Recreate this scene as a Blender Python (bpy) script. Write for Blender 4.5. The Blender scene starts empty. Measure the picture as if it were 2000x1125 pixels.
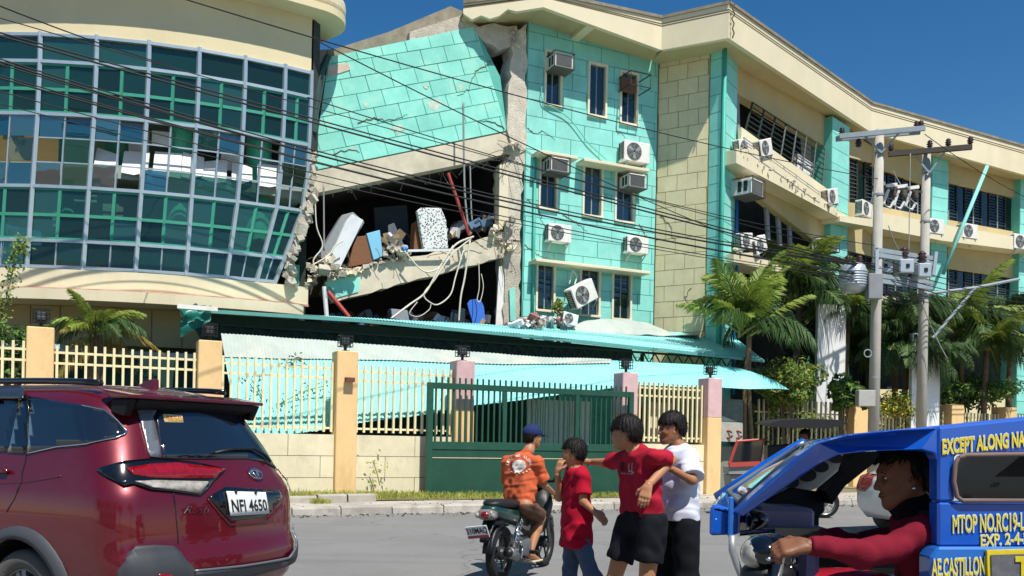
import bpy, bmesh, math, random
import numpy as np
from mathutils import Vector, Matrix, noise as mnoise
random.seed(7); RNG = np.random.default_rng(7)
SC = bpy.context.scene
COL = SC.collection
rad = math.radians
# ------------------------------------------------------------------ camera
F_PX, CX, HY, ROLL, CAMZ = 1750.0, 1000.0, 857.0, 0.02, 1.45
cam_d = bpy.data.cameras.new('camera'); cam = bpy.data.objects.new('camera', cam_d); COL.objects.link(cam)
cr, sr = math.cos(ROLL), math.sin(ROLL)
cam.matrix_world = Matrix(((cr, -sr, 0, 0), (0, 0, -1, 0), (sr, cr, 0, CAMZ), (0, 0, 0, 1)))
cam_d.sensor_width = 36; cam_d.lens = 36 * F_PX / 2000; cam_d.shift_y = (HY - 562.5) / 2000
cam_d.clip_start = 0.05; cam_d.clip_end = 3000
SC.camera = cam
# ------------------------------------------------------------------ sky, sun, exposure
SUN_TO = Vector((0.24, -0.44, 0.866)).normalized()          # towards the sun
world = bpy.data.worlds.new('World'); SC.world = world; world.use_nodes = True
wn = world.node_tree; wn.nodes.clear()
wo = wn.nodes.new('ShaderNodeOutputWorld'); wb = wn.nodes.new('ShaderNodeBackground'); ws = wn.nodes.new('ShaderNodeTexSky')
ws.sky_type = 'NISHITA'; ws.sun_disc = False
ws.sun_elevation = math.asin(SUN_TO.z); ws.sun_rotation = math.atan2(SUN_TO.x, SUN_TO.y)
ws.altitude = 0; ws.air_density = 1.0; ws.dust_density = 0.2; ws.ozone_density = 2.0
wb.inputs[1].default_value = 0.088
wh = wn.nodes.new('ShaderNodeHueSaturation'); wh.inputs['Saturation'].default_value = 1.38
wn.links.new(ws.outputs[0], wh.inputs['Color']); wn.links.new(wh.outputs[0], wb.inputs[0]); wn.links.new(wb.outputs[0], wo.inputs[0])
sun_d = bpy.data.lights.new('sun', 'SUN'); sun_d.energy = 5.0; sun_d.angle = rad(0.5); sun_d.color = (1, 0.95, 0.87)
sun = bpy.data.objects.new('sun', sun_d); COL.objects.link(sun)
sun.rotation_euler = SUN_TO.to_track_quat('Z', 'Y').to_euler()
vs = SC.view_settings; vs.view_transform = 'Standard'; vs.look = 'None'; vs.exposure = 0.28; vs.gamma = 1.0; vs.use_curve_mapping = False
SC.cycles.max_bounces = 8; SC.cycles.transparent_max_bounces = 12; SC.cycles.glossy_bounces = 3; SC.cycles.use_denoising = True

# ------------------------------------------------------------------ pixel <-> world helpers (surveying the photo)
def ray(px, py):
    dx, dy = px - CX, HY - py
    return Vector(((dx * cr - dy * sr) / F_PX, 1.0, (dx * sr + dy * cr) / F_PX))
def at(px, py, D):
    r = ray(px, py); return Vector((r.x * D, D, CAMZ + r.z * D))
def ground(px, py, z=0.0):
    r = ray(px, py); t = (z - CAMZ) / r.z; return Vector((r.x * t, t, z))
class Plane:
    """a vertical plane, u along it to the right, off towards the street"""
    def __init__(s, p, deg):
        s.p = Vector((p[0], p[1], 0)); a = rad(deg)
        s.d = Vector((math.cos(a), math.sin(a), 0)); s.n = Vector((math.sin(a), -math.cos(a), 0)); s.deg = deg
    def hit(s, px, py, off=0.0):
        r = ray(px, py); q = s.p + s.n * off
        t = (q.x * s.n.x + q.y * s.n.y) / (r.x * s.n.x + r.y * s.n.y)
        return Vector((r.x * t, r.y * t, CAMZ + r.z * t))
    def uz(s, px, py, off=0.0):
        w = s.hit(px, py, off); return ((w - s.p).dot(s.d), w.z)
    def pt(s, u, z, off=0.0):
        w = s.p + s.d * u + s.n * off; return Vector((w.x, w.y, z))
    def mat(s, u=0, z=0, off=0):                       # local frame: x along, y into the wall, z up
        o = s.pt(u, z, off)
        return Matrix(((s.d.x, -s.n.x, 0, o.x), (s.d.y, -s.n.y, 0, o.y), (0, 0, 1, o.z), (0, 0, 0, 1)))

# ------------------------------------------------------------------ materials
def lin(h):
    h = h.lstrip('#'); c = [int(h[i:i + 2], 16) / 255 for i in (0, 2, 4)]
    return [(x / 12.92 if x <= 0.04045 else ((x + 0.055) / 1.055) ** 2.4) for x in c]
MATS = {}
def M(name, hexc='#888888', rough=0.7, var=0.12, scale=3.0, bump=0.15, bscale=40.0, metal=0.0, spec=0.4, dirt=0.0, dirtc='#4a4538', dscale=0.8, coat=0.0, stretch=None, trans=0.0, bdist=0.01, streak=0.0):
    if name in MATS: return MATS[name]
    m = bpy.data.materials.new(name); m.use_nodes = True; nt = m.node_tree; N = nt.nodes; L = nt.links
    b = N['Principled BSDF']; c = lin(hexc)
    tc = N.new('ShaderNodeTexCoord'); mp = N.new('ShaderNodeMapping'); L.new(tc.outputs['Object'], mp.inputs[0])
    if stretch: mp.inputs['Scale'].default_value = stretch
    n1 = N.new('ShaderNodeTexNoise'); n1.inputs['Scale'].default_value = scale; n1.inputs['Detail'].default_value = 6; n1.inputs['Roughness'].default_value = 0.65
    L.new(mp.outputs[0], n1.inputs[0])
    mx = N.new('ShaderNodeMixRGB'); L.new(n1.outputs[0], mx.inputs[0])
    r = N.new('ShaderNodeMapRange'); r.inputs[1].default_value = 0.3; r.inputs[2].default_value = 0.7; L.new(n1.outputs[0], r.inputs[0]); L.new(r.outputs[0], mx.inputs[0])
    mx.inputs[1].default_value = [max(0, x * (1 - var)) for x in c] + [1]; mx.inputs[2].default_value = [min(1, x * (1 + var)) for x in c] + [1]
    out = mx.outputs[0]
    # every object its own slight tone
    oi = N.new('ShaderNodeObjectInfo'); hv = N.new('ShaderNodeHueSaturation'); rr = N.new('ShaderNodeMapRange')
    rr.inputs[3].default_value = 1 - var * 0.5; rr.inputs[4].default_value = 1 + var * 0.5
    L.new(oi.outputs['Random'], rr.inputs[0]); L.new(rr.outputs[0], hv.inputs['Value']); L.new(out, hv.inputs['Color']); out = hv.outputs[0]
    if dirt > 0:
        n2 = N.new('ShaderNodeTexNoise'); n2.inputs['Scale'].default_value = dscale; n2.inputs['Detail'].default_value = 9; n2.inputs['Roughness'].default_value = 0.72
        L.new(tc.outputs['Object'], n2.inputs[0])
        if streak:
            m2 = N.new('ShaderNodeMapping'); m2.inputs['Scale'].default_value = (1, 1, streak); L.new(tc.outputs['Object'], m2.inputs[0]); L.new(m2.outputs[0], n2.inputs[0])
        rp = N.new('ShaderNodeMapRange'); rp.inputs[1].default_value = 0.5; rp.inputs[2].default_value = 0.72; rp.inputs[4].default_value = dirt; L.new(n2.outputs[0], rp.inputs[0])
        md = N.new('ShaderNodeMixRGB'); L.new(rp.outputs[0], md.inputs[0]); L.new(out, md.inputs[1]); md.inputs[2].default_value = lin(dirtc) + [1]; out = md.outputs[0]
    L.new(out, b.inputs['Base Color'])
    b.inputs['Roughness'].default_value = rough; b.inputs['Metallic'].default_value = metal
    b.inputs['Specular IOR Level'].default_value = spec; b.inputs['Coat Weight'].default_value = coat; b.inputs['Coat Roughness'].default_value = 0.03
    b.inputs['Transmission Weight'].default_value = trans
    if bump > 0:
        n3 = N.new('ShaderNodeTexNoise'); n3.inputs['Scale'].default_value = bscale; n3.inputs['Detail'].default_value = 5; L.new(mp.outputs[0], n3.inputs[0])
        bp = N.new('ShaderNodeBump'); bp.inputs['Strength'].default_value = bump; bp.inputs['Distance'].default_value = bdist
        L.new(n3.outputs[0], bp.inputs['Height']); L.new(bp.outputs[0], b.inputs['Normal'])
    MATS[name] = m; return m
def glass(name, hexc, alpha=0.35, rough=0.02, refl=1.0, wave=0.0):
    """window glass: a tinted see-through sheet with a Fresnel reflection"""
    if name in MATS: return MATS[name]
    m = bpy.data.materials.new(name); m.use_nodes = True; nt = m.node_tree; N = nt.nodes; L = nt.links; N.clear()
    o = N.new('ShaderNodeOutputMaterial'); tr = N.new('ShaderNodeBsdfTransparent'); gl = N.new('ShaderNodeBsdfGlossy'); df = N.new('ShaderNodeBsdfDiffuse')
    c = lin(hexc); tr.inputs[0].default_value = [0.25 + 0.75 * x for x in c] + [1]; df.inputs[0].default_value = [x * 0.5 for x in c] + [1]
    gl.inputs['Roughness'].default_value = rough; gl.inputs[0].default_value = (0.9, 1, 1, 1)
    fr = N.new('ShaderNodeFresnel'); fr.inputs[0].default_value = 1.0 + 0.75 * refl
    m1 = N.new('ShaderNodeMixShader'); m1.inputs[0].default_value = alpha; L.new(tr.outputs[0], m1.inputs[1]); L.new(df.outputs[0], m1.inputs[2])
    m2 = N.new('ShaderNodeMixShader'); L.new(fr.outputs[0], m2.inputs[0]); L.new(m1.outputs[0], m2.inputs[1]); L.new(gl.outputs[0], m2.inputs[2])
    if wave:
        tc = N.new('ShaderNodeTexCoord'); n3 = N.new('ShaderNodeTexNoise'); n3.inputs['Scale'].default_value = 1.3; L.new(tc.outputs['Object'], n3.inputs[0])
        bp = N.new('ShaderNodeBump'); bp.inputs['Strength'].default_value = wave; bp.inputs['Distance'].default_value = 0.05
        L.new(n3.outputs[0], bp.inputs['Height']); L.new(bp.outputs[0], gl.inputs['Normal'])
    L.new(m2.outputs[0], o.inputs[0]); MATS[name] = m; return m

# ------------------------------------------------------------------ mesh builder
def rotz(a): return Matrix.Rotation(a, 3, 'Z')
class MB:
    def __init__(s): s.v = []; s.f = []; s.mi = []
    def add(s, vs_, fs, mi=0):
        o = len(s.v); s.v += [Vector(p) for p in vs_]; s.f += [tuple(i + o for i in f) for f in fs]; s.mi += [mi] * len(fs); return s
    def hexa(s, p, mi=0):            # 0-3 bottom loop, 4-7 top loop
        return s.add(p, [(3, 2, 1, 0), (4, 5, 6, 7), (0, 1, 5, 4), (1, 2, 6, 5), (2, 3, 7, 6), (3, 0, 4, 7)], mi)
    def box(s, c, d, R=None, mi=0):
        c = Vector(c); h = Vector(d) / 2
        p = [Vector((x * h.x, y * h.y, z * h.z)) for z in (-1, 1) for x, y in ((-1, -1), (1, -1), (1, 1), (-1, 1))]
        if R is not None: p = [R @ q for q in p]
        return s.hexa([c + q for q in p], mi)
    def prism(s, poly, vec, mi=0):
        n = len(poly); vec = Vector(vec); a = [Vector(p) for p in poly]
        fs = [tuple(range(n))[::-1], tuple(range(n, 2 * n))] + [(i, (i + 1) % n, n + (i + 1) % n, n + i) for i in range(n)]
        return s.add(a + [p + vec for p in a], fs, mi)
    def tube(s, pts, r, n=8, mi=0, cap=True, flat=1.0):
        pts = [Vector(p) for p in pts]; m = len(pts); rs = r if isinstance(r, (list, tuple)) else [r] * m
        vv = []; up0 = None
        for i, p in enumerate(pts):
            t = (pts[min(i + 1, m - 1)] - pts[max(i - 1, 0)]).normalized()
            if up0 is None:
                up0 = Vector((0, 0, 1)) if abs(t.z) < 0.9 else Vector((1, 0, 0))
            a = t.cross(up0)
            if a.length < 1e-4: a = t.cross(Vector((0.3, 1, 0.2)))
            a.normalize(); b = a.cross(t).normalized(); up0 = b
            for k in range(n):
                w = 2 * math.pi * k / n; vv.append(p + (a * math.cos(w) + b * math.sin(w) * flat) * rs[i])
        fs = [(i * n + k, i * n + (k + 1) % n, (i + 1) * n + (k + 1) % n, (i + 1) * n + k) for i in range(m - 1) for k in range(n)]
        if cap: fs += [tuple(range(n))[::-1], tuple((m - 1) * n + k for k in range(n))]
        return s.add(vv, fs, mi)
    def bar(s, a, b, w, d=None, mi=0, up=None):
        """square bar between two points"""
        a, b = Vector(a), Vector(b); d = d or w; t = (b - a).normalized(); u = Vector(up) if up is not None else (Vector((0, 0, 1)) if abs(t.z) < 0.9 else Vector((0, 1, 0)))
        x = t.cross(u).normalized() * (w / 2); y = x.cross(t).normalized() * (d / 2)
        return s.hexa([a - x - y, a + x - y, a + x + y, a - x + y, b - x - y, b + x - y, b + x + y, b - x + y], mi)
    def lathe(s, prof, n=16, mat=None, mi=0, cap=True):
        m = len(prof); vv = []
        for r, z in prof:
            for k in range(n):
                w = 2 * math.pi * k / n; p = Vector((r * math.cos(w), r * math.sin(w), z)); vv.append(mat @ p if mat is not None else p)
        fs = [(i * n + k, i * n + (k + 1) % n, (i + 1) * n + (k + 1) % n, (i + 1) * n + k) for i in range(m - 1) for k in range(n)]
        if cap: fs += [tuple(range(n))[::-1], tuple((m - 1) * n + k for k in range(n))]
        return s.add(vv, fs, mi)
    def ell(s, c, d, n=14, m=9, R=None, mi=0):
        c = Vector(c); vv = []
        for i in range(m + 1):
            th = math.pi * i / m
            for k in range(n):
                w = 2 * math.pi * k / n; q = Vector((d[0] * math.sin(th) * math.cos(w), d[1] * math.sin(th) * math.sin(w), d[2] * math.cos(th)))
                vv.append(c + (R @ q if R is not None else q))
        fs = [(i * n + k, (i + 1) * n + k, (i + 1) * n + (k + 1) % n, i * n + (k + 1) % n) for i in range(m) for k in range(n)]
        return s.add(vv, fs, mi)
    def grid(s, fn, nu, nv, mi=0):
        vv = [fn(i / nu, j / nv) for j in range(nv + 1) for i in range(nu + 1)]; w = nu + 1
        return s.add(vv, [(j * w + i, j * w + i + 1, (j + 1) * w + i + 1, (j + 1) * w + i) for j in range(nv) for i in range(nu)], mi)
    def build(s, name, mats, parent=None, world=True, smooth=False, bevel=0.0, weld=False, recalc=True, seg=1, solid=0.0):
        me = bpy.data.meshes.new(name); org = Vector((0, 0, 0))
        if world and parent is not None:
            q = parent
            while q is not None: org = org + q.location; q = q.parent
        me.from_pydata([tuple(p - org) for p in s.v], [], s.f)
        mats = mats if isinstance(mats, (list, tuple)) else [mats]
        for m in mats: me.materials.append(m)
        me.polygons.foreach_set('material_index', s.mi)
        if recalc or weld:
            bm = bmesh.new(); bm.from_mesh(me)
            if weld: bmesh.ops.remove_doubles(bm, verts=bm.verts, dist=1e-5)
            if recalc: bmesh.ops.recalc_face_normals(bm, faces=bm.faces)
            bm.to_mesh(me); bm.free()
        if smooth: me.polygons.foreach_set('use_smooth', [True] * len(me.polygons))
        o = bpy.data.objects.new(name, me); COL.objects.link(o)
        if parent is not None: o.parent = parent
        if solid: sm_ = o.modifiers.new('solid', 'SOLIDIFY'); sm_.thickness = solid; sm_.offset = 0
        if bevel:
            bv = o.modifiers.new('bevel', 'BEVEL'); bv.width = bevel; bv.segments = seg; bv.limit_method = 'ANGLE'; bv.angle_limit = rad(40)
        return o
def tag(o, label, cat, group=None, kind=None):
    o['label'] = label
    if cat: o['category'] = cat
    if group: o['group'] = group
    if kind: o['kind'] = kind
    return o
def thing(name, label, cat, loc=(0, 0, 0), rz=0.0, group=None):
    o = bpy.data.objects.new(name, None); COL.objects.link(o); o.location = loc; o.rotation_euler = (0, 0, rz); o.empty_display_size = 0.2
    return tag(o, label, cat, group)
def struct(o, label=None):
    o['kind'] = 'structure'
    if label: o['label'] = label
    return o
def clone(o, parent=None):
    c = o.copy(); COL.objects.link(c); c.parent = parent
    for ch in list(o.children): clone(ch, c)
    return c
def clip_poly(poly, clip):
    """Sutherland-Hodgman: poly clipped by a convex counter-clockwise polygon"""
    out = poly
    for i in range(len(clip)):
        a, b = clip[i], clip[(i + 1) % len(clip)]; inp = out; out = []
        if not inp: return []
        side = lambda p: (b[0] - a[0]) * (p[1] - a[1]) - (b[1] - a[1]) * (p[0] - a[0])
        for j in range(len(inp)):
            p, q = inp[j], inp[(j + 1) % len(inp)]; sp, sq = side(p), side(q)
            if sp >= 0: out.append(p)
            if (sp >= 0) != (sq >= 0):
                t = sp / (sp - sq); out.append((p[0] + (q[0] - p[0]) * t, p[1] + (q[1] - p[1]) * t))
    return out
def rect_minus(rects, h):
    out = []
    for (a, b, c, d) in rects:      # u0,v0,u1,v1
        A, B, C_, D_ = max(a, h[0]), max(b, h[1]), min(c, h[2]), min(d, h[3])
        if A >= C_ or B >= D_: out.append((a, b, c, d)); continue
        if a < A: out.append((a, b, A, d))
        if C_ < c: out.append((C_, b, c, d))
        if b < B: out.append((A, b, C_, B))
        if D_ < d: out.append((A, D_, C_, d))
    return out
def tiles(fr, u0, v0, u1, v1, tw, th, parent, mat, name='wall_tile', gap=0.03, holes=(), clip=None, thick=0.03, jit=0.004, fu=None):
    """running-bond facing tiles: fr(u, v, off) -> world point; each tile a part of its own"""
    v = v0; row = 0
    while v < v1 - 0.02:
        ve = min(v + th, v1); u = u0 - (tw * 0.5 if row % 2 else 0) + RNG.uniform(-.03, .03)
        while u < u1:
            rs = [(max(u, u0) + gap / 2, v + gap / 2, min(u + tw, u1) - gap / 2, ve - gap / 2)]
            if rs[0][2] - rs[0][0] > 0.03:
                for h in holes: rs = rect_minus(rs, h)
                of = thick + RNG.uniform(-jit, jit)
                for (a, b, c, d) in rs:
                    mb = MB()
                    if c - a < 0.02 or d - b < 0.02: continue
                    pl = [(a, b), (c, b), (c, d), (a, d)]
                    if clip: pl = clip_poly(pl, clip)
                    if len(pl) < 3: continue
                    A = [fr(p[0], p[1], of) for p in pl]; B = [fr(p[0], p[1], 0.001) for p in pl]; n = len(pl)
                    mb.add(B + A, [tuple(range(n, 2 * n))] + [(i, (i + 1) % n, n + (i + 1) % n, n + i) for i in range(n)])
                    if mb.f: mb.build(name, mat, parent)
            u += tw
        v = ve; row += 1
def text_mesh(txt, size, depth=0.0, align='CENTER', bold=0.0, space=1.0, shear=0.0):
    cu = bpy.data.curves.new('txt', 'FONT'); cu.body = txt; cu.size = size; cu.extrude = depth; cu.align_x = align; cu.align_y = 'CENTER'; cu.offset = bold; cu.space_character = space; cu.shear = shear; cu.resolution_u = 3
    ob = bpy.data.objects.new('txt', cu); COL.objects.link(ob); dg = bpy.context.evaluated_depsgraph_get()
    me = bpy.data.meshes.new_from_object(ob.evaluated_get(dg)); vv = [v.co.copy() for v in me.vertices]; ff = [tuple(p.vertices) for p in me.polygons]
    bpy.data.objects.remove(ob); bpy.data.curves.remove(cu); bpy.data.meshes.remove(me)
    return vv, ff
# ================================================================== planes of the place
FEN = Plane((-3.52, 19.1), 26)                      # street fence
PF2 = Plane(at(1660, 955, 29.5).xy, 25)             # fence beyond the driveway
PC = Plane(at(1155, 600, 27.7).xy, 25)              # green facade
_c = PC.hit(1282, 500); PY = Plane(_c.xy, -30)      # cream return wall
_y = PY.hit(1384, 500); PS = Plane(_y.xy, 46)       # right wing, first stretch
_w = PS.hit(1703, 400); PW = Plane(_w.xy, 23)       # right wing, second stretch

# ------------------------------------------------------------------ materials of the setting
def asphalt():
    m = M('asphalt', '#838280', 0.9, 0.10, 0.35, 0.6, 220, bdist=0.012, dirt=0.5, dirtc='#6a6864', dscale=0.55)
    nt = m.node_tree; N = nt.nodes; L = nt.links; b = N['Principled BSDF']
    src = b.inputs['Base Color'].links[0].from_socket
    tc = N.new('ShaderNodeTexCoord'); mp = N.new('ShaderNodeMapping'); mp.inputs['Rotation'].default_value = (0, 0, rad(-12)); mp.inputs['Scale'].default_value = (0.12, 2.2, 1)
    w = N.new('ShaderNodeTexNoise'); w.inputs['Scale'].default_value = 1.0; w.inputs['Detail'].default_value = 5
    L.new(tc.outputs['Object'], mp.inputs[0]); L.new(mp.outputs[0], w.inputs[0])
    r = N.new('ShaderNodeMapRange'); r.inputs[1].default_value = 0.52; r.inputs[2].default_value = 0.7; r.inputs[4].default_value = 0.35; L.new(w.outputs[0], r.inputs[0])
    x = N.new('ShaderNodeMixRGB'); L.new(r.outputs[0], x.inputs[0]); L.new(src, x.inputs[1]); x.inputs[2].default_value = lin('#6a6865') + [1]
    v = N.new('ShaderNodeTexVoronoi'); v.feature = 'DISTANCE_TO_EDGE'; v.inputs['Scale'].default_value = 0.22
    nz = N.new('ShaderNodeTexNoise'); nz.inputs['Scale'].default_value = 1.2; nz.inputs['Detail'].default_value = 4; L.new(tc.outputs['Object'], nz.inputs[0])
    va = N.new('ShaderNodeVectorMath'); va.operation = 'ADD'; sc_ = N.new('ShaderNodeVectorMath'); sc_.operation = 'SCALE'; sc_.inputs['Scale'].default_value = 1.4
    L.new(nz.outputs['Color'], sc_.inputs[0]); L.new(tc.outputs['Object'], va.inputs[0]); L.new(sc_.outputs[0], va.inputs[1]); L.new(va.outputs[0], v.inputs['Vector'])
    r2 = N.new('ShaderNodeMapRange'); r2.inputs[1].default_value = 0.0; r2.inputs[2].default_value = 0.006; r2.inputs[3].default_value = 0.45; r2.inputs[4].default_value = 0.0; L.new(v.outputs['Distance'], r2.inputs[0])
    y = N.new('ShaderNodeMixRGB'); L.new(r2.outputs[0], y.inputs[0]); L.new(x.outputs[0], y.inputs[1]); y.inputs[2].default_value = lin('#4d4b49') + [1]
    gr = N.new('ShaderNodeTexNoise'); gr.inputs['Scale'].default_value = 60; gr.inputs['Detail'].default_value = 3; L.new(tc.outputs['Object'], gr.inputs[0])
    r3 = N.new('ShaderNodeMapRange'); r3.inputs[1].default_value = 0.3; r3.inputs[2].default_value = 0.7; r3.inputs[3].default_value = 0.82; r3.inputs[4].default_value = 1.18; L.new(gr.outputs[0], r3.inputs[0])
    z = N.new('ShaderNodeVectorMath'); z.operation = 'SCALE'; L.new(y.outputs[0], z.inputs[0]); L.new(r3.outputs[0], z.inputs['Scale'])
    L.new(z.outputs[0], b.inputs['Base Color']); return m
m_road = asphalt()
m_conc = M('concrete', '#aba498', 0.9, 0.2, 2.5, 0.6, 60, dirt=0.75, dirtc='#716a5e', dscale=1.1)
m_kerb = M('kerb concrete', '#a8a298', 0.9, 0.25, 3, 0.9, 30, dirt=0.9, dirtc='#5e5a52', dscale=2.2)
m_beam = M('bare cream concrete', '#cdc3ac', 0.9, 0.14, 2.0, 0.5, 60, dirt=0.45, dirtc='#94897a', dscale=1.3)
m_earth = M('earth', '#7d7358', 1.0, 0.25, 2, 0.6, 30)
m_rough = M('broken concrete', '#c6bdac', 0.95, 0.25, 6, 1.0, 30, bdist=0.03, dirt=0.6, dirtc='#6d665a', dscale=3)
m_green = M('green wall paint', '#8ad5ca', 0.75, 0.11, 1.8, 0.3, 50, dirt=0.55, dirtc='#7fb9a8', dscale=1.6, streak=.22)
m_greenp = M('green wall paint weathered', '#8ad9c7', 0.75, 0.13, 1.8, 0.3, 50, dirt=0.6, dirtc='#b5d3c2', dscale=1.8)
m_groove = M('groove paint', '#62b7a8', 0.9, 0.15, 2)
m_ylw = M('cream wall paint', '#dacfa8', 0.8, 0.09, 1.6, 0.3, 50, dirt=0.5, dirtc='#b5a87c', dscale=1.6, streak=.25)
m_ygroove = M('cream groove', '#a8996c', 0.9, 0.15, 2)
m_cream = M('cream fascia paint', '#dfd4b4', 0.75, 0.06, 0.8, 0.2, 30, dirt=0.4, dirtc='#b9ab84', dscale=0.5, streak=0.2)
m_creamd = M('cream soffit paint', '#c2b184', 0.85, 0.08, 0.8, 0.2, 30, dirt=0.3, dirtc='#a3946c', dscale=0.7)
m_line = M('fascia groove', '#6a5f45', 0.9, 0.2, 3)
m_roofc = M('weathered roof edge', '#8e8674', 0.95, 0.25, 3, 0.6, 30, dirt=0.6, dirtc='#4c463a', dscale=2)
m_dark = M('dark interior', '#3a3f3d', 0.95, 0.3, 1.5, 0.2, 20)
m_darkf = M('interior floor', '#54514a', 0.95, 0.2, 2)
m_wfr = M('window frame cream', '#e6dcc0', 0.6, 0.06, 4, 0.1, 40, dirt=0.3, dirtc='#a89d80', dscale=3)
m_glassb = glass('blue window glass', '#3f6f7d', 0.25, refl=1.0)
m_curt = M('curtain cloth', '#7d95a0', 0.9, 0.15, 8, 0.4, 12, stretch=(6, 6, 0.3), bdist=0.05)
m_metalw = M('white appliance metal', '#e6e4dc', 0.45, 0.05, 3, 0.08, 60, dirt=0.35, dirtc='#a9a290', dscale=4)
m_grill = M('grey grille', '#8f9290', 0.5, 0.1, 6)
m_dgrill = M('dark grille', '#2b2d2e', 0.6, 0.15, 6)
m_black = M('black metal', '#17181a', 0.5, 0.2, 6)
m_steel = M('galvanised steel', '#a9aeb0', 0.45, 0.1, 6, 0.1, 60, metal=0.5)
m_wire = M('black cable', '#121315', 0.6, 0.1, 4, 0)

# ------------------------------------------------------------------ ground, road, pavement
def sheet(name, pts, z, mat, thick=0.0):
    mb = MB(); P = [Vector((p[0], p[1], z)) for p in pts]
    if thick: mb.prism(P, (0, 0, -thick))
    else: mb.add(P, [tuple(range(len(P)))])
    o = mb.build(name, mat, recalc=True)
    if not thick and o.data.polygons[0].normal.z < 0: o.data.flip_normals()
    return struct(o)
sheet('ground', [(-900, -700), (900, -700), (900, 1200), (-900, 1200)], -0.06, m_earth)
KO = 2.7
k0, k1 = FEN.pt(-60, 0, KO), FEN.pt(70, 0, KO)
kn = FEN.n * 26
sheet('road', [k0 + kn, k1 + kn, k1, k0], 0.0, m_road)
a0, a1 = FEN.pt(-60, 0, KO - .2), FEN.pt(70, 0, KO - .2)
b0, b1 = FEN.pt(-60, 0, 0.2), FEN.pt(70, 0, 0.2)
sheet('pavement', [a0, a1, b1, b0], 0.125, m_conc, 0.2)
c0, c1 = FEN.pt(-60, 0, -40), FEN.pt(70, 0, -40)
sheet('yard', [b0, b1, c1, c0], 0.12, m_earth, 0.2)
kerb = bpy.data.objects.new('kerb', None); COL.objects.link(kerb); kerb['kind'] = 'structure'; kerb.location = FEN.pt(0, 0, KO)
u = -14.0
while u < 22:
    L_ = RNG.uniform(0.85, 1.1); mb = MB(); top = 0.15 + RNG.uniform(-.012, .012); o_ = RNG.uniform(-.015, .015)
    prof = [(KO + o_, -0.04), (KO + o_ - .02, top - .03), (KO + o_ - .05, top), (KO - .22, top), (KO - .22, -0.04)]
    A = [FEN.pt(u + .008, z, o) for o, z in prof]; mb.prism(A, FEN.d * (L_ - .016))
    mb.build('kerb_stone', m_kerb, kerb, bevel=0.008); u += L_
# broken second kerb beside the verge and the raised verge itself
ub = FEN.uz(560, 960, 1.2)[0]; uc = FEN.uz(735, 970, 1.2)[0]; n_ = 3
for i in range(n_):
    uu = ub + (uc - ub) * i / n_; mb = MB(); z = 0.27 + RNG.uniform(-.02, .02)
    A = [FEN.pt(uu, 0.1, 1.3), FEN.pt(uu, z - .02, 1.28), FEN.pt(uu, z, 1.25), FEN.pt(uu, z, 1.08), FEN.pt(uu, 0.1, 1.08)]
    mb.prism(A, FEN.d * ((uc - ub) / n_ - .03)); mb.build('kerb_stone', m_conc, kerb, bevel=0.01)
mb = MB(); uL, uR = -16, FEN.uz(1300, 950, 0.2)[0]
def vz(o, u):
    k = min(1, max(0, (uR - u) / 9)); return 0.135 + (0.14 * k) * max(0, 1 - o / 1.15) ** 0.7 + 0.02 * mnoise.noise((u, o * 3, 0))
mb.grid(lambda a, b: FEN.pt(uL + (uR - uL) * a, vz(1.12 * (1 - b), uL + (uR - uL) * a), 1.12 * (1 - b) + (0.06 * mnoise.noise((a * 60, 0, 3)) if b < .01 else 0)), 140, 6)
struct(mb.build('verge', m_earth, smooth=True))
m_grass = M('grass blades', '#8d9a3a', 0.8, 0.35, 1.2, 0)
m_grass2 = M('dry grass blades', '#b0a75a', 0.8, 0.3, 1.2, 0)
def grass_strip(name, label, n, u0, u1, o0, o1, hmax, zf, pl=FEN, mats=(m_grass, m_grass2)):
    mb = MB()
    for i in range(n):
        u = RNG.uniform(u0, u1); o = o0 + (o1 - o0) * RNG.beta(1.3, 1.0); k = 0.5 + 0.5 * mnoise.noise((u * 1.3, o * 2, 1)); h = hmax * RNG.uniform(.35, 1) * (0.45 + k * .8)
        b = pl.pt(u, zf(o, u) - .01, o); a = RNG.uniform(0, 6.28); w = RNG.uniform(.004, .009)
        s = Vector((math.cos(a), math.sin(a), 0)); l = Vector((RNG.normal(0, .35), RNG.normal(0, .35), 1)).normalized() * h
        mb.add([b - s * w, b + s * w, b + l * .55 + s * w * .7 + Vector((0, 0, 0)), b + l * .55 - s * w * .7, b + l + Vector((l.x * .4, l.y * .4, -h * .08))], [(0, 1, 2, 3), (3, 2, 4)], 0 if RNG.random() < .7 else 1)
    o = mb.build(name, list(mats), recalc=False); return tag(o, label, None, kind='stuff')
grass_strip('grass', 'yellow green weeds along the foot of the fence', 15000, -9, uR, 0.12, 1.1, 0.17, vz)
grass_strip('weed_clump', 'scruffy green weed tuft in the broken kerb', 400, FEN.uz(608, 970, 1.4)[0], FEN.uz(642, 970, 1.4)[0], 1.3, 1.6, 0.16, lambda o, u: .125)
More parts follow.
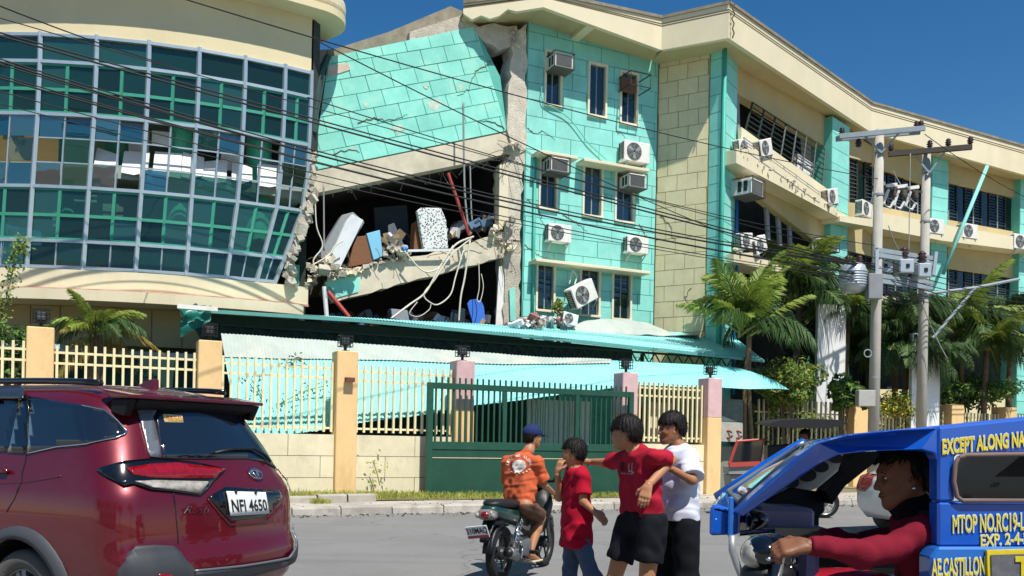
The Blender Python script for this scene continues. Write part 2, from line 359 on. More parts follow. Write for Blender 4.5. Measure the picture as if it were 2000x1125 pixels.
# ------------------------------------------------------------------ fence
m_pil = M('orange pillar paint', '#e6c28a', 0.75, 0.06, 2, 0.3, 40, dirt=0.45, dirtc='#b0915f', dscale=2.2, streak=.3)
m_pilp = M('pink pillar primer', '#d3afae', 0.85, 0.08, 4, 0.3, 40, dirt=0.5, dirtc='#9d8076', dscale=3)
m_bar = M('cream bar paint', '#e9deb2', 0.6, 0.06, 4, 0.1, 40, dirt=0.25, dirtc='#a89468', dscale=5)
m_blk = M('cream block paint', '#dfd5b4', 0.9, 0.08, 3, 0.5, 50, dirt=0.55, dirtc='#8f866d', dscale=1.4, streak=0.35)
m_gate = M('dark green gate paint', '#1f4c3b', 0.5, 0.12, 2, 0.12, 30, dirt=0.3, dirtc='#35594a', dscale=2)
m_lens = glass('lamp lens', '#c8c8c8', 0.5)
PIL = [(77, 0, 'orange fence pillar left of the small palm, above the red car roof'), (406, 0, 'orange fence pillar at the left end of the fallen turquoise roofing sheet'),
       (672, 0, 'orange fence pillar with a small rusty box on its face'), (901, 1, 'pillar with pink top half, behind the left end of the green gate'),
       (1221, 1, 'pink topped pillar behind the right end of the green gate'), (1386, 1, 'pillar with pink upper half and orange foot beside the driveway')]
pil_u = []
def cage_lamp(P, label, s=1.0):
    t = thing('flood_lamp', label, 'lamp', P, FEN.deg * 0.0174533, 'caged lamps on the fence pillars')
    mb = MB(); mb.tube([(0, 0, 0), (0, 0, .16 * s)], .035 * s, 8); mb.box((0, 0, .012), (.16, .16, .024)); mb.build('stem', m_black, t, world=False)
    mb = MB(); s = .72; hw, z0, z1 = .19 * s, .15 * s, .48 * s
    for x in np.linspace(-hw, hw, 5):
        for y in (-.13 * s, .13 * s): mb.bar((x, y, z0), (x, y, z1), .014)
    for z in np.linspace(z0, z1, 4):
        for y in (-.13 * s, .13 * s): mb.bar((-hw, y, z), (hw, y, z), .014)
        for x in (-hw, hw): mb.bar((x, -.13 * s, z), (x, .13 * s, z), .014)
    mb.build('cage', m_black, t, world=False)
    mb = MB(); mb.box((0, .03, .31 * s), (.27 * s, .1, .24 * s)); mb.box((0, .1, .31 * s), (.2 * s, .06, .16 * s)); mb.build('housing', m_black, t, world=False, bevel=.01)
    mb = MB(); mb.box((0, -.026, .31 * s), (.22 * s, .012, .19 * s)); mb.build('lens', m_lens, t, world=False)
for i, (px, pink, lab) in enumerate(PIL):
    u = FEN.uz(px, 800)[0]; pil_u.append(u); z0 = 0.1; z1 = [3.32, 3.27, 3.23, 3.18, 3.13, 3.12][i]; h = .225
    t = thing('fence_pillar', lab, 'pillar', FEN.pt(u, z0), 0, 'fence pillars')
    def blk(name, a, b, mat, hh=h):
        mb = MB(); mb.hexa([FEN.pt(u + sx * hh, z, o * hh) for z in (a, b) for sx, o in ((-1, 1), (1, 1), (1, -1), (-1, -1))]); return mb.build(name, mat, t, bevel=0.015)
    lab2 = ['black caged lamp above the pillar left of the small palm', 'black caged lamp on the pillar at the left end of the turquoise sheet', 'black caged lamp on the orange pillar with the rusty box', 'black caged lamp on the pillar behind the left end of the gate', 'black caged lamp on the pillar behind the right end of the gate', 'black caged lamp on the pink and orange pillar beside the driveway'][i]
    if pink: blk('shaft', z0, 2.1, m_pil); blk('upper_shaft', 2.1, z1, m_pilp, h - .003)
    else: blk('shaft', z0, z1, m_pil)
    cage_lamp(FEN.pt(u, z1), lab2)
t_ = PIL
mb = MB(); u = pil_u[2]; mb.box((0, 0, 0), (.2, .1, .09)); q = mb.build('rusty_box', M('rust', '#6b4034', .9, .3, 9), None); q.matrix_world = FEN.mat(u + .02, 2.62, .325); tag(q, 'small rusty junction box on the face of the orange pillar', 'box')
def fence_panel(pl, u0, u1, z0, z1, rails, label, sp=0.155, off=0.0, top=lambda a: 0.0, w=0.045):
    t = thing('fence_panel', label, 'fence panel', pl.pt(u0, z0), 0, 'cream barred fence panels'); n = max(2, int((u1 - u0) / sp))
    for i in range(n + 1):
        u = u0 + (u1 - u0) * (i + .3) / (n + .6); mb = MB(); e = RNG.uniform(-.01, .01)
        mb.hexa([pl.pt(u + sx * w / 2, z, off + o * w * .6) for z in (z0, z1 + e) for sx, o in ((-1, 1), (1, 1), (1, -1), (-1, -1))]); mb.build('bar', m_bar, t)
    for zr in rails:
        mb = MB(); mb.hexa([pl.pt(uu, zr + dz, off + o) for dz in (-.022, .022) for uu, o in ((u0 - .06, -.03), (u1 + .06, -.03), (u1 + .06, -.068), (u0 - .06, -.068))]); mb.build('rail', m_bar, t)
    return t
def block_wall(pl, u0, u1, z0, z1, label, courses=3, bl=1.35, th=0.2, off=0.0):
    t = thing('block_wall', label, 'wall', pl.pt(u0, z0), 0, 'low cream block walls under the fence'); ch = (z1 - z0) / courses
    mb = MB(); mb.hexa([pl.pt(u, z, off + o) for z in (z0, z1 - .02) for u, o in ((u0 + .01, th / 2 - .015), (u1 - .01, th / 2 - .015), (u1 - .01, -th / 2), (u0 + .01, -th / 2))]); mb.build('core', m_line, t)
    for c in range(courses):
        u = u0 - (bl / 2 if c % 2 else 0)
        while u < u1:
            a, b = max(u, u0) + .006, min(u + bl, u1) - .006
            if b - a > .05:
                mb = MB(); e = RNG.uniform(-.005, .005)
                mb.hexa([pl.pt(uu, z, off + o) for z in (z0 + c * ch + .006, z0 + (c + 1) * ch - .006) for uu, o in ((a, th / 2 + e), (b, th / 2 + e), (b, -th / 2 + .02), (a, -th / 2 + .02))]); mb.build('block', m_blk, t)
            u += bl
    return t
h_ = .225
names = ['cream barred fence panel at the far left edge, behind the red car', 'cream barred fence panel in front of the small palm', 'cream barred fence panel in front of the left half of the fallen turquoise sheet',
         'cream barred fence panel between the rusty box pillar and the green gate']
us = [pil_u[0] - 3.4] + pil_u
for i in range(4):
    a, b = us[i] + h_, us[i + 1] - h_
    fence_panel(FEN, a, b, 1.52, 3.06 - .03 * i, (1.6, 2.72 - .03 * i, 2.92 - .03 * i), names[i], sp=.165)
    block_wall(FEN, a, b, 0.1, 1.47, ['low block wall at the far left edge behind the red car', 'low block wall hidden behind the red car roof', 'stained low block wall right beside the red car tail lamp', 'low cream block wall between the orange pillar and the green gate'][i])
a, b = pil_u[4] + h_, pil_u[5] - h_
fence_panel(FEN, a, b, 1.45, 2.93, (1.55, 2.6, 2.8), 'cream barred fence panel right of the green gate, behind the white shirt', sp=.15)
block_wall(FEN, a, b, 0.1, 1.4, 'low cream block wall right of the green gate behind the boys')
# sliding gate
gu0, gu1 = FEN.uz(834, 800, .45)[0], FEN.uz(1236, 800, .45)[0]; zt0 = FEN.uz(834, 742, .45)[1] ; zt1 = FEN.uz(1236, 765, .45)[1]
t = thing('sliding_gate', 'dark green barred sliding gate with solid lower panel', 'gate', FEN.pt(gu0, .2, .45))
G = lambda u, z, o=0.0: FEN.pt(u, z, .45 + o)
ztop = (zt0 + zt1) / 2; zb0, zb1 = 0.16, 1.28
def gbox(name, u0, u1, z0, z1, w=.06, o=0.0):
    mb = MB(); mb.hexa([G(u, z, o + q) for z in (z0, z1) for u, q in ((u0, w / 2), (u1, w / 2), (u1, -w / 2), (u0, -w / 2))]); return mb.build(name, m_gate, t, bevel=.004)
gbox('lower_panel', gu0 + .02, gu1 - .02, zb0, zb1 - .09, .05); gbox('middle_rail', gu0 + .13, gu1 - .13, zb1 - .09, zb1 + .08, .085); gbox('top_rail', gu0 + .131, gu1 - .131, ztop - .16, ztop - .03, .09)
gbox('bottom_rail', gu0, gu1, .135, zb0, .07)
for uu in (gu0 + .065, gu1 - .065): gbox('stile', uu - .065, uu + .065, zb0, ztop - .03, .1)
for q in (.35, .705): gbox('post', gu0 + (gu1 - gu0) * q - .05, gu0 + (gu1 - gu0) * q + .05, zb1 + .08, ztop - .16, .08)
mb = MB(); mb.hexa([G(u, z, .033 + q) for z in (1.0, 1.012) for u, q in ((gu0 + .05, .004), (gu1 - .1, .004), (gu1 - .1, -.01), (gu0 + .05, -.01))]); mb.build('chain_line', m_bar, t)
n = 36
for i in range(n):
    uu = gu0 + .2 + (gu1 - gu0 - .4) * i / (n - 1); gbox('bar', uu - .02, uu + .02, zb1 + .08, ztop + .1, .03, -.002)
# ------------------------------------------------------------------ second fence beyond the driveway
u0 = PF2.uz(1478, 850)[0]; u1 = PF2.uz(1650, 850)[0]
fence_panel(PF2, u0, u1, 1.2, 2.85, (1.3, 2.45), 'cream barred fence panel left of the pillar by the utility pole', sp=.2)
block_wall(PF2, u0 - 1.2, u1 + .1, .1, 1.15, 'low cream wall behind the small red sidecar')
for px, z1, lab in ((1668, 2.95, 'orange fence pillar beside the grey meter box and utility pole'), (1856, 2.95, 'small orange fence pillar right of the farther utility pole'), (1960, 2.95, 'far orange fence pillar near the right picture edge')):
    uu = PF2.uz(px, 850)[0]; mb = MB(); mb.hexa([PF2.pt(uu + sx * .3, z, o * .3) for z in (.1, z1) for sx, o in ((-1, 1), (1, 1), (1, -1), (-1, -1))]); tag(mb.build('fence_pillar', m_pil, bevel=.015), lab, 'pillar', 'fence pillars')
uA, uB, uC, uD = PF2.uz(1690, 850)[0], PF2.uz(1842, 850)[0], PF2.uz(1868, 850)[0], PF2.uz(1950, 850)[0]
fence_panel(PF2, uA, uB, 1.2, 2.7, (1.3, 2.4), 'cream barred fence panel between the two utility poles', sp=.17)
fence_panel(PF2, uC, uD, 1.2, 2.7, (1.3, 2.4), 'cream barred fence panel right of the utility poles', sp=.17)
fence_panel(PF2, uD + .7, uD + 4.5, 1.2, 2.7, (1.3, 2.4), 'cream barred fence panel at the right picture edge', sp=.17)
block_wall(PF2, uA, uD + 4.5, .1, 1.15, 'low cream wall under the fence by the utility poles')
# ================================================================== helpers for walls
def slab(name, pl, pxs, thick, mat, parent, off=0.0, bevel=0.0, vec=None):
    P = [pl.hit(x, y, off) for x, y in pxs]; mb = MB(); mb.prism(P, vec if vec is not None else pl.n * -thick); return mb.build(name, mat, parent, bevel=bevel)
def wall_with_holes(name, pl, u0, z0, u1, z1, holes, thick, mat, parent, off=0.0):
    rs = [(u0, z0, u1, z1)]
    for h in holes: rs = rect_minus(rs, h)
    mb = MB()
    for (a, b, c, d) in rs: mb.hexa([pl.pt(u, z, off + o) for z in (b, d) for u, o in ((a, 0), (c, 0), (c, -thick), (a, -thick))])
    return mb.build(name, mat, parent)
def window(pl, u0, z0, u1, z1, parent, panes=2, off=0.0, fw=.07, gl=None, depth=.1, fm=None, curtain=True, ztr=None, frame_out=.05):
    """a framed window set in an opening: window > pane, mullion, curtain"""
    mb = MB()
    def fr(a, b, c, d, o0, o1): mb.hexa([pl.pt(u, z, off + o) for z in (b, d) for u, o in ((a, o1), (c, o1), (c, o0), (a, o0))])
    e = fw
    fr(u0 - e, z1, u1 + e, z1 + e, -depth, frame_out); fr(u0 - e, z0 - e, u1 + e, z0, -depth, frame_out + .03)
    fr(u0 - e, z0, u0, z1, -depth, frame_out); fr(u1, z0, u1 + e, z1, -depth, frame_out)
    w = mb.build('window', fm or m_wfr, parent, bevel=.006)
    for i in range(panes):
        a, b = u0 + (u1 - u0) * i / panes, u0 + (u1 - u0) * (i + 1) / panes; mb = MB(); g = .022
        o = -.06 - .012 * (i % 2)
        mb.hexa([pl.pt(u, z, off + q) for z in (z0 + g, z1 - g) for u, q in ((a + g, o), (b - g, o), (b - g, o - .006), (a + g, o - .006))]); mb.build('pane', gl or m_glassb, w)
        mb = MB()
        for (x0, y0, x1, y1) in ((a, z0, a + g, z1), (b - g, z0, b, z1), (a + g, z0, b - g, z0 + g), (a + g, z1 - g, b - g, z1)):
            mb.hexa([pl.pt(u, z, off + q) for z in (y0, y1) for u, q in ((x0, o + .012), (x1, o + .012), (x1, o - .014), (x0, o - .014))])
        mb.build('sash', m_grill if fm is None else fm, w)
    if curtain:
        mb = MB(); n = 24; k = RNG.uniform(0, 6)
        mb.grid(lambda a, b: pl.pt(u0 + (u1 - u0) * a, z0 + (z1 - z0) * b, off - .22 + .03 * math.sin(a * 30 + k)), n * 3, 1); mb.build('curtain', m_curt, w, smooth=True)
    return w
ac_meshes = {}
def ac_outdoor(mat4, label, w=.82, h=.56, d=.3):
    """split-unit condenser: x along wall, -y out to the street"""
    t = thing('condenser_unit', label, 'air conditioner', (0, 0, 0), 0, 'air conditioner outdoor units'); t.matrix_world = mat4
    if 'o' not in ac_meshes:
        ps = []
        mb = MB(); mb.box((0, -.15, .28), (.82, .3, .56)); ps.append(('casing', mb, m_metalw, .02))
        mb = MB(); n = 28
        for k in range(6):
            r = .05 + .035 * k
            mb.tube([(-.1 + r * math.cos(2 * math.pi * i / n), -.312, .28 + r * math.sin(2 * math.pi * i / n)) for i in range(n + 1)], .006, 5)
        for k in range(8):
            a = k * math.pi / 4; mb.bar((-.1 + .03 * math.cos(a), -.312, .28 + .03 * math.sin(a)), (-.1 + .23 * math.cos(a), -.312, .28 + .23 * math.sin(a)), .01)
        ps.append(('fan_guard', mb, m_grill, 0))
        mb = MB(); mb.lathe([(.232, 0), (.232, .012)], 28, Matrix.Translation((-.1, -.302, .28)) @ Matrix.Rotation(rad(90), 4, 'X')); ps.append(('fan_opening', mb, m_dgrill, 0))
        mb = MB()
        for k in range(3):
            a = k * 2.094 + .4; c_, s_ = math.cos(a), math.sin(a)
            mb.hexa([(-.1 + r * c_ - q * s_, -.318 - dz, .28 + r * s_ + q * c_) for dz in (0, .006) for r, q in ((.04, -.02), (.04, .02), (.2, .09), (.2, -.03))])
        ps.append(('fan_blade', mb, m_grill, 0))
        mb = MB()
        for k in range(9): mb.box((-.416, -.15, .09 + k * .048), (.014, .24, .022))
        for y in (-.25, -.05): mb.box((-.418, y, .28), (.016, .016, .46))
        ps.append(('side_louvre', mb, m_dgrill, 0))
        mb = MB()
        for x in (-.3, .3): mb.box((x, -.14, -.02), (.05, .34, .04)); mb.bar((x, .0, -.25), (x, -.28, -.04), .03)
        ps.append(('bracket', mb, m_steel, 0))
        ac_meshes['o'] = [q[1].build(q[0], q[2], t, world=False, bevel=q[3]) for q in ps]
    else:
        for s in ac_meshes['o']: c = s.copy(); COL.objects.link(c); c.parent = t
    return t
def ac_window(mat4, label):
    t = thing('window_air_conditioner', label, 'air conditioner', (0, 0, 0), 0, 'boxy window air conditioners'); t.matrix_world = mat4
    if 'w' not in ac_meshes:
        ps = []
        mb = MB(); mb.box((0, -.22, .2), (.6, .62, .4)); ps.append(('casing', mb, m_metalw, .012))
        mb = MB(); mb.box((0, -.535, .2), (.52, .012, .33)); ps.append(('coil', mb, m_dgrill, 0))
        mb = MB()
        for k in range(14): mb.box((-.24 + k * .037, -.546, .2), (.008, .008, .33))
        ps.append(('coil_guard', mb, m_grill, 0))
        for s in (-1, 1):
            for k in range(2): mb = MB(); mb.box((s * .303, -.36 + k * .17, .21), (.01, .11, .27)); ps.append(('side_vent', mb, m_dgrill, 0))
        mb = MB()
        for s in (-.33, .33):
            for z in (-.03, .43): mb.bar((s, .02, z), (s, -.58, z), .022)
            mb.bar((s, -.58, -.03), (s, -.58, .43), .022)
        for z in (-.03, .43): mb.bar((-.33, -.58, z), (.33, -.58, z), .022)
        mb.box((0, -.28, -.035), (.62, .56, .012)); ps.append(('rack', mb, M('rusty rack', '#5a5652', .8, .25, 8), 0))
        ac_meshes['w'] = [q[1].build(q[0], q[2], t, world=False, bevel=q[3]) for q in ps]
    else:
        for s in ac_meshes['w']: c = s.copy(); COL.objects.link(c); c.parent = t
    return t
def ac_on(pl, px, py, label, kind='o', off=.0, tilt=0.0, scale=1.0, yaw=0.0):
    """unit whose lower middle is seen at px, py"""
    u, z = pl.uz(px, py, off + .16); m = pl.mat(u, z, off) @ Matrix.Rotation(yaw, 4, 'Z') @ Matrix.Rotation(tilt, 4, 'Y') @ Matrix.Scale(scale, 4)
    return (ac_outdoor if kind == 'o' else ac_window)(m, label)

# ================================================================== school building: green facade
SB = thing('school_building', 'damaged turquoise and cream school building with overhanging cream eaves', 'building', PC.pt(0, 0, 0))
ROWS = [(101, 208), (303, 410), (516, 614)]
uL_ = PC.uz(1025, 300)[0]; uR_ = PC.uz(1282, 300)[0]
cols = []
for x0, x1 in ((1061, 1096), (1146, 1184), (1209, 1245)):
    a, b = PC.uz(x0, 200)[0], PC.uz(x1, 200)[0]; cols.append((a + .07, b - .07))
zr = []
for y0, y1 in ((124, 231), (324, 427), (525, 621)):
    zr.append((PC.uz(1165, y1)[1] + .07, PC.uz(1165, y0)[1] - .07))
holes = []; wins = []
ush = [-.04, .0, .04]
for r, (z0, z1) in enumerate(zr):
    for c, (a, b) in enumerate(cols):
        dz = [.06, 0, -.05][c] * (1 if r == 0 else .6); a2 = a - [0, .13, .17][r] * .9; b2 = b - [0, .13, .17][r] * .55
        holes.append((a2, z0 + dz, b2, z1 + dz)); wins.append((r, c, a2, z0 + dz, b2, z1 + dz))
ZT = 14.6
wl = wall_with_holes('facade_wall', PC, uL_, 0.1, uR_, ZT, holes, .22, m_groove, SB)
hp = [(a - .07, b - .07, c + .07, d + .07) for a, b, c, d in holes]
tiles(lambda u, v, o: PC.pt(u, v, o), uL_ + .02, 3.6, uR_ - .01, ZT, 1.0, .5, wl, m_green, holes=hp, gap=.018)
for (r, c, a, z0, b, z1) in wins:
    window(PC, a, z0, b, z1, SB, off=.03, curtain=not (c == 2 and r < 2))
# sunshades over windows
for (x0, y0, x1, y1) in ((1045, 297, 1122, 307), (1133, 312, 1260, 332), (1040, 508, 1262, 532)):
    ua, ub_ = PC.uz(x0, y0, .3)[0], PC.uz(x1, y1, .3)[0]; zm = PC.uz((x0 + x1) / 2, (y0 + y1) / 2, .5)[1]
    mb = MB(); sl = .0
    mb.hexa([PC.pt(u, zm + z, o) for z in (-.04, .05) for u, o in ((ua, .55), (ub_, .55), (ub_, .03), (ua, .03))]); mb.build('sunshade', m_cream, SB, bevel=.01)
# downpipe and rooms behind
mb = MB(); mb.tube([PC.pt(uL_ + .32, 3.5, .1), PC.pt(uL_ + .3, 9.9, .1)], .045, 8); mb.build('drain_pipe', M('green pipe', '#3fa894', .5, .1), SB, smooth=True)
for z in (1.0, 4.15, 7.35, 10.6, 13.9):
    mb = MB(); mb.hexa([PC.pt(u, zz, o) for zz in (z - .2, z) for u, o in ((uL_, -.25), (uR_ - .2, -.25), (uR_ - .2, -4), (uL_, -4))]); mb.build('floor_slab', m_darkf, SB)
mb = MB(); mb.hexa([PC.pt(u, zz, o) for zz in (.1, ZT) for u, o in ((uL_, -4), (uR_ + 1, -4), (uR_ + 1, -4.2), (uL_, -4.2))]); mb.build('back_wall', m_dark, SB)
# broken corner column
def jag_column(name, pxs, pl, thick, mat, parent, off=0.0, amp=.05):
    P = []
    n = len(pxs)
    for i in range(n):
        a, b = pl.hit(*pxs[i], off), pl.hit(*pxs[(i + 1) % n], off); L_ = (b - a).length; k = max(1, int(L_ / .22))
        for j in range(k):
            p = a.lerp(b, j / k)
            if j: p = p + pl.d * RNG.uniform(-amp, amp) + Vector((0, 0, RNG.uniform(-amp, amp)))
            P.append(p)
    mb = MB(); mb.prism(P, pl.n * -thick); return mb.build(name, mat, parent)
jag_column('column', [(1003, 62), (1029, 45), (1027, 292), (998, 300), (990, 250)], PC, .7, m_rough, SB, .12)
jag_column('column', [(998, 302), (1024, 294), (1016, 470), (985, 470), (980, 330)], PC, .65, m_rough, SB, .08)
jag_column('column', [(986, 472), (1016, 472), (1012, 632), (984, 634)], PC, .6, m_rough, SB, .06)
slab('column_paint', PC, [(976, 322), (993, 318), (992, 432), (974, 450)], .3, m_cream, SB, .16)
slab('paint_patch', PC, [(995, 565), (1006, 560), (1008, 625), (997, 628)], .05, m_greenp, SB, .13)
# ------------------------------------------------------------------ cream return wall
yl = PY.uz(1282, 300)[0]; yr = PY.uz(1384, 300)[0]
wy = wall_with_holes('return_wall', PY, yl, .1, yr, ZT, [], .25, m_ygroove, SB)
tiles(lambda u, v, o: PY.pt(u, v, o), yl + .04, 3.4, yr - .02, ZT, 0.66, .5, wy, m_ylw, gap=.018)
# green end column
EC = [PY.pt(yr, 0, .05), PS.pt(.12, 0, .5)]
sl_ = PS.uz(1398, 300)[0]; sr_ = PS.uz(1430, 300)[0]
mb = MB()
c1_, c2_, c3_ = PY.pt(yr + .01, 0), PY.pt(yr + .42, 0, .12), PS.pt(sr_, 0, .12); c4_ = PS.pt(sr_, 0, -.6); c5_ = PY.pt(yr, 0, -.6)
lp = [c1_, c2_, c3_, c4_, c5_]
mb.prism([Vector((p.x, p.y, .1)) for p in lp], (0, 0, ZT - .1)); ecol = mb.build('end_column', m_groove, SB)
for (A, B) in ((c1_, c2_), (c2_, c3_)):
    dd = (B - A); L_ = dd.length; dd.normalize(); nn = Vector((dd.y, -dd.x, 0))
    tiles(lambda u, v, o, A=A, dd=dd, nn=nn: Vector((A.x + dd.x * u + nn.x * o, A.y + dd.y * u + nn.y * o, v)), .0, 3.4, L_, ZT, 3, .55, ecol, m_green, gap=.026, thick=.02)
mb = MB(); pp = c2_ + Vector((.06, -.09, 0)); mb.tube([Vector((pp.x, pp.y, 2.5)), Vector((pp.x, pp.y, 13.6))], .06, 8); mb.build('drain_pipe', MATS['green pipe'], SB, smooth=True)
mb = MB(); pp = c3_ + Vector((.06, -.12, 0)); mb.tube([Vector((pp.x, pp.y, 3)), Vector((pp.x + .03, pp.y, 6.5)), Vector((pp.x - .02, pp.y, 9.8))], .045, 8); mb.build('water_pipe', M('blue pipe', '#2c6fb0', .5), SB, smooth=True)
# ------------------------------------------------------------------ eaves: fascia polyline in world, from the break to the right edge
def eave_pt(px, py, D): return at(px, py, D)
ed = lambda pl, px, py, o: pl.hit(px, py, o)
EV = [(ed(PC, 905, 8, .3), ed(PC, 905, 8, .3) - Vector((0, 0, .45))), (ed(PC, 1062, -12, 1.15), ed(PC, 1062, 14, 1.15)), (ed(PC, 1293, 37, 1.0), ed(PC, 1293, 98, 1.0)),
      (ed(PS, 1424, 8, 1.0), ed(PS, 1424, 75, 1.0)), (ed(PW, 1703, 203, 1.0), ed(PW, 1698, 258, 1.0)), (ed(PW, 2003, 288, 1.0), ed(PW, 2003, 342, 1.0)), (ed(PW, 2300, 372, 1.0), ed(PW, 2300, 414, 1.0))]
inn = [PC.pt(PC.uz(905, 5, 0)[0], 0, -.6), PC.pt(uL_, 0, -.6), PC.pt(uR_ - .1, 0, -.6), PS.pt(sr_ - .6, 0, -.8), PW.pt(.2, 0, -1.0), PW.pt(12, 0, -1.0), PW.pt(22, 0, -1.0)]
for i in range(len(EV) - 1):
    (t0, b0_), (t1, b1_) = EV[i], EV[i + 1]; dv = (t1 - t0); nh = Vector((dv.y, -dv.x, 0)).normalized()
    b0_ = Vector((t0.x, t0.y, b0_.z)); b1_ = Vector((t1.x, t1.y, b1_.z))
    mb = MB(); th = nh * -.15
    if i == 0:      # snapped end: ragged underside
        k = 9; lo = [b0_.lerp(b1_, j / k) + Vector((0, 0, (RNG.uniform(-.12, .3) if j < 6 else 0))) for j in range(k + 1)]
        mb.prism([t0] + lo + [t1], th)
    else: mb.prism([t0, b0_, b1_, t1], th)
    mb.build('fascia', m_cream, SB)
    for f in (.16, .23):       # two grooves below the rim
        g0, g1 = t0.lerp(b0_, f), t1.lerp(b1_, f); mb = MB(); hh = Vector((0, 0, .018)); oo = nh * .004
        mb.prism([g0 - hh + oo, g1 - hh + oo, g1 + hh + oo, g0 + hh + oo], nh * -.02); mb.build('fascia_groove', m_line, SB)
    mb = MB(); rim = nh * .05; hh = Vector((0, 0, .09)); mb.prism([t0 + rim, t1 + rim, t1 + rim + hh, t0 + rim + hh], nh * -.35); mb.build('roof_edge', m_roofc, SB)
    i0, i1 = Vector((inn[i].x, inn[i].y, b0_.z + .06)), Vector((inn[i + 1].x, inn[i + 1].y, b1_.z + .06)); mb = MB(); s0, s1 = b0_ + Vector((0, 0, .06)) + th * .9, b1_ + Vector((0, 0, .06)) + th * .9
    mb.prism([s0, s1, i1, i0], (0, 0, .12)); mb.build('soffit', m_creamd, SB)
    j0, j1 = Vector((inn[i].x, inn[i].y, t0.z)), Vector((inn[i + 1].x, inn[i + 1].y, t1.z)); bk = nh * -7
    mb = MB(); mb.prism([t0 + th, t1 + th, t1 + bk, t0 + bk], (0, 0, .1)); mb.build('roof', m_roofc, SB)
# brackets under the soffit, crack at the corner
for (pl, px, py) in ((PC, 1150, 60), ):
    u_ = pl.uz(px, py, .9)[0]; zz = EV[1][1].z - .05; mb = MB(); mb.hexa([pl.pt(u, z, o) for z in (zz - .12, zz + .1) for u, o in ((u_ - .14, 1.0), (u_ + .14, 1.0), (u_ + .14, 0), (u_ - .14, 0))]); mb.build('eave_bracket', m_cream, SB)
mb = MB(); tt, bb = EV[3]; pts = [tt.lerp(bb, k / 7) + Vector((.05 * (-1) ** k * RNG.uniform(.3, 1) + .12, -.02, 0)) for k in range(8)]; mb.tube(pts, .022, 4); mb.build('crack', m_line, SB)
# ------------------------------------------------------------------ right wing
m_mint = m_green
def wing_col(pl, px0, px1, top_y, z0=.1, off=.25):
    a, b = pl.uz(px0, 400, off)[0], pl.uz(px1, 400, off)[0]; z1 = pl.uz((px0 + px1) / 2, top_y, off)[1]
    mb = MB(); mb.hexa([pl.pt(u, z, o) for z in (z0, z1) for u, o in ((a, off), (b, off), (b, -.5), (a, -.5))]); c = mb.build('wing_column', m_groove, SB)
    tiles(lambda u, v, o: pl.pt(u, v, off + o), a, 3.0, b, z1, 3, .56, c, m_mint, gap=.026, thick=.02)
wing_col(PS, 1622, 1656, 235, off=.3); wing_col(PW, 1819, 1851, 295, off=.3); wing_col(PW, 1992, 2030, 330, off=.3)
# first, dropped stretch
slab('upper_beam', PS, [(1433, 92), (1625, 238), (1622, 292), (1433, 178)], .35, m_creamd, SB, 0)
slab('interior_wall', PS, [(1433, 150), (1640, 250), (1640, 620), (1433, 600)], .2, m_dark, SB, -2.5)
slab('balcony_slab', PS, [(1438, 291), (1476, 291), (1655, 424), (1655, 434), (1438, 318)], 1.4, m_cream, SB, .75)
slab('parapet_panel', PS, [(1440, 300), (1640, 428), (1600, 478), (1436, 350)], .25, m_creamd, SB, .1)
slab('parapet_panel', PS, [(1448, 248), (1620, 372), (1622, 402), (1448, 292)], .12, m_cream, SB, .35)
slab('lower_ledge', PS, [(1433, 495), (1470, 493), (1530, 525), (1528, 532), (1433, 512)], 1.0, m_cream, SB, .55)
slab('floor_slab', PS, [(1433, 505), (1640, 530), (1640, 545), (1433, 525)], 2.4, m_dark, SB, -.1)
for (x0, y0, x1, y1) in ((1437, 180, 1447, 292), (1495, 395, 1505, 470), (1517, 410, 1528, 482), (1540, 425, 1548, 490), (1552, 300, 1556, 345)):
    slab('window_post', PS, [(x0, y0), (x0 + (x1 - x0) * .45 + 2, y0), (x1, y1), (x1 - 5, y1)], .08, m_grill, SB, -.05)
# fallen window grille
mb = MB(); A, B, Cc_, Dd = PS.hit(1470, 200, .1), PS.hit(1612, 292, .1), PS.hit(1605, 372, .25), PS.hit(1452, 270, .25)
for k in range(9): mb.bar(A.lerp(Dd, k / 8), B.lerp(Cc_, k / 8), .028)
for k in range(8): mb.bar(A.lerp(B, k / 7), Dd.lerp(Cc_, k / 7), .05)
mb.build('window_grille', M('dark green steel', '#20302a', .6, .2), SB)
mb = MB(); A, B, Cc_, Dd = PS.hit(1452, 268, .7), PS.hit(1600, 375, .7), PS.hit(1600, 396, .75), PS.hit(1462, 298, .75)
for k in range(5): mb.bar(A.lerp(Dd, k / 4), B.lerp(Cc_, k / 4), .02)
for k in range(7): mb.bar(A.lerp(B, k / 6), Dd.lerp(Cc_, k / 6), .025)
mb.build('railing', m_grill, SB)
slab('loose_shutter', PS, [(1560, 300), (1592, 320), (1580, 352), (1556, 345)], .04, m_metalw, SB, .05)
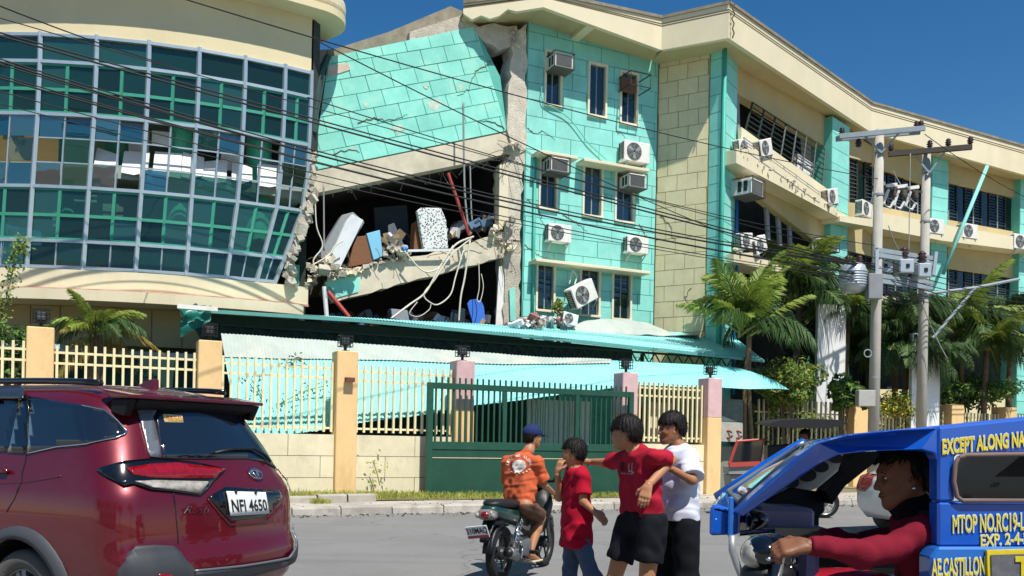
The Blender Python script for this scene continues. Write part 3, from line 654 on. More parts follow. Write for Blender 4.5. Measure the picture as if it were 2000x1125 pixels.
# second stretch: upper window band, parapet, slab, lower window band
def jalousie(pl, pxs, n, parent, off=-.12):
    """long window band: blades as slats"""
    (x0, y0), (x1, y1), (x2, y2), (x3, y3) = pxs; q = [pl.hit(*p, off) for p in pxs]
    mb = MB(); mb.prism(q, pl.n * -.02); w = mb.build('window', glass('dark louvre glass', '#20303c', .55), parent)
    for k in range(n + 1):
        a, b = q[0].lerp(q[1], k / n), q[3].lerp(q[2], k / n); mb = MB(); mb.bar(a + pl.n * .03, b + pl.n * .03, .05, .05); mb.build('mullion', m_grill if k % 3 == 0 else m_dgrill, w)
    for k in range(n):
        if k % 3 == 1: continue
        a0, a1, b0, b1 = q[0].lerp(q[1], (k + .06) / n), q[0].lerp(q[1], (k + .94) / n), q[3].lerp(q[2], (k + .06) / n), q[3].lerp(q[2], (k + .94) / n); mb = MB()
        for j in range(1, 12):
            f = j / 12; mb.prism([a0.lerp(b0, f) + pl.n * .06, a1.lerp(b1, f) + pl.n * .06, a1.lerp(b1, f) + Vector((0, 0, .05)), a0.lerp(b0, f) + Vector((0, 0, .05))], (0, 0, .006))
        mb.build('louvre', M('louvre glass', '#43525c', .3, .15, 3), w)
# PS stretch continues behind first pole to the knee
slab('upper_beam', PS, [(1656, 255), (1703, 285), (1703, 318), (1656, 306)], .3, m_creamd, SB, 0)
slab('upper_beam', PW, [(1703, 258), (1819, 300), (1819, 366), (1703, 322)], .3, m_creamd, SB, .05)
slab('upper_beam', PW, [(1851, 300), (2100, 360), (2100, 412), (1851, 356)], .3, m_creamd, SB, .02)
jalousie(PS, [(1656, 304), (1703, 318), (1703, 402), (1656, 396)], 3, SB)
jalousie(PW, [(1703, 322), (1819, 362), (1819, 424), (1703, 402)], 8, SB)
jalousie(PW, [(1851, 357), (1992, 394), (1992, 454), (1851, 430)], 9, SB)
slab('parapet', PS, [(1656, 395), (1712, 401), (1712, 436), (1656, 431)], .2, m_creamd, SB, .05)
slab('parapet', PW, [(1703, 400), (1819, 423), (1819, 450), (1703, 432)], .2, m_creamd, SB, .02)
slab('parapet', PW, [(1851, 429), (2100, 474), (2100, 510), (1851, 458)], .2, m_creamd, SB, .02)
slab('balcony_slab', PS, [(1640, 421), (1708, 428), (1708, 444), (1640, 432)], 1.2, m_cream, SB, .8)
slab('balcony_slab', PW, [(1703, 412), (1840, 438), (2100, 482), (2100, 502), (1840, 470), (1703, 443)], 1.2, m_cream, SB, .8)
slab('lower_beam', PS, [(1656, 444), (1703, 448), (1703, 500), (1656, 490)], .3, m_creamd, SB, 0)
slab('lower_beam', PW, [(1703, 448), (1819, 465), (1819, 522), (1703, 500)], .3, m_creamd, SB, .02)
slab('lower_beam', PW, [(1851, 470), (2100, 508), (2100, 560), (1851, 524)], .3, m_creamd, SB, .02)
jalousie(PS, [(1656, 490), (1703, 500), (1703, 570), (1656, 560)], 3, SB)
jalousie(PW, [(1703, 500), (1819, 522), (1819, 585), (1703, 570)], 8, SB)
jalousie(PW, [(1851, 524), (1992, 548), (1992, 600), (1851, 588)], 9, SB)
slab('balcony_slab', PW, [(1703, 575), (2100, 618), (2100, 640), (1703, 600)], 1.0, m_cream, SB, .6)
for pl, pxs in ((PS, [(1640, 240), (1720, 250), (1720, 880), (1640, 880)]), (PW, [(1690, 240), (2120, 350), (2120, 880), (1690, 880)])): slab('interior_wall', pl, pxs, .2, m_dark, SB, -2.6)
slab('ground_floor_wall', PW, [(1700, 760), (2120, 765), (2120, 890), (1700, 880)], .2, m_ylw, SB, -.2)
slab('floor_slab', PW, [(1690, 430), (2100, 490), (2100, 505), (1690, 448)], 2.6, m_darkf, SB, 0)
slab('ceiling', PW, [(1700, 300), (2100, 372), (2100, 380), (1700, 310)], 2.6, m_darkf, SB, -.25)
# leaning green tube across the right wing
mb = MB(); mb.tube([PW.hit(1928, 325, 1.2), PW.hit(1842, 535, 1.4)], .075, 10); tag(mb.build('fallen_pipe', m_green, smooth=True), 'long pale green pipe leaning diagonally across the right wing windows', 'pipe')
# air conditioners of the green facade
ac_on(PC, 1090, 140, 'boxy window air conditioner in the top left window of the green facade', 'w', .05)
ac_on(PC, 1082, 341, 'boxy window air conditioner in the middle row left window', 'w', .05)
ac_on(PC, 1232, 371, 'boxy window air conditioner in the middle row right window below the big white unit', 'w', .05)
ac_on(PC, 1238, 320, 'large white condenser with round fan high beside the cream return wall', 'o', .1, 0, 1.15)
ac_on(PC, 1090, 474, 'condenser unit under the middle left window of the green facade', 'o', .1, 0, .95)
ac_on(PC, 1242, 496, 'condenser unit under the middle right window of the green facade', 'o', .1, 0, .95)
ac_on(PC, 1140, 594, 'condenser unit hanging askew beside the lowest middle window', 'o', .25, rad(-28), 1.15, .2)
# empty rack at top right window
mb = MB(); q = PC.mat(PC.uz(1236, 178, .3)[0], PC.uz(1236, 178, .3)[1], .05)
for s in (-.36, .36):
    for z in (0, .42): mb.bar(q @ Vector((s, 0, z)), q @ Vector((s, -.7, z)), .025)
    mb.bar(q @ Vector((s, -.7, 0)), q @ Vector((s, -.7, .42)), .025)
for z in (0, .42): mb.bar(q @ Vector((-.36, -.7, z)), q @ Vector((.36, -.7, z)), .025)
mb.box(q @ Vector((-.1, -.1, .21)), (.5, .15, .4), rotz(rad(25)), 1)
tag(mb.build('empty_rack', [m_dgrill, M('brown board', '#6b4a3a', .8)]), 'empty steel air conditioner rack at the top right window of the green facade', 'rack')
for pl, px, py, lab, k, o, ti, s in ((PS, 1452, 305, 'tilted condenser at the upper end of the sloping balcony, nearest the green column', 'o', .3, rad(-14), .9), (PS, 1493, 306, 'condenser tipped over the edge of the sloping balcony', 'o', .55, rad(-20), .95),
    (PS, 1622, 400, 'condenser at the low end of the sloping balcony', 'o', .5, rad(-15), 1.0), (PS, 1686, 424, 'condenser on the ledge left of the nearer utility pole', 'o', .45, 0, 1.05),
    (PS, 1452, 386, 'window air conditioner poking out below the sloping balcony', 'w', .3, 0, 1.2), (PS, 1455, 487, 'fallen condenser on the lowest ledge beside the green column', 'o', .3, rad(-10), .9), (PS, 1484, 494, 'second fallen condenser on the lowest ledge, lying askew', 'o', .4, rad(-25), .9),
    (PS, 1606, 492, 'window air conditioner low down beside the second green column', 'w', .2, 0, 1.1), (PW, 1822, 458, 'condenser on the ledge behind the farther utility pole', 'o', .5, 0, 1.1),
    (PW, 1888, 467, 'condenser on the ledge beside the leaning green pipe', 'o', .5, 0, 1.1), (PW, 1988, 488, 'condenser on the ledge at the right picture edge', 'o', .5, 0, 1.15)):
    ac_on(pl, px, py, lab, k, o, ti, s)
# ================================================================== collapsed wing between the glass tower and the facade
CW = thing('collapsed_wing', 'collapsed middle wing with tilted turquoise wall and sagging floor slabs', 'building', PC.pt(-4, 0, 0))
BL, BR, TR, TL = (610, 334), (990, 256), (927, 52), (642, 112)
uz = lambda p, o=0.0: PC.uz(p[0], p[1], o)
O_ = uz(BL); E_ = uz(BR); ang = math.atan2(E_[1] - O_[1], E_[0] - O_[0]); ca, sa = math.cos(ang), math.sin(ang)
def loc2(p): q = uz(p); x, y = q[0] - O_[0], q[1] - O_[1]; return (x * ca + y * sa, -x * sa + y * ca)
frB = lambda u, v, o: PC.pt(O_[0] + u * ca - v * sa, O_[1] + u * sa + v * ca, o)
cl = [loc2(p) for p in (BL, BR, (977, 150), TR, (800, 82), TL, (636, 150), (622, 250))]
mb = MB(); mb.prism([frB(p[0], p[1], 0) for p in cl], PC.n * -.25); tw = mb.build('tilted_wall', m_groove, CW)
# convex hull-ish clip (the outline is convex)
mx_ = max(p[0] for p in cl); my_ = max(p[1] for p in cl); mn_ = min(p[0] for p in cl)
tiles(frB, mn_, 0, mx_, my_, 0.74, .44, tw, m_greenp, clip=[loc2(p) for p in (BL, BR, TR, TL)], gap=.02, jit=.006)
slab('broken_plaster', PC, [(641, 130), (680, 122), (684, 136), (640, 150)], .05, M('bare plaster', '#c9b7a4', .9, .15, 4), CW, .05)
slab('roof_beam', PC, [(640, 100), (760, 62), (880, 12), (905, 22), (935, 52), (900, 62), (640, 122)], .6, m_roofc, CW, -.2)
slab('roof_beam', PC, [(800, 62), (900, 30), (935, 52), (925, 58), (800, 88)], .2, m_rough, CW, .02)
jag_column('beam_stub', [(928, 55), (965, 45), (1005, 55), (1005, 90), (975, 98), (935, 70)], PC, .6, m_rough, CW, .05, .04)
slab('floor_beam', PC, [(608, 336), (990, 258), (998, 298), (905, 320), (612, 378)], .5, m_beam, CW, .04)
P = [PC.hit(608, 372, -.4), PC.hit(990, 296, -.4)]
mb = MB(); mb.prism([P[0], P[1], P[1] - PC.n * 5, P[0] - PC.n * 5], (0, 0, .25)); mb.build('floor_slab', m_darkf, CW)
jag_column('floor_beam', [(640, 545), (700, 530), (745, 512), (880, 488), (985, 452), (1000, 470), (985, 502), (860, 535), (648, 590), (632, 570)], PC, .55, m_beam, CW, .06, .03)
slab('paint_patch', PC, [(634, 552), (690, 537), (704, 545), (700, 570), (648, 584)], .03, m_greenp, CW, .085)
P = [PC.hit(600, 560, -.4), PC.hit(985, 485, -.4)]
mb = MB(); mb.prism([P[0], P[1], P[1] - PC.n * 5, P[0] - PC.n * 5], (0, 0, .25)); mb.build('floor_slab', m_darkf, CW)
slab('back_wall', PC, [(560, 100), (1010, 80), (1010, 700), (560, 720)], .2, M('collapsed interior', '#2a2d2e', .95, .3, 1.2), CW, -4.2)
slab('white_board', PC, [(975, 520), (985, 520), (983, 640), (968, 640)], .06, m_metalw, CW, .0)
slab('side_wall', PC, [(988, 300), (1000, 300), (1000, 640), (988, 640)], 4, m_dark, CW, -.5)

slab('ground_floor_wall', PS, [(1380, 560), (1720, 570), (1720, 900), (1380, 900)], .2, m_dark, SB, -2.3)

# cracks running out from the broken column and the eave corner
def crack(pl, pxs, off, parent, r=.009, seed=0):
    R_ = np.random.default_rng(seed); pts = []
    for (x0, y0), (x1, y1) in zip(pxs, pxs[1:]):
        for k in range(7): f = k / 7; pts.append(pl.hit(x0 + (x1 - x0) * f + R_.normal(0, 1.6), y0 + (y1 - y0) * f + R_.normal(0, 1.6), off))
    mb = MB(); mb.tube(pts, [r * (1 - .8 * k / len(pts)) + .002 for k in range(len(pts))], 4); mb.build('crack', m_line, parent)
for i, q in enumerate(([(1030, 250), (1046, 262), (1060, 255), (1090, 275)], [(1028, 390), (1050, 402), (1062, 440), (1080, 446)], [(1024, 480), (1040, 490), (1052, 500), (1080, 506)], [(1200, 250), (1216, 262), (1228, 290)], [(1100, 420), (1130, 434), (1150, 462)], [(1250, 440), (1262, 462), (1270, 500)])): crack(PC, q, .036, SB, .01, i)
for i, q in enumerate(([(700, 240), (730, 228), (770, 236), (800, 220)], [(960, 120), (930, 140), (915, 175), (890, 190)], [(985, 250), (950, 235), (930, 240)], [(650, 300), (690, 290), (705, 300)])): crack(PC, q, .038, CW, .012, i + 9)
for i, q in enumerate(([(1290, 420), (1310, 440), (1318, 480)], [(1350, 560), (1338, 585), (1345, 610)])): crack(PY, q, .036, SB, .009, i + 20)

m_bare = M('bare pinkish plaster', '#b9cbb8', .9, .2, 6, dirt=.5, dirtc='#c9b39c', dscale=4)
R6_ = np.random.default_rng(61)
for (x, y, r) in ((778, 250, 11), (848, 205, 12), (832, 168, 5), (715, 205, 5), (900, 170, 6), (690, 290, 5)):
    mb = MB(); P = [PC.hit(x + r * (1 + R6_.normal(0, .3)) * math.cos(a), y + r * .8 * (1 + R6_.normal(0, .3)) * math.sin(a), .0355) for a in np.linspace(0, 6.283, 15)[:-1]]; mb.prism(P, PC.n * .003); mb.build('bare_patch', m_bare, CW)
# ================================================================== glass rotunda on the left
RC = Vector((-11.8, 32.7, 0)); RR = 11.5
def arcp(phi, z, dr=0.0):
    return Vector((RC.x + (RR + dr) * math.sin(phi), RC.y - (RR + dr) * math.cos(phi), z))
def phi_of(px, py=300):
    lo, hi = rad(-40), rad(60)
    for _ in range(40):
        m = (lo + hi) / 2; p = arcp(m, 8.0); x = p.x / p.y
        r = ray(px, py).x
        if x < r: lo = m
        else: hi = m
    return lo
GB = thing('glass_rotunda', 'curved glass fronted building with green tinted panes and cream roof band', 'building', RC + Vector((0, -RR, 0)))
m_mul = M('aluminium mullion', '#b9c6ca', 0.35, 0.08, 5, 0.05, 60, metal=0.55)
m_gfr = M('green aluminium frame', '#459a80', 0.4, 0.08, 5, 0.05, 60, metal=0.2)
GL = [glass('tower glass a', '#5a9484', 0.14, .02, .7, .05), glass('tower glass b', '#4f9a86', 0.18, .02, .85, .08), glass('tower glass c', '#5aa896', 0.3, .03, 1.0, .1), glass('tower glass blue', '#3f96a0', 0.3, .03, 2.2, .1)]
majors = [phi_of(p) for p in (75, 185, 287, 385, 475, 553, 604)]
st = majors[1] - majors[0]
ph = [majors[0] - st * k for k in range(5, 0, -1)] + majors
ZL = [10.78, 10.15, 8.91, 7.20, 5.92, 5.30]
def lean(phi, z):
    """the quake has racked the front: lower rows slide left, most at the broken right end"""
    k = max(0, (9.5 - z)) * 0.012; e = max(0, (phi - majors[3]) / (majors[6] - majors[3])) ** 1.6 * max(0, (7.4 - z) / 2.1) * 0.055
    return phi - k * .35 - e * 1.0
def gp(phi, z, dr=0.0): return arcp(lean(phi, z), z, dr)
for p in ph:
    mb = MB(); pts = [gp(p, z, .03) for z in (5.2, 5.6, 5.92, 6.5, 7.2, 8.0, 8.91, 10.15, 10.85)]; mb.tube(pts, .062, 4); mb.build('mullion', m_mul, GB)
for zi, z in enumerate(ZL):
    for i in range(len(ph) - 1):
        mb = MB(); mb.bar(gp(ph[i], z, .02), gp(ph[i + 1], z, .02), .1, .075); mb.build('transom', m_mul, GB)
def pane(p0, p1, z0, z1, tilt=0.0, gl=None, g=.0, yaw=0.0):
    mb = MB(); q = [gp(p0, z0), gp(p1, z0), gp(p1, z1), gp(p0, z1)]
    nrm = Vector((math.sin((p0 + p1) / 2), -math.cos((p0 + p1) / 2), 0))
    q[2] = q[2] - nrm * tilt; q[3] = q[3] - nrm * tilt; q[1] = q[1] + nrm * yaw; q[2] = q[2] + nrm * yaw
    mb.prism(q, nrm * -.008); return mb.build('pane', gl, GB)
RNGP = np.random.default_rng(21)
mi = lambda a, b, f: a + (b - a) * f
miss_top = {(7, 0), (7, 1), (9, 0), (9, 1), (11, 0)}
for i in range(len(ph) - 1):
    a, b = ph[i], ph[i + 1]; m_ = (a + b) / 2; e = (b - a) * .025
    # slender middle mullion in every bay
    for (z0, z1, mt, w) in ((8.91, 10.15, m_gfr, .075), (7.2, 8.91, m_mul, .035), (5.92, 7.2, m_gfr, .075), (5.3, 5.92, m_mul, .03)):
        mb = MB(); mb.bar(gp(m_, z0 + .03), gp(m_, z1 - .03), w, .05); mb.build('middle_mullion', mt, GB)
    pane(a + e, b - e, ZL[1] + .04, ZL[0] - .03, RNGP.uniform(-.01, .03), GL[RNGP.integers(0, 3)])
    for (z0, z1) in ((ZL[2], ZL[1]), (ZL[4], ZL[3])):
        zm = (z0 + z1) / 2 - .03
        for k, (p0, p1) in enumerate(((a + e, m_ - e), (m_ + e, b - e))):
            mb = MB(); mb.bar(gp(p0, zm, .01), gp(p1, zm, .01), .05, .075); mb.build('sash_rail', m_gfr, GB)
            for zz in (z0 + .06, z1 - .06): mb = MB(); mb.bar(gp(p0, zz, .005), gp(p1, zz, .005), .04, .05); mb.build('sash_frame', m_gfr, GB)
            pane(p0, p1, z0 + .05, zm - .02, RNGP.uniform(-.015, .015), GL[RNGP.integers(0, 3)]); pane(p0, p1, zm + .02, z1 - .05, RNGP.uniform(-.015, .015), GL[RNGP.integers(0, 3)])
    # the shattered middle row
    za, zb, zc = 7.2, 7.78, 8.36
    for k, (p0, p1) in enumerate(((a + e, m_ - e), (m_ + e, b - e))):
        for zz in (zb, zc):
            if i >= 6 and RNGP.random() < .8 or i == 5:
                mb = MB(); mb.bar(gp(p0, zz, .0), gp(p1, zz, .0), .03, .03); mb.build('sash_rail', m_mul, GB)
        for j, (z0, z1) in enumerate(((za, zb), (zb, zc), (zc, ZL[2]))):
            if j == 2 and (i, k) in miss_top: continue
            if j == 0 and (i, k) in {(6, 1), (9, 1), (10, 0), (10, 1)}: continue
            if j == 1 and 6 <= i <= 9: continue
            if j == 1 and RNGP.random() < .12: continue
            t = -.085 if j == 1 else RNGP.uniform(-.06, .05)
            pane(p0, p1, z0 + .03, z1 - .03, t + RNGP.uniform(-.02, .02), GL[3] if (j == 2 or RNGP.random() < .45) else GL[RNGP.integers(0, 3)], yaw=RNGP.uniform(-.02, .02))
    for k, (p0, p1) in enumerate(((a + e, m_ - e), (m_ + e, b - e))): pane(p0, p1, ZL[5] + .03, ZL[4] - .04, RNGP.uniform(-.01, .02), GL[RNGP.integers(0, 2)])
def ring(name, mat, z0, z1, d0, d1, p0=None, p1=None, n=40, leanit=False, top_z=None):
    p0 = ph[0] if p0 is None else p0; p1 = ph[-1] if p1 is None else p1; mb = MB(); f = gp if leanit else arcp; V_ = []; F_ = []
    for i in range(n + 1):
        p = p0 + (p1 - p0) * i / n; V_ += [f(p, z0, d1), f(p, z0, d0), f(p, z1, d0), f(p, z1, d1)]
        if i: o = 4 * i; F_ += [(o - 4 + k, o - 4 + (k + 1) % 4, o + (k + 1) % 4, o + k) for k in range(4)]
    F_ += [(0, 1, 2, 3), (4 * n + 3, 4 * n + 2, 4 * n + 1, 4 * n)]
    mb.add(V_, F_); return mb.build(name, mat, GB)
m_band = M('cream roof band', '#d8cba4', 0.8, 0.05, 0.7, 0.2, 30, dirt=0.3, dirtc='#b0a27a', dscale=0.4)
ring('roof_band', m_band, 10.8, 12.4, -.3, .02)
ring('slab_edge', m_cream, 4.74, 5.24, -6, .12)
ring('slab_edge', m_cream, 4.48, 4.73, -6, .45, p1=ph[-1] - .02)
ring('pipe_strip', M('pink strip', '#c98f7d', .8, .2, 6), 4.735, 4.79, .125, .17)
ring('floor_slab', M('tower floor', '#9aa89e', .9, .15, 2), 7.55, 7.85, -9.5, -.25)
ring('ceiling', M('tower ceiling', '#b5c6bc', .9, .1, 2), 10.7, 10.78, -9.5, -.32)
ring('back_wall', M('tower back wall', '#8fb3a2', .9, .2, 1.5), .1, 10.7, -6.6, -6.4)
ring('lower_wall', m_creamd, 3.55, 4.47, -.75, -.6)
ring('lower_window_head', m_mul, 3.3, 3.42, -.78, -.62); ring('lower_glass', GL[1], 1.3, 3.3, -.74, -.72); ring('lower_sill', m_mul, 1.2, 1.3, -.78, -.62); ring('lower_plinth', m_creamd, .1, 1.2, -.8, -.6)
for i, p in enumerate(ph):
    mb = MB(); mb.bar(arcp(p, 1.3, -.68), arcp(p, 3.3, -.68), .08); mb.build('lower_mullion', m_mul, GB)
# panel joints on the lower wall
for p in np.arange(ph[0], ph[-1], .065):
    mb = MB(); mb.bar(arcp(p, 3.57, -.597), arcp(p, 4.46, -.597), .015, .012); mb.build('panel_joint', m_line, GB)
# green round columns and partitions indoors
m_icol = M('indoor green column', '#4fc4a2', .6, .08, 2)
for px in (-120, 115, 352, 520):
    p = phi_of(px); c = arcp(p, 0, -.8); mb = MB(); mb.lathe([(.32, 4.9), (.32, 7.55)], 16, Matrix.Translation((c.x, c.y, 0))); mb.lathe([(.32, 7.86), (.32, 10.7)], 16, Matrix.Translation((c.x, c.y, 0))); mb.build('indoor_column', m_icol, GB, smooth=True)
for k, px in enumerate((40, 240, 300, 450)):
    p = phi_of(px); mb = MB(); c = arcp(p, 5.9, -2.6 - .4 * k); mb.box(c, (1.4, .5, 1.5), rotz(p)); mb.build('indoor_cabinet', M('indoor cabinet %d' % k, ['#6f6a4a', '#7d5040', '#59665e', '#8a8f8a'][k], .8, .2, 3), GB)
# fallen white ceiling boards wedged in the shattered row
R3 = np.random.default_rng(3); m_board = M('white ceiling board', '#e6e6e2', .8, .05, 3, dirt=.3, dirtc='#b9b4a6', dscale=3)
for k in range(7):
    a = ph[6] + (ph[10] - ph[6]) * (k + R3.uniform(0, .25)) / 7; b = a + (ph[10] - ph[6]) / 7 * R3.uniform(.7, 1.05); za, zb, zc = 7.72 + R3.uniform(-.06, .1), 8.26 + R3.uniform(-.1, .12), 8.26 + R3.uniform(-.14, .14)
    mb = MB(); mb.prism([gp(a, za, -.16), gp(mi(a, b, .5), za - R3.uniform(0, .1), -.13), gp(b, za + R3.uniform(-.05, .12), -.16), gp(b, zc, -.3), gp(a, zb, -.32)], (0, .03, 0)); mb.build('ceiling_board', m_board, GB)
# pale blinds and boards hanging behind some panes
R8 = np.random.default_rng(8)
for k in range(26):
    i = R8.integers(2, len(ph) - 1); hb = R8.integers(0, 2); a = ph[i] + (ph[i + 1] - ph[i]) * (.04 + .5 * hb); b = a + (ph[i + 1] - ph[i]) * .42; z1 = [10.1, 8.85, 7.15, 5.9][R8.integers(0, 4)]; z0 = z1 - R8.uniform(.3, 1.1); d = -R8.uniform(.3, .7); mb = MB()
    mb.prism([arcp(a, z0, d), arcp(b, z0, d), arcp(b, z1, d), arcp(a, z1, d)], (0, .02, 0)); mb.build('blind', M(['pale blind', 'green blind', 'white board'][k % 3], ['#c9d2c4', '#4fa58a', '#e2e4de'][k % 3], .8, .1, 5), GB)
# roof disc with a rounded right end
R2 = .62; out = []
for i in range(41):
    p = rad(-38) + (ph[-1] + .005 - rad(-38)) * i / 40; q = arcp(p, 0, R2); out.append(q)
e_ = out[-1]; tdir = (out[-1] - out[-2]).normalized(); nd = Vector((-tdir.y, tdir.x, 0)); rc = 0.9; cc = e_ + nd * rc
for i in range(1, 13):
    a = rad(115) * i / 12; out.append(cc - nd * rc * math.cos(a) + tdir * rc * math.sin(a))
out.append(out[-1] + (nd * 1.0 - tdir * .3) * 9); out.append(Vector((-28, 45, 0)))
mb = MB(); mb.prism([Vector((p.x, p.y, 12.2)) for p in out], (0, 0, .18)); mb.build('soffit', m_band, GB)
mb = MB()
edge = [Vector((p.x, p.y, 12.38)) for p in out]; mb.prism(edge, (0, 0, .42)); mb.build('roof_disc', m_cream, GB, bevel=.12, seg=3)
# closing wall and torn right end
ea, eb = arcp(ph[-1] + .005, 0, 0), arcp(ph[-1] + .05, 0, -7)
mb = MB(); mb.prism([Vector((ea.x, ea.y, 8.8)), Vector((ea.x + .1, ea.y + .3, 8.8)), Vector((eb.x + .1, eb.y, 8.8)), Vector((eb.x, eb.y, 8.8))], (0, 0, 3.4)); mb.build('end_wall', m_dark, GB)
mb = MB(); mb.prism([Vector((ea.x - .4, ea.y + .5, .1)), Vector((ea.x - .2, ea.y + .5, .1)), Vector((eb.x, eb.y, .1)), Vector((eb.x - .2, eb.y, .1))], (0, 0, 8.7)); mb.build('end_wall', m_dark, GB)
pts = [gp(ph[-1], 8.7, .1) + Vector((.05, .1, 0)), gp(ph[-1], 7.6, .1) + Vector((.12, .1, 0)), gp(ph[-1], 6.6, .1) + Vector((.1, .1, 0)), gp(ph[-1], 5.7, .1) + Vector((.15, .1, 0)), gp(ph[-1], 5.2, .1) + Vector((.4, .1, 0))]
mb = MB(); R5 = np.random.default_rng(5)
for q0, q1 in zip(pts, pts[1:]):
    for k in range(11):
        p = q0.lerp(q1, k / 11) + Vector((R5.uniform(-.07, .09), R5.uniform(-.05, .1), R5.uniform(-.03, .03))); R = Matrix.Rotation(R5.uniform(-.7, .7), 3, 'Y') @ Matrix.Rotation(R5.uniform(0, 3), 3, 'Z'); mb.box(p, (R5.uniform(.08, .24), R5.uniform(.08, .24), R5.uniform(.1, .3)), R)
tc_ = mb.build('torn_column', m_rough, GB); tc_['kind'] = 'stuff'
mb = MB(); mb.tube([at(640, 112, 24.2), at(622, 150, 23.6), at(612, 260, 23.3)], .1, 6); mb.tube([at(626, 145, 23.5), at(603, 250, 23.2)], .03, 5); mb.tube([at(634, 148, 23.5), at(616, 250, 23.3)], .025, 5); mb.build('torn_gutter', M('dark gutter', '#34514c', .7, .2), GB)

# ================================================================== fallen walkway canopy
m_tq = M('turquoise roofing', '#8edad6', 0.5, 0.06, 1.2, 0.08, 20, dirt=0.3, dirtc='#a9cfc8', dscale=0.7)
m_tqw = M('weathered roofing', '#aab5ac', 0.7, 0.12, 1.5, 0.2, 20, dirt=0.7, dirtc='#cfc9b8', dscale=1.2)
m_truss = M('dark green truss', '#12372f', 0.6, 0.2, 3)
def corrug(name, f, L_, rows, mat, parent, pitch=.085, amp=.009, nper=6):
    """f(a, b) -> point and normal on the sheet; waves run along a"""
    n = int(L_ / pitch) * nper; mb = MB(); V_ = []
    for j in range(rows + 1):
        for i in range(n + 1):
            p, nn = f(i / n, j / rows); V_.append(p + nn * (amp * math.sin(2 * math.pi * i / nper)))
    w = n + 1; mb.add(V_, [(j * w + i, j * w + i + 1, (j + 1) * w + i + 1, (j + 1) * w + i) for j in range(rows) for i in range(n)]); return mb.build(name, mat, parent, smooth=True, recalc=False)
CN = thing('fallen_canopy', 'long collapsed turquoise corrugated walkway canopy behind the fence', 'canopy', FEN.pt(0, 0, -2))
def lerp3(a, b, t): return a + (b - a) * t
# upper roof: front lip and rear line
UF = [FEN.hit(352, 600, -2.0), FEN.hit(700, 622, -2.0), FEN.hit(1100, 660, -2.0), FEN.hit(1492, 702, -2.0)]
UB = [FEN.hit(352, 606, -3.3), FEN.hit(700, 620, -3.5), FEN.hit(1100, 642, -4.0), FEN.hit(1425, 652, -4.5)]
def poly_at(P, t):
    k = t * (len(P) - 1); i = min(int(k), len(P) - 2); return P[i].lerp(P[i + 1], k - i)
def up_f(a, b):
    p = poly_at(UF, a).lerp(poly_at(UB, a), b); return p + Vector((0, 0, .03 * mnoise.noise((a * 9, b * 2, 0)))), Vector((0, -.4, .9))
corrug('upper_roof', up_f, 18, 8, m_tq, CN)
mb = MB()
for k in range(3): mb.bar(UF[k] - Vector((0, 0, .05)), UF[k + 1] - Vector((0, 0, .05)), .06, .08)
mb.build('eave_beam', M('pale turquoise steel', '#5f9d96', .5, .1), CN)
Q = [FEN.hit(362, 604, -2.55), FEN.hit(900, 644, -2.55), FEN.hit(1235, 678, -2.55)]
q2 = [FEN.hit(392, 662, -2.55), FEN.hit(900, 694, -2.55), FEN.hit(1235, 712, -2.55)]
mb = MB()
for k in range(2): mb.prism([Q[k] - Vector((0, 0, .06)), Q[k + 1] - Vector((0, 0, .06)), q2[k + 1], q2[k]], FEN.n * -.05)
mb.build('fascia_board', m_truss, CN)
T0, T1, B0_, B1_ = FEN.hit(430, 634, -2.45), FEN.hit(1490, 704, -2.45), FEN.hit(430, 662, -2.45), FEN.hit(1490, 722, -2.45)
for (A, B) in ((T0, T1), (B0_, B1_)):
    mb = MB(); mb.bar(A, B, .06); mb.build('truss_chord', m_truss, CN)
n = 40
for k in range(n):
    a0 = T0.lerp(T1, k / n); b0 = B0_.lerp(B1_, (k + .5) / n); a1 = T0.lerp(T1, (k + 1) / n); mb = MB(); mb.bar(a0, b0, .03); mb.bar(b0, a1, .03); mb.build('truss_web', m_truss, CN)
# lower sheet, slid off and hanging to the ground on the left
LT = [FEN.hit(432, 654, -1.95), FEN.hit(700, 672, -1.95), FEN.hit(1000, 696, -1.95), FEN.hit(1240, 706, -1.95), FEN.hit(1400, 714, -1.95), FEN.hit(1420, 716, -1.95)]
LB = [FEN.hit(470, 862, -.5), FEN.hit(700, 828, -.5), FEN.hit(930, 792, -.5), FEN.hit(1240, 752, -.6), FEN.hit(1400, 757, -.8), FEN.hit(1542, 761, -.9)]
def low_f(a, b):
    p = poly_at(LT, a).lerp(poly_at(LB, a), b); s = math.sin(b * math.pi); return p + Vector((0, -.12 * s, .10 * s + .03 * mnoise.noise((a * 12, b * 2, 5)))), Vector((0.2, -.75, .6))
lo = corrug('lower_roof', low_f, 17, 10, m_tq, CN)
def lowtop(a, b): p, nn = low_f(a, b * .27); return p + Vector((0, -.015, .03)), nn
corrug('weathered_ridge', lambda a, b: lowtop(a * .56, b), 9, 3, m_tqw, CN)
# posts behind, dark board below
for px in (470, 690, 980, 1250, 1450):
    b = FEN.hit(px, 900, -2.7); t_ = b; mb = MB(); mb.bar((b.x, b.y, .1), (b.x, b.y, 3.95), .1); mb.build('post', m_truss, CN)
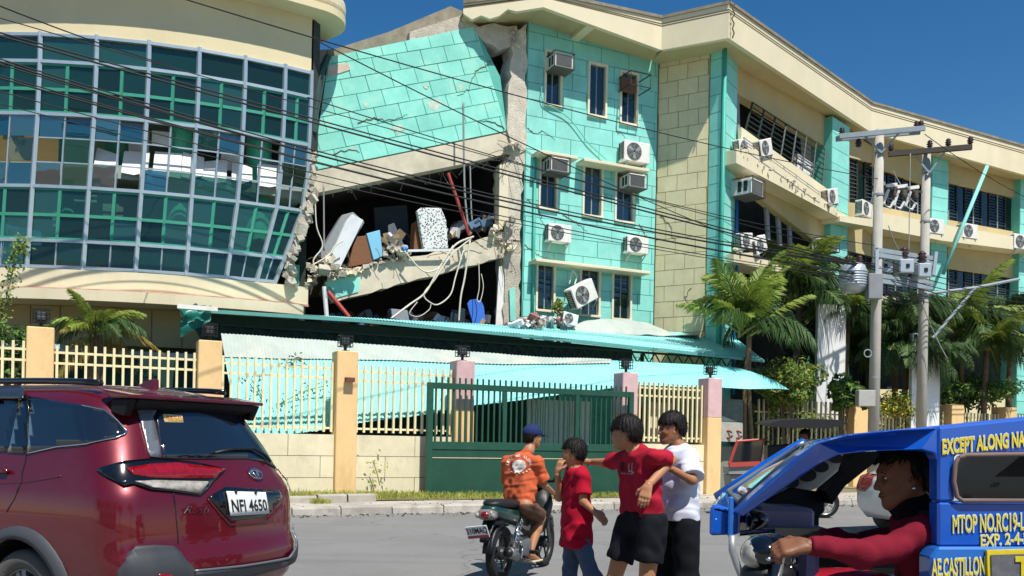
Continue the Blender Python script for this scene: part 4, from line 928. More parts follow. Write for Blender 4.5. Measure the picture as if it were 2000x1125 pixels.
# shadowy clutter inside the yard behind the gate
mb = MB(); A, B = FEN.hit(1028, 870, -1.4), FEN.hit(1152, 870, -1.4)
for k in range(14):
    p0, p1 = A.lerp(B, k / 14), A.lerp(B, (k + .82) / 14); z0, z1 = .12, FEN.uz(1090, 782, -1.4)[1]
    mb.prism([Vector((p0.x, p0.y, z0)), Vector((p1.x, p1.y, z0)), Vector((p1.x, p1.y, z1)), Vector((p0.x, p0.y, z1))], FEN.n * -.03)
tag(mb.build('white_shutter', m_metalw), 'white corrugated shutter standing behind the green gate', 'shutter')
mb = MB(); A, B = FEN.hit(1268, 870, -3), FEN.hit(1310, 870, -3); mb.prism([Vector((A.x, A.y, .1)), Vector((B.x, B.y, .1)), Vector((B.x, B.y, 2.6)), Vector((A.x, A.y, 2.6))], FEN.n * -.3)
tag(mb.build('guard_booth', M('pale pink plaster', '#d2bfa4', .9)), 'pale plaster wall seen through the fence right of the gate', 'wall')
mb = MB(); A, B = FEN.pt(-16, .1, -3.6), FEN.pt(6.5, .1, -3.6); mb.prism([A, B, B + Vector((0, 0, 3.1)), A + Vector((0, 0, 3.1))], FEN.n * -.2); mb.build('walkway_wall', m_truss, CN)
# green safety net scrap and white rail at the canopy's left end
def net_f(a, b):
    p = FEN.hit(352 + 60 * a, 596 + 62 * b * (1 - .5 * a), -1.5); return p + Vector((0, .15 * mnoise.noise((a * 4, b * 4, 2)), .1 * mnoise.noise((a * 5, b * 3, 7))))
mb = MB(); mb.grid(net_f, 14, 12); tag(mb.build('net_scrap', glass('teal net', '#2f9f90', .75, .5, .3), smooth=True), 'crumpled teal net hanging at the left end of the canopy', 'net')
mb = MB(); mb.bar(FEN.hit(346, 598, -1.3), FEN.hit(425, 604, -1.3), .06, .09); tag(mb.build('white_rail', m_metalw), 'short white rail sticking out at the left end of the canopy', 'rail')
# ================================================================== things spilled in the collapsed floors
def pbox(name, label, cat, pxs, pl, off, depth, mats, face_only=None, bevel=.01):
    """box-like thing whose front face is seen as a quad; depth goes back from it"""
    P = [pl.hit(x, y, off) for x, y in pxs]; mb = MB(); mb.prism(P, pl.n * -depth)
    return tag(mb.build(name, mats, bevel=bevel), label, cat)
m_white = M('white laminate', '#d9dcdf', .5, .05, 3, .05, 20, dirt=.3, dirtc='#a9a79c', dscale=2)
m_brown = M('brown plywood', '#7b5236', .7, .15, 3, .2, 20, stretch=(1, 1, 6))
m_sky = M('pale blue panel', '#7fbfdc', .6, .06, 3)
t = thing('toppled_cabinet', 'tall white cabinet leaning over on the broken upper floor edge', 'cabinet', PC.hit(650, 520, .1))
mb = MB(); P = [PC.hit(x, y, .15) for x, y in ((636, 522), (662, 528), (710, 430), (688, 418), (676, 432))]; mb.prism(P, PC.n * -.25); mb.build('front', m_white, t, bevel=.01)
mb = MB(); P = [PC.hit(x, y, -.11) for x, y in ((622, 500), (660, 526), (712, 434), (690, 414), (668, 420))]; mb.prism(P, PC.n * -.5); mb.build('carcass', M('grey laminate', '#8d9296', .6), t, bevel=.01)
t = thing('wooden_cabinet', 'brown cabinet with a pale blue door beside the leaning white cabinet', 'cabinet', PC.hit(715, 515, .1))
mb = MB(); P = [PC.hit(x, y, .05) for x, y in ((680, 522), (728, 512), (716, 460), (698, 462), (690, 480))]; mb.prism(P, PC.n * -.7); mb.build('side', m_brown, t, bevel=.01)
mb = MB(); P = [PC.hit(x, y, .1) for x, y in ((730, 508), (748, 500), (742, 449), (716, 456))]; mb.prism(P, PC.n * -.12); mb.build('door', m_sky, t, bevel=.01)
m_pat = M('speckled mattress cloth', '#d5d8d6', .9, .1, 20)
nt = m_pat.node_tree; b_ = nt.nodes['Principled BSDF']; v_ = nt.nodes.new('ShaderNodeTexVoronoi'); v_.inputs['Scale'].default_value = 17; tc_ = nt.nodes.new('ShaderNodeTexCoord'); nt.links.new(tc_.outputs['Object'], v_.inputs['Vector'])
rp = nt.nodes.new('ShaderNodeMapRange'); rp.inputs[1].default_value = .3; rp.inputs[2].default_value = .42; nt.links.new(v_.outputs['Distance'], rp.inputs[0]); mx_n = nt.nodes.new('ShaderNodeMixRGB'); mx_n.inputs[1].default_value = lin('#30373b') + [1]; mx_n.inputs[2].default_value = lin('#d9dcd8') + [1]; nt.links.new(rp.outputs[0], mx_n.inputs[0]); nt.links.new(mx_n.outputs[0], b_.inputs['Base Color'])
t = thing('mattress', 'upright black and white speckled mattress on the broken upper floor', 'mattress', PC.hit(845, 488, .1))
mb = MB(); mb.prism([PC.hit(x, y, .1) for x, y in ((828, 489), (876, 485), (872, 430), (862, 406), (822, 405), (815, 412))], PC.n * -.18); mb.build('pad', m_pat, t, bevel=.03, seg=2)
mb = MB(); mb.prism([PC.hit(x, y, -.12) for x, y in ((808, 488), (830, 487), (820, 430), (812, 432))], PC.n * -.4); mb.build('side_board', m_brown, t)
pbox('blue_chair_back', 'bright blue plastic chair back under the lower sagging slab', 'chair', [(926, 640), (950, 640), (945, 598), (940, 588), (930, 584), (918, 586), (913, 594), (916, 606)], PC, -.3, .06, M('blue plastic', '#3f74d0', .4), bevel=.006)
for i, (x, y) in enumerate(((885, 622), (900, 612), (868, 628))):
    pbox('stacked_chair', 'dark plastic chair back, %s of the row beside the blue chair' % ['middle', 'tallest', 'lowest'][i], 'chair', [(x - 8, y + 22), (x + 8, y + 22), (x + 10, y - 8), (x - 4, y - 12)], PC, -.45, .05, M('dark plastic', '#24343a', .5), bevel=.02)
pbox('grey_crate', 'grey tilted box at the edge of the canopy under the slab', 'box', [(766, 622), (800, 628), (796, 606), (764, 603)], PC, -.1, .4, M('grey crate', '#8b959c', .6))
pbox('dark_shelf', 'dark shelf standing deep in the broken upper floor', 'shelf', [(735, 480), (800, 470), (795, 400), (730, 405)], PC, -1.8, .4, M('dark shelf', '#2f3a42', .7))
pbox('grey_board', 'grey fallen board in the middle of the broken upper floor', 'board', [(760, 490), (790, 480), (770, 435), (758, 440)], PC, -.6, .05, M('grey board', '#59646b', .7))
pbox('blue_box', 'small dark blue box near the broken column on the upper floor', 'box', [(952, 440), (972, 436), (972, 415), (954, 420)], PC, -.4, .3, M('navy box', '#2a4468', .6))
mb = MB(); mb.tube([PC.hit(790, 487, .3) + Vector((RNG.normal(0, .05), 0, RNG.normal(0, .04))) for _ in range(6)], .07, 6); tag(mb.build('blue_rag', M('blue rag', '#3b83c8', .9), smooth=True), 'small bright blue rag caught on the slab edge', 'rag')
m_red = M('red oxide steel', '#a8423a', .6, .15, 6)
mb = MB(); mb.tube([PC.hit(875, 338, .3), PC.hit(917, 460, .4)], .045, 8); tag(mb.build('red_pipe', m_red), 'red pipe leaning in the open upper floor', 'pipe')
mb = MB(); mb.tube([PC.hit(641, 570, .3), PC.hit(682, 620, .5)], .06, 8); tag(mb.build('red_pipe', m_red), 'thick red pipe under the turquoise slab corner', 'pipe')
mb = MB(); mb.tube([PC.hit(633, 560, .35), PC.hit(638, 618, .4)], .06, 8); tag(mb.build('white_pipe', m_white), 'white pipe standing under the broken slab corner', 'pipe')
mb = MB(); mb.bar(PC.hit(790, 490, .25), PC.hit(885, 488, .25), .06); tag(mb.build('white_bar', m_white), 'white bar lying along the slab edge below the mattress', 'bar')
# rubble
def chunk(mb, c, r, mi=0, sq=.7):
    n, m = 6, 4; R = Matrix.Rotation(RNG.uniform(0, 6.3), 3, 'Z') @ Matrix.Rotation(RNG.uniform(0, 3), 3, 'X'); d = [r * RNG.uniform(.6, 1.2), r * RNG.uniform(.5, 1.1), r * RNG.uniform(.4, .9)]
    vs_ = []
    for x in (-1, 1):
        for y in (-1, 1):
            for z in (-1, 1): vs_.append(Vector(c) + R @ Vector((x * d[0] * RNG.uniform(.6, 1.1), y * d[1] * RNG.uniform(.6, 1.1), z * d[2] * RNG.uniform(.6, 1.1))))
    mb.add(vs_, [(0, 1, 3, 2), (4, 6, 7, 5), (0, 4, 5, 1), (2, 3, 7, 6), (0, 2, 6, 4), (1, 5, 7, 3)], mi)
def rubble(label, boxes, n, rmin, rmax, pl=PC, mats=None):
    mb = MB()
    for _ in range(n):
        (x0, y0, x1, y1, o0, o1) = boxes[RNG.integers(0, len(boxes))]; f = RNG.random(); x = x0 + (x1 - x0) * f; y = y0 + (y1 - y0) * f + RNG.normal(0, 3)
        chunk(mb, pl.hit(x, y, RNG.uniform(o0, o1)), RNG.uniform(rmin, rmax) * (1 if RNG.random() < .85 else 1.8), RNG.integers(0, 3))
    o = mb.build('rubble', mats or [m_rough, m_cream, m_conc]); return tag(o, label, None, kind='stuff')
rubble('broken concrete heaped at the torn left end of the slab', [(597, 560, 645, 505, -.3, .5), (600, 520, 660, 540, 0, .5), (640, 535, 700, 530, -.2, .3)], 150, .03, .1)
rubble('concrete crumbs along the middle of the broken slab edge', [(690, 530, 800, 492, -.2, .2), (760, 485, 790, 490, -.1, .3)], 100, .03, .08)
rubble('shattered concrete where the slab meets the column', [(960, 452, 1005, 430, -.1, .3), (975, 470, 1010, 490, -.1, .35), (985, 290, 1012, 282, .0, .3), (1000, 60, 1015, 95, 0, .3)], 120, .03, .09)
rubble('debris lying on the canopy below the green facade', [(985, 632, 1110, 626, .6, 1.6), (1010, 628, 1060, 630, 1, 1.8)], 130, .03, .1, mats=[m_rough, M('brick red rubble', '#a07068', .9), m_white])
for x, y, lab in ((652, 522, 'largest cream concrete chunk below the leaning white cabinet'), (634, 528, 'flat concrete chunk left of the leaning white cabinet foot')):
    mb = MB(); chunk(mb, PC.hit(x, y, .45), .17); tag(mb.build('concrete_chunk', m_rough, bevel=.012), lab, 'chunk')
# crumpled sheet lying on the upper roof right of the debris, window unit shell
mb = MB(); mb.grid(lambda a, b: PC.hit(1105 + 260 * a, 655 - 32 * b * math.sin(min(1, a * 1.1 + .12) * math.pi) ** .7, 1.6 - .5 * b) + Vector((0, 0, .06 * mnoise.noise((a * 9, b * 6, 1)))), 50, 10)
tag(mb.build('crumpled_sheet', m_tqw, smooth=True, solid=.02), 'buckled weathered roofing sheet lying at the foot of the cream wall', 'roofing sheet')
ac_on(PC, 1112, 634, 'small dusty unit lying on the canopy below the facade', 'o', 1.3, rad(10), .6)
# white loose cables over the slab edge
m_wcab = M('white cable', '#d6d1c2', .7, .1, 5, 0)
def cable(label, pts, r=.018, mat=None, name='loose_cable', grp='loose cables hanging from the broken floor', n=10, cat='cable'):
    P = [Vector(p) for p in pts]; out_ = []
    for i in range(len(P) - 1):
        p0, p1, p2, p3 = P[max(i - 1, 0)], P[i], P[i + 1], P[min(i + 2, len(P) - 1)]
        for k in range(n):
            t = k / n; out_.append(.5 * ((2 * p1) + (p2 - p0) * t + (2 * p0 - 5 * p1 + 4 * p2 - p3) * t * t + (3 * p1 - p0 - 3 * p2 + p3) * t ** 3))
    out_.append(P[-1]); mb = MB(); mb.tube(out_, r, 5); return tag(mb.build(name, mat or m_wcab, smooth=True), label, cat, grp)
H = lambda x, y, o=.4: PC.hit(x, y, o)
cable('long white cable drooping from the slab edge to the canopy', [H(925, 462), H(890, 478), H(860, 520), H(832, 570), H(800, 595), H(764, 622, .6)], .03)
cable('white cable hooked in a wide loop under the slab', [H(920, 466), H(880, 500), H(850, 545), H(828, 575), H(842, 592), H(858, 594), H(880, 575), H(890, 540), H(905, 490)], .022)
cable('straight white cable falling from the slab to the canopy', [H(918, 470), H(908, 540), H(900, 580), H(896, 628)], .028)
cable('thin white cable in a short swag on the slab face', [H(790, 490), H(815, 520), H(835, 531), H(860, 520), H(885, 480)], .024)
cable('thin cable hanging far down beside the blue chair', [H(935, 510, .1), H(936, 560, .1), H(932, 585, .1), H(938, 588, .1), H(944, 560, .1), H(940, 535, .1)], .014)
cable('dangling cable loop low over the canopy', [H(815, 590), H(800, 612), H(818, 618), H(838, 605), H(842, 592)], .014)
cable('grey service cable hanging in front of the upper floor', [H(905, 200, .6), H(906, 300, .6), H(908, 380, .6), H(914, 440, .6)], .03, m_grill)
cable('second grey service cable beside the red pipe', [H(918, 320, .6), H(920, 400, .6), H(922, 430, .6)], .022, m_grill)
cable('frayed cable at the torn left end of the upper floor', [H(615, 370), H(618, 440), H(630, 480), H(612, 510), H(625, 540)], .02)
cable('grey wire hanging straight at the torn left end', [H(632, 360, .2), H(633, 490, .2)], .025, m_grill)
cable('bent rod at the torn left slab corner', [H(606, 520), H(640, 500), H(655, 480), H(670, 470)], .02)
cable('thin dark line crossing the green wall under the top windows', [PC.hit(1058, 170, .1), PC.hit(1062, 198, .12), PC.hit(1110, 230, .1), PC.hit(1150, 280, .1), PC.hit(1185, 312, .1)], .015, m_groove, grp='wires on the green facade')
cable('flex of the askew condenser', [PC.hit(1112, 555, .3), PC.hit(1118, 530, .3), PC.hit(1126, 540, .3), PC.hit(1122, 556, .4)], .02, grp='wires on the green facade')

# ================================================================== utility poles
m_pole = M('concrete pole', '#b0aca2', .85, .1, 2, .3, 40, dirt=.45, dirtc='#6c675c', dscale=2, streak=.2)
m_arm = M('grey steel arm', '#8f9aa0', .5, .1, 4)
m_armd = M('dark timber arm', '#4a443d', .8, .2, 5)
m_ins = M('brown insulator', '#3a2a26', .3, .2, 6)
m_alu = M('aluminium tank', '#b7c0c6', .4, .08, 3, .05, 30, metal=.4)
def insul(t, p, s=1.0, m=None):
    mb = MB(); mb.lathe([(.03, 0), (.07, .03), (.04, .05), (.075, .08), (.04, .1), (.06, .13), (.02, .17)], 10, Matrix.Translation(p) @ Matrix.Scale(s, 4)); mb.build('insulator', m or m_ins, t, smooth=True)
def lean_pole(label, pxb, pxt, yt, D, r0, r1):
    top = at(pxt, yt, D); t = thing('utility_pole', label, 'utility pole', (top.x, top.y, .12), 0, 'concrete utility poles'); mb = MB()
    mb.tube([Vector((top.x, top.y, .05)), Vector((top.x, top.y, top.z * .5)), top], [r0, (r0 + r1) / 2, r1], 16); mb.build('shaft', m_pole, t, smooth=True); return t, top
t1, top1 = lean_pole('nearer concrete utility pole with pale steel crossarm', 1708, 1718, 253, 27.0, .17, .13)
A, B = at(1636, 268, 27.1), at(1802, 254, 26.6)
for dy in (-.16, .16):
    mb = MB(); mb.bar(A + Vector((0, dy, -.03 if dy < 0 else 0)), B + Vector((0, dy, 0)), .1, .14); mb.build('crossarm', m_arm, t1)
for s in (-1, 1):
    c = top1 + Vector((0, -.16, -.75)); mb = MB(); mb.bar(c, (A if s < 0 else B).lerp(top1, .55) + Vector((0, -.16, -.08)), .05); mb.build('brace', m_arm, t1)
for z in (-.7, -2.0, -4.2, -7.5): mb = MB(); mb.lathe([(.16, 0), (.16, .06)], 14, Matrix.Translation(top1 + Vector((0, 0, z)))); mb.build('band', m_steel, t1)
for f in (.05, .93, .98): insul(t1, A.lerp(B, f) + Vector((0, 0, .07)), 1.3)
insul(t1, A.lerp(B, .25) + Vector((0, 0, -.35)), 1.5)
mb = MB(); q = at(1707, 560, 26.7); mb.box(q, (.42, .3, .75)); mb.build('fuse_box', M('grey fuse box', '#85898b', .6), t1, bevel=.015)
mb = MB(); q = at(1690, 778, 26.6); mb.box(q, (.5, .3, .48)); mb.build('meter_box', M('grey meter box', '#a9a8a2', .6), t1, bevel=.015)
mb = MB(); q = at(1695, 690, 26.7); mb.tube([q + Vector((.11 * math.cos(a), 0, .11 * math.sin(a))) for a in np.linspace(0, 6.283, 17)], .02, 5); mb.build('meter_ring', m_steel, t1)
t2, top2 = lean_pole('farther concrete utility pole with dark timber crossarm', 1797, 1810, 290, 29.0, .17, .13)
A, B = at(1730, 305, 29.2), at(1892, 291, 28.6)
mb = MB(); mb.bar(A + Vector((0, -.2, 0)), B + Vector((0, -.2, 0)), .13, .16); mb.build('crossarm', m_armd, t2)
for s in (-1, 1): c = top2 + Vector((0, -.2, -.85)); mb = MB(); mb.bar(c, (A if s < 0 else B).lerp(top2, .6) + Vector((0, -.2, -.1)), .05); mb.build('brace', m_arm, t2)
for f in (.03, .5, .72, .98): insul(t2, A.lerp(B, f) + Vector((0, -.2, .1)), 1.4)
for z in (-.8, -2.4, -4.6): mb = MB(); mb.lathe([(.16, 0), (.16, .06)], 14, Matrix.Translation(top2 + Vector((0, 0, z)))); mb.build('band', m_steel, t2)
# fuse cutouts between the poles
t = thing('fuse_rack', 'bank of white fuse cutouts strung between the two poles', 'fuse rack', at(1755, 390, 28))
a, b = at(1700, 365, 27.2), at(1800, 375, 28.6)
mb = MB(); mb.bar(a, b, .06); mb.build('bar', m_armd, t)
for f in (.12, .35, .55, .78):
    p = a.lerp(b, f) + Vector((0, -.1, 0)); mb = MB(); mb.bar(p + Vector((-.12, 0, .05)), p + Vector((.2, 0, .1)), .1); mb.build('cutout', m_metalw, t)
    mb = MB(); mb.tube([p + Vector((-.05, 0, -.05)), p + Vector((-.2, 0, -.5)), p + Vector((0, 0, -.62)), p + Vector((.12, 0, -.4))], .045, 6); mb.build('fuse_barrel', m_metalw, t)
    insul(t, p + Vector((.1, 0, -.3)), 1.6, m_armd)
# platform of steel channels with transformer parts
t = thing('pole_platform', 'steel channel platform carrying grey transformers between the poles', 'platform', at(1755, 530, 28))
for (x0, y0, x1, y1) in ((1712, 488, 1825, 505), (1714, 498, 1825, 516), (1712, 538, 1822, 552), (1712, 548, 1820, 562)):
    mb = MB(); mb.bar(at(x0, y0, 26.8), at(x1, y1, 28.6), .08, .13); mb.build('channel', m_arm, t)
for (x, y, w) in ((1722, 522, .5), (1765, 522, .45), (1800, 530, .4)):
    c = at(x, y, 27.6); mb = MB(); mb.box(c, (w, .5, .42)); mb.build('transformer_box', m_alu, t, bevel=.03); mb = MB(); mb.box(c + Vector((.02, -.26, .0)), (.1, .03, .12)); mb.build('label_plate', m_black, t)
    insul(t, c + Vector((0, 0, .25)), 2.2)
for (x0, y0, x1, y1) in ((1828, 492, 1822, 540), (1712, 488, 1712, 560)): mb = MB(); mb.bar(at(x0, y0, 28.5 if x0 > 1800 else 26.8), at(x1, y1, 28.5 if x0 > 1800 else 26.8), .1); mb.build('end_strut', m_alu, t)
t = thing('transformer_drum', 'ribbed silver transformer drum hung left of the nearer pole', 'transformer', at(1665, 570, 27))
c = at(1666, 572, 26.9); mb = MB(); mb.lathe([(.2, 0), (.36, .1), (.4, .2), (.4, .62), (.36, .8), (.2, .9), (.08, .95)], 22, Matrix.Translation(c)); mb.build('tank', m_alu, t, smooth=True)
for k in range(6): mb = MB(); mb.lathe([(.41, 0), (.425, .02), (.41, .04)], 22, Matrix.Translation(c + Vector((0, 0, .22 + k * .075)))); mb.build('rib', m_alu, t, smooth=True)
for s in (-.18, .18): insul(t, c + Vector((s, 0, .85)), 1.6)
mb = MB(); mb.bar(c + Vector((.3, 0, .5)), at(1712, 548, 27), .1); mb.build('hanger', m_arm, t)
# steel stay arm on the right
mb = MB(); mb.tube([at(1800, 575, 28.8), at(1905, 562, 29), at(1990, 545, 29.5)], .05, 8); mb.tube([at(1905, 562, 29), at(1822, 660, 28.8)], .045, 8); tag(mb.build('stay_arm', m_arm), 'grey steel stay arm reaching right from the farther pole', 'arm')
# ------------------------------------------------------------------ overhead cables
def span(a, b, sag, r, label, mat=None, n=36, grp='overhead cables crossing the street'):
    pts = [a.lerp(b, k / n) - Vector((0, 0, 4 * sag * (k / n) * (1 - k / n))) for k in range(n + 1)]; mb = MB(); mb.tube(pts, r, 5); return tag(mb.build('overhead_cable', mat or m_wire, smooth=True), label, 'cable', grp)
E1 = at(1712, 515, 26.8)
runs = [(60, 524, .017, .05, 'upper black cable of the bundle, crossing the middle of the glass tower'), (66, 528, .021, .08, 'thick black cable just under the uppermost of the bundle'), (30, 505, .011, .1, 'thin black cable highest of the long bundle over the glass tower'),
        (108, 516, .016, .5, 'first of three close black cables drooping under the tilted wall'), (113, 520, .021, .53, 'thickest of three close black cables drooping under the tilted wall'), (119, 523, .015, .48, 'last of three close black cables drooping under the tilted wall'),
        (142, 538, .014, .4, 'black cable running just above the broken upper floor'), (148, 541, .019, .36, 'thicker black cable running just above the broken upper floor'), (174, 548, .012, .4, 'thin low cable across the broken upper floor opening'), (200, 552, .01, .35, 'lowest thin cable across the broken upper floor opening')]
for y0, y1, r, sg, lab in runs:
    span(at(-80, y0 - 18, 18.6), at(1712, y1, 26.8), sg * 1.1, r * 1.1, lab)
span(at(-60, -12, 13), at(330, 128, 19), .05, .012, 'thin black wire at the top left crossing the cream roof band')
span(at(340, -8, 14), at(1720, 350, 27), .25, .012, 'thin black wire from the top crossing the tilted turquoise wall')
span(at(620, 80, 15), at(1700, 560, 27), .3, .011, 'thin wire crossing the sky gap and the lower facade', m_wire)
span(at(600, 190, 18), at(1712, 480, 27), .3, .012, 'thin wire crossing below the tilted turquoise wall')
span(at(1806, 262, 27), at(2080, 420, 33), .2, .012, 'thin wire from the crossarm down to the right')
for k in range(6): span(at(1720, 505 + k * 12, 27), at(2100, 575 + k * 9, 31), .3, .014, 'thin cable of the tangle running right from the poles', grp='cables right of the poles')
for k in range(5): span(at(1720, 560 + k * 5, 27), at(1800, 575 + k * 4, 28.8), .12, .016, 'short slack cable looped between the two poles', grp='slack loops between poles')
for (x0, y0, x1, y1, D) in ((1778, 300, 1775, 490, 28), (1745, 335, 1790, 400, 28), (1760, 495, 1735, 440, 28.2), (1800, 590, 1850, 700, 28.6)): span(at(x0, y0, D), at(x1, y1, D - .2), .1, .015, 'thin drop wire hanging about the two poles', m_grill, grp='drop wires at the poles')
# ------------------------------------------------------------------ sign boards in the yard
def board(name, label, x0, y0, x1, y1, D, mat, th=.25, cat='board'):
    mb = MB(); a, b = at(x0, y1, D), at(x1, y1, D + (x1 - x0) / 1750 * D * .45); z1 = at(x0, y0, D).z; z0 = max(.1, a.z)
    mb.prism([Vector((a.x, a.y, z0)), Vector((b.x, b.y, z0)), Vector((b.x, b.y, z1)), Vector((a.x, a.y, z1))], (0, th, 0)); return tag(mb.build(name, mat, bevel=.01), label, cat)
m_sgn = M('white sign sheet', '#e2e4e4', .6, .04, 2, .05, 20, dirt=.3, dirtc='#a5a59d', dscale=1.5, streak=.3)
board('white_sign_panel', 'tall blank white panel standing left of the nearer pole', 1591, 592, 1646, 960, 30.5, m_sgn)
board('white_sign_panel', 'tall greyish white panel behind the farther pole', 1779, 650, 1834, 850, 30.3, m_sgn)
for px in (1655, 1842):
    mb = MB(); a = at(px, 670, 31.5 if px < 1700 else 34); mb.bar((a.x, a.y, .1), (a.x - .1, a.y, a.z), .14); mb.bar((a.x + .25, a.y, .1), (a.x - .05, a.y, a.z), .1)
    tag(mb.build('green_strut', m_green), 'pale green leaning struts beside the %s white panel' % ('left' if px < 1700 else 'right'), 'strut')
t = thing('notice_board', 'weathered street notice boards beside the pink and orange pillar', 'notice board', at(1427, 960, 25))
mb = MB(); a, b, z0, z1 = at(1403, 860, 25), at(1450, 860, 25.6), at(1403, 822, 25).z, at(1403, 778, 25).z
mb.prism([Vector((a.x, a.y, z0)), Vector((b.x, b.y, z0)), Vector((b.x, b.y, z1)), Vector((a.x, a.y, z1))], (0, .06, 0)); mb.build('upper_board', M('grey green board', '#55645f', .8, .2, 4, dirt=.5, dirtc='#8a8f82', dscale=3, streak=4), t)
z2 = at(1403, 862, 25).z; mb = MB(); mb.prism([Vector((a.x, a.y, z2)), Vector((b.x, b.y, z2)), Vector((b.x, b.y, z0 - .02)), Vector((a.x, a.y, z0 - .02))], (0, .06, 0)); mb.build('lower_board', M('faded board', '#a8a79b', .8, .2, 4, dirt=.4, dirtc='#6e8a96', dscale=3), t)
for k in (.38, .78):
    p = a.lerp(b, k); mb = MB(); mb.tube([Vector((p.x + .13 * math.cos(w), p.y - .012, z2 + .2 + .1 * math.sin(w))) for w in np.linspace(.5, 6.0, 14)], .03, 4); mb.build('painted_mark', M('maroon paint', '#7a3a35', .8), t)
for p in (a, b): mb = MB(); mb.bar((p.x, p.y + .1, .1), (p.x, p.y + .1, z1), .07); mb.build('post', m_armd, t)
mb = MB(); a, b = at(1402, 950, 25.5), at(1490, 950, 26.6); mb.prism([Vector((a.x, a.y, .1)), Vector((b.x, b.y, .1)), Vector((b.x, b.y, 1.35)), Vector((a.x, a.y, 1.35))], (0, .15, 0)); tag(mb.build('grey_hoarding', M('grey hoarding', '#7b7f78', .8, .15, 2, dirt=.4, dirtc='#55574f', dscale=2)), 'low grey hoarding below the notice boards', 'hoarding')

# bent reinforcing bars and wreckage in the open floors
R7 = np.random.default_rng(77); mb = MB()
for k in range(46):
    x, y = [(R7.uniform(600, 640), R7.uniform(480, 560)), (R7.uniform(965, 1005), R7.uniform(440, 500)), (R7.uniform(640, 985), 0), (R7.uniform(985, 1015), R7.uniform(280, 310))][k % 4]
    if y == 0: y = 548 - (x - 640) * .235 + R7.uniform(-6, 6)
    p = PC.hit(x, y, R7.uniform(.05, .35)); pts = [p]; d = Vector((R7.normal(0, .5), -R7.uniform(.1, .5), R7.normal(-.1, .6))).normalized()
    for j in range(5): d = (d + Vector((R7.normal(0, .35), 0, R7.normal(-.12, .3)))).normalized(); pts.append(pts[-1] + d * R7.uniform(.06, .16))
    mb.tube(pts, .009, 4)
tag(mb.build('rebar', M('rusty rebar', '#6b5a4c', .8, .2, 8)), 'bent rusty reinforcing bars sticking out of the torn slabs', None, kind='stuff')
mb = MB()
for k in range(150):
    x = R7.uniform(625, 975); up_ = k < 110; y = (505 - (x - 640) * .2 + R7.uniform(-22, 6)) if up_ else (628 + R7.uniform(-14, 4)); o_ = R7.uniform(-2.4, -.25)
    R = Matrix.Rotation(R7.uniform(-.8, .8), 3, 'Y') @ Matrix.Rotation(R7.uniform(0, 3), 3, 'Z'); mb.box(PC.hit(x, y, o_), (R7.uniform(.05, .5), R7.uniform(.05, .35), R7.uniform(.03, .3)), R, R7.integers(0, 6))
tag(mb.build('wreckage', [m_white, m_brown, M('wreck blue', '#4a6a86', .7), m_rough, M('wreck grey', '#6a7278', .7), M('wreck tan', '#a08a68', .8)]), 'jumble of broken furniture and boards on the collapsed floors', None, kind='stuff')
mb = MB()
for k in range(70):
    x = R7.uniform(612, 985); p = PC.hit(x, 374 - (x - 612) * .2, R7.uniform(-1.6, .0)); l = R7.uniform(.1, .7) * R7.random(); mb.tube([p, p + Vector((R7.normal(0, .05), 0, -l * .5)), p + Vector((R7.normal(0, .14), R7.normal(0, .05), -l))], R7.uniform(.006, .014), 4)
tag(mb.build('hanging_wires', m_grill), 'thin wires and shreds hanging from the sagging upper slab', None, kind='stuff')

rubble('broken concrete and dust along the sloping balcony of the right wing', [(1442, 288, 1640, 418, .45, .85), (1436, 490, 1520, 522, .2, .6)], 120, .02, .07, pl=PS)
mb = MB(); R9 = np.random.default_rng(9)
for k in range(900):
    o = KO + .02 + abs(R9.normal(0, .22)); p = FEN.pt(R9.uniform(-9, 14), .004, o); r = R9.uniform(.006, .022); mb.box(p + Vector((0, 0, r * .4)), (r * 2, r * 1.5, r), rotz(R9.uniform(0, 3)), R9.integers(0, 2))
for k in range(260):
    p = FEN.pt(R9.uniform(-9, 14), .127, R9.uniform(1.2, 2.5)); r = R9.uniform(.005, .018); mb.box(p + Vector((0, 0, r * .4)), (r * 2, r * 1.5, r), rotz(R9.uniform(0, 3)), R9.integers(0, 2))
tag(mb.build('grit', [m_conc, M('dark grit', '#4c4841', .95)]), 'loose grit and small stones in the gutter', None, kind='stuff')
# ================================================================== plants
def leafmat(name, hexc, var=.3):
    m = M(name, hexc, .55, var, 1.5, 0, spec=.35); b = m.node_tree.nodes['Principled BSDF']; b.inputs['Subsurface Weight'].default_value = 0
    N, L = m.node_tree.nodes, m.node_tree.links; tr = N.new('ShaderNodeBsdfTranslucent'); mx = N.new('ShaderNodeMixShader'); mx.inputs[0].default_value = .3
    L.new(b.inputs['Base Color'].links[0].from_socket, tr.inputs[0]); o = N['Material Output']; L.new(b.outputs[0], mx.inputs[1]); L.new(tr.outputs[0], mx.inputs[2]); L.new(mx.outputs[0], o.inputs[0]); return m
m_palm = leafmat('palm leaf bright', '#8a9d42'); m_palmd = leafmat('palm leaf dark', '#4a6438'); m_palmy = leafmat('palm leaf dry', '#a08a45')
m_bush = leafmat('bush leaf', '#67863a'); m_bushd = leafmat('dark bush leaf', '#3d6234'); m_busy = leafmat('yellow bush leaf', '#9aa04a')
m_trunk = M('palm trunk', '#7a6a55', .95, .25, 4, .8, 20, stretch=(1, 1, 5), bdist=.03)
m_stem = M('green stem', '#7f8a4a', .7, .2, 4)
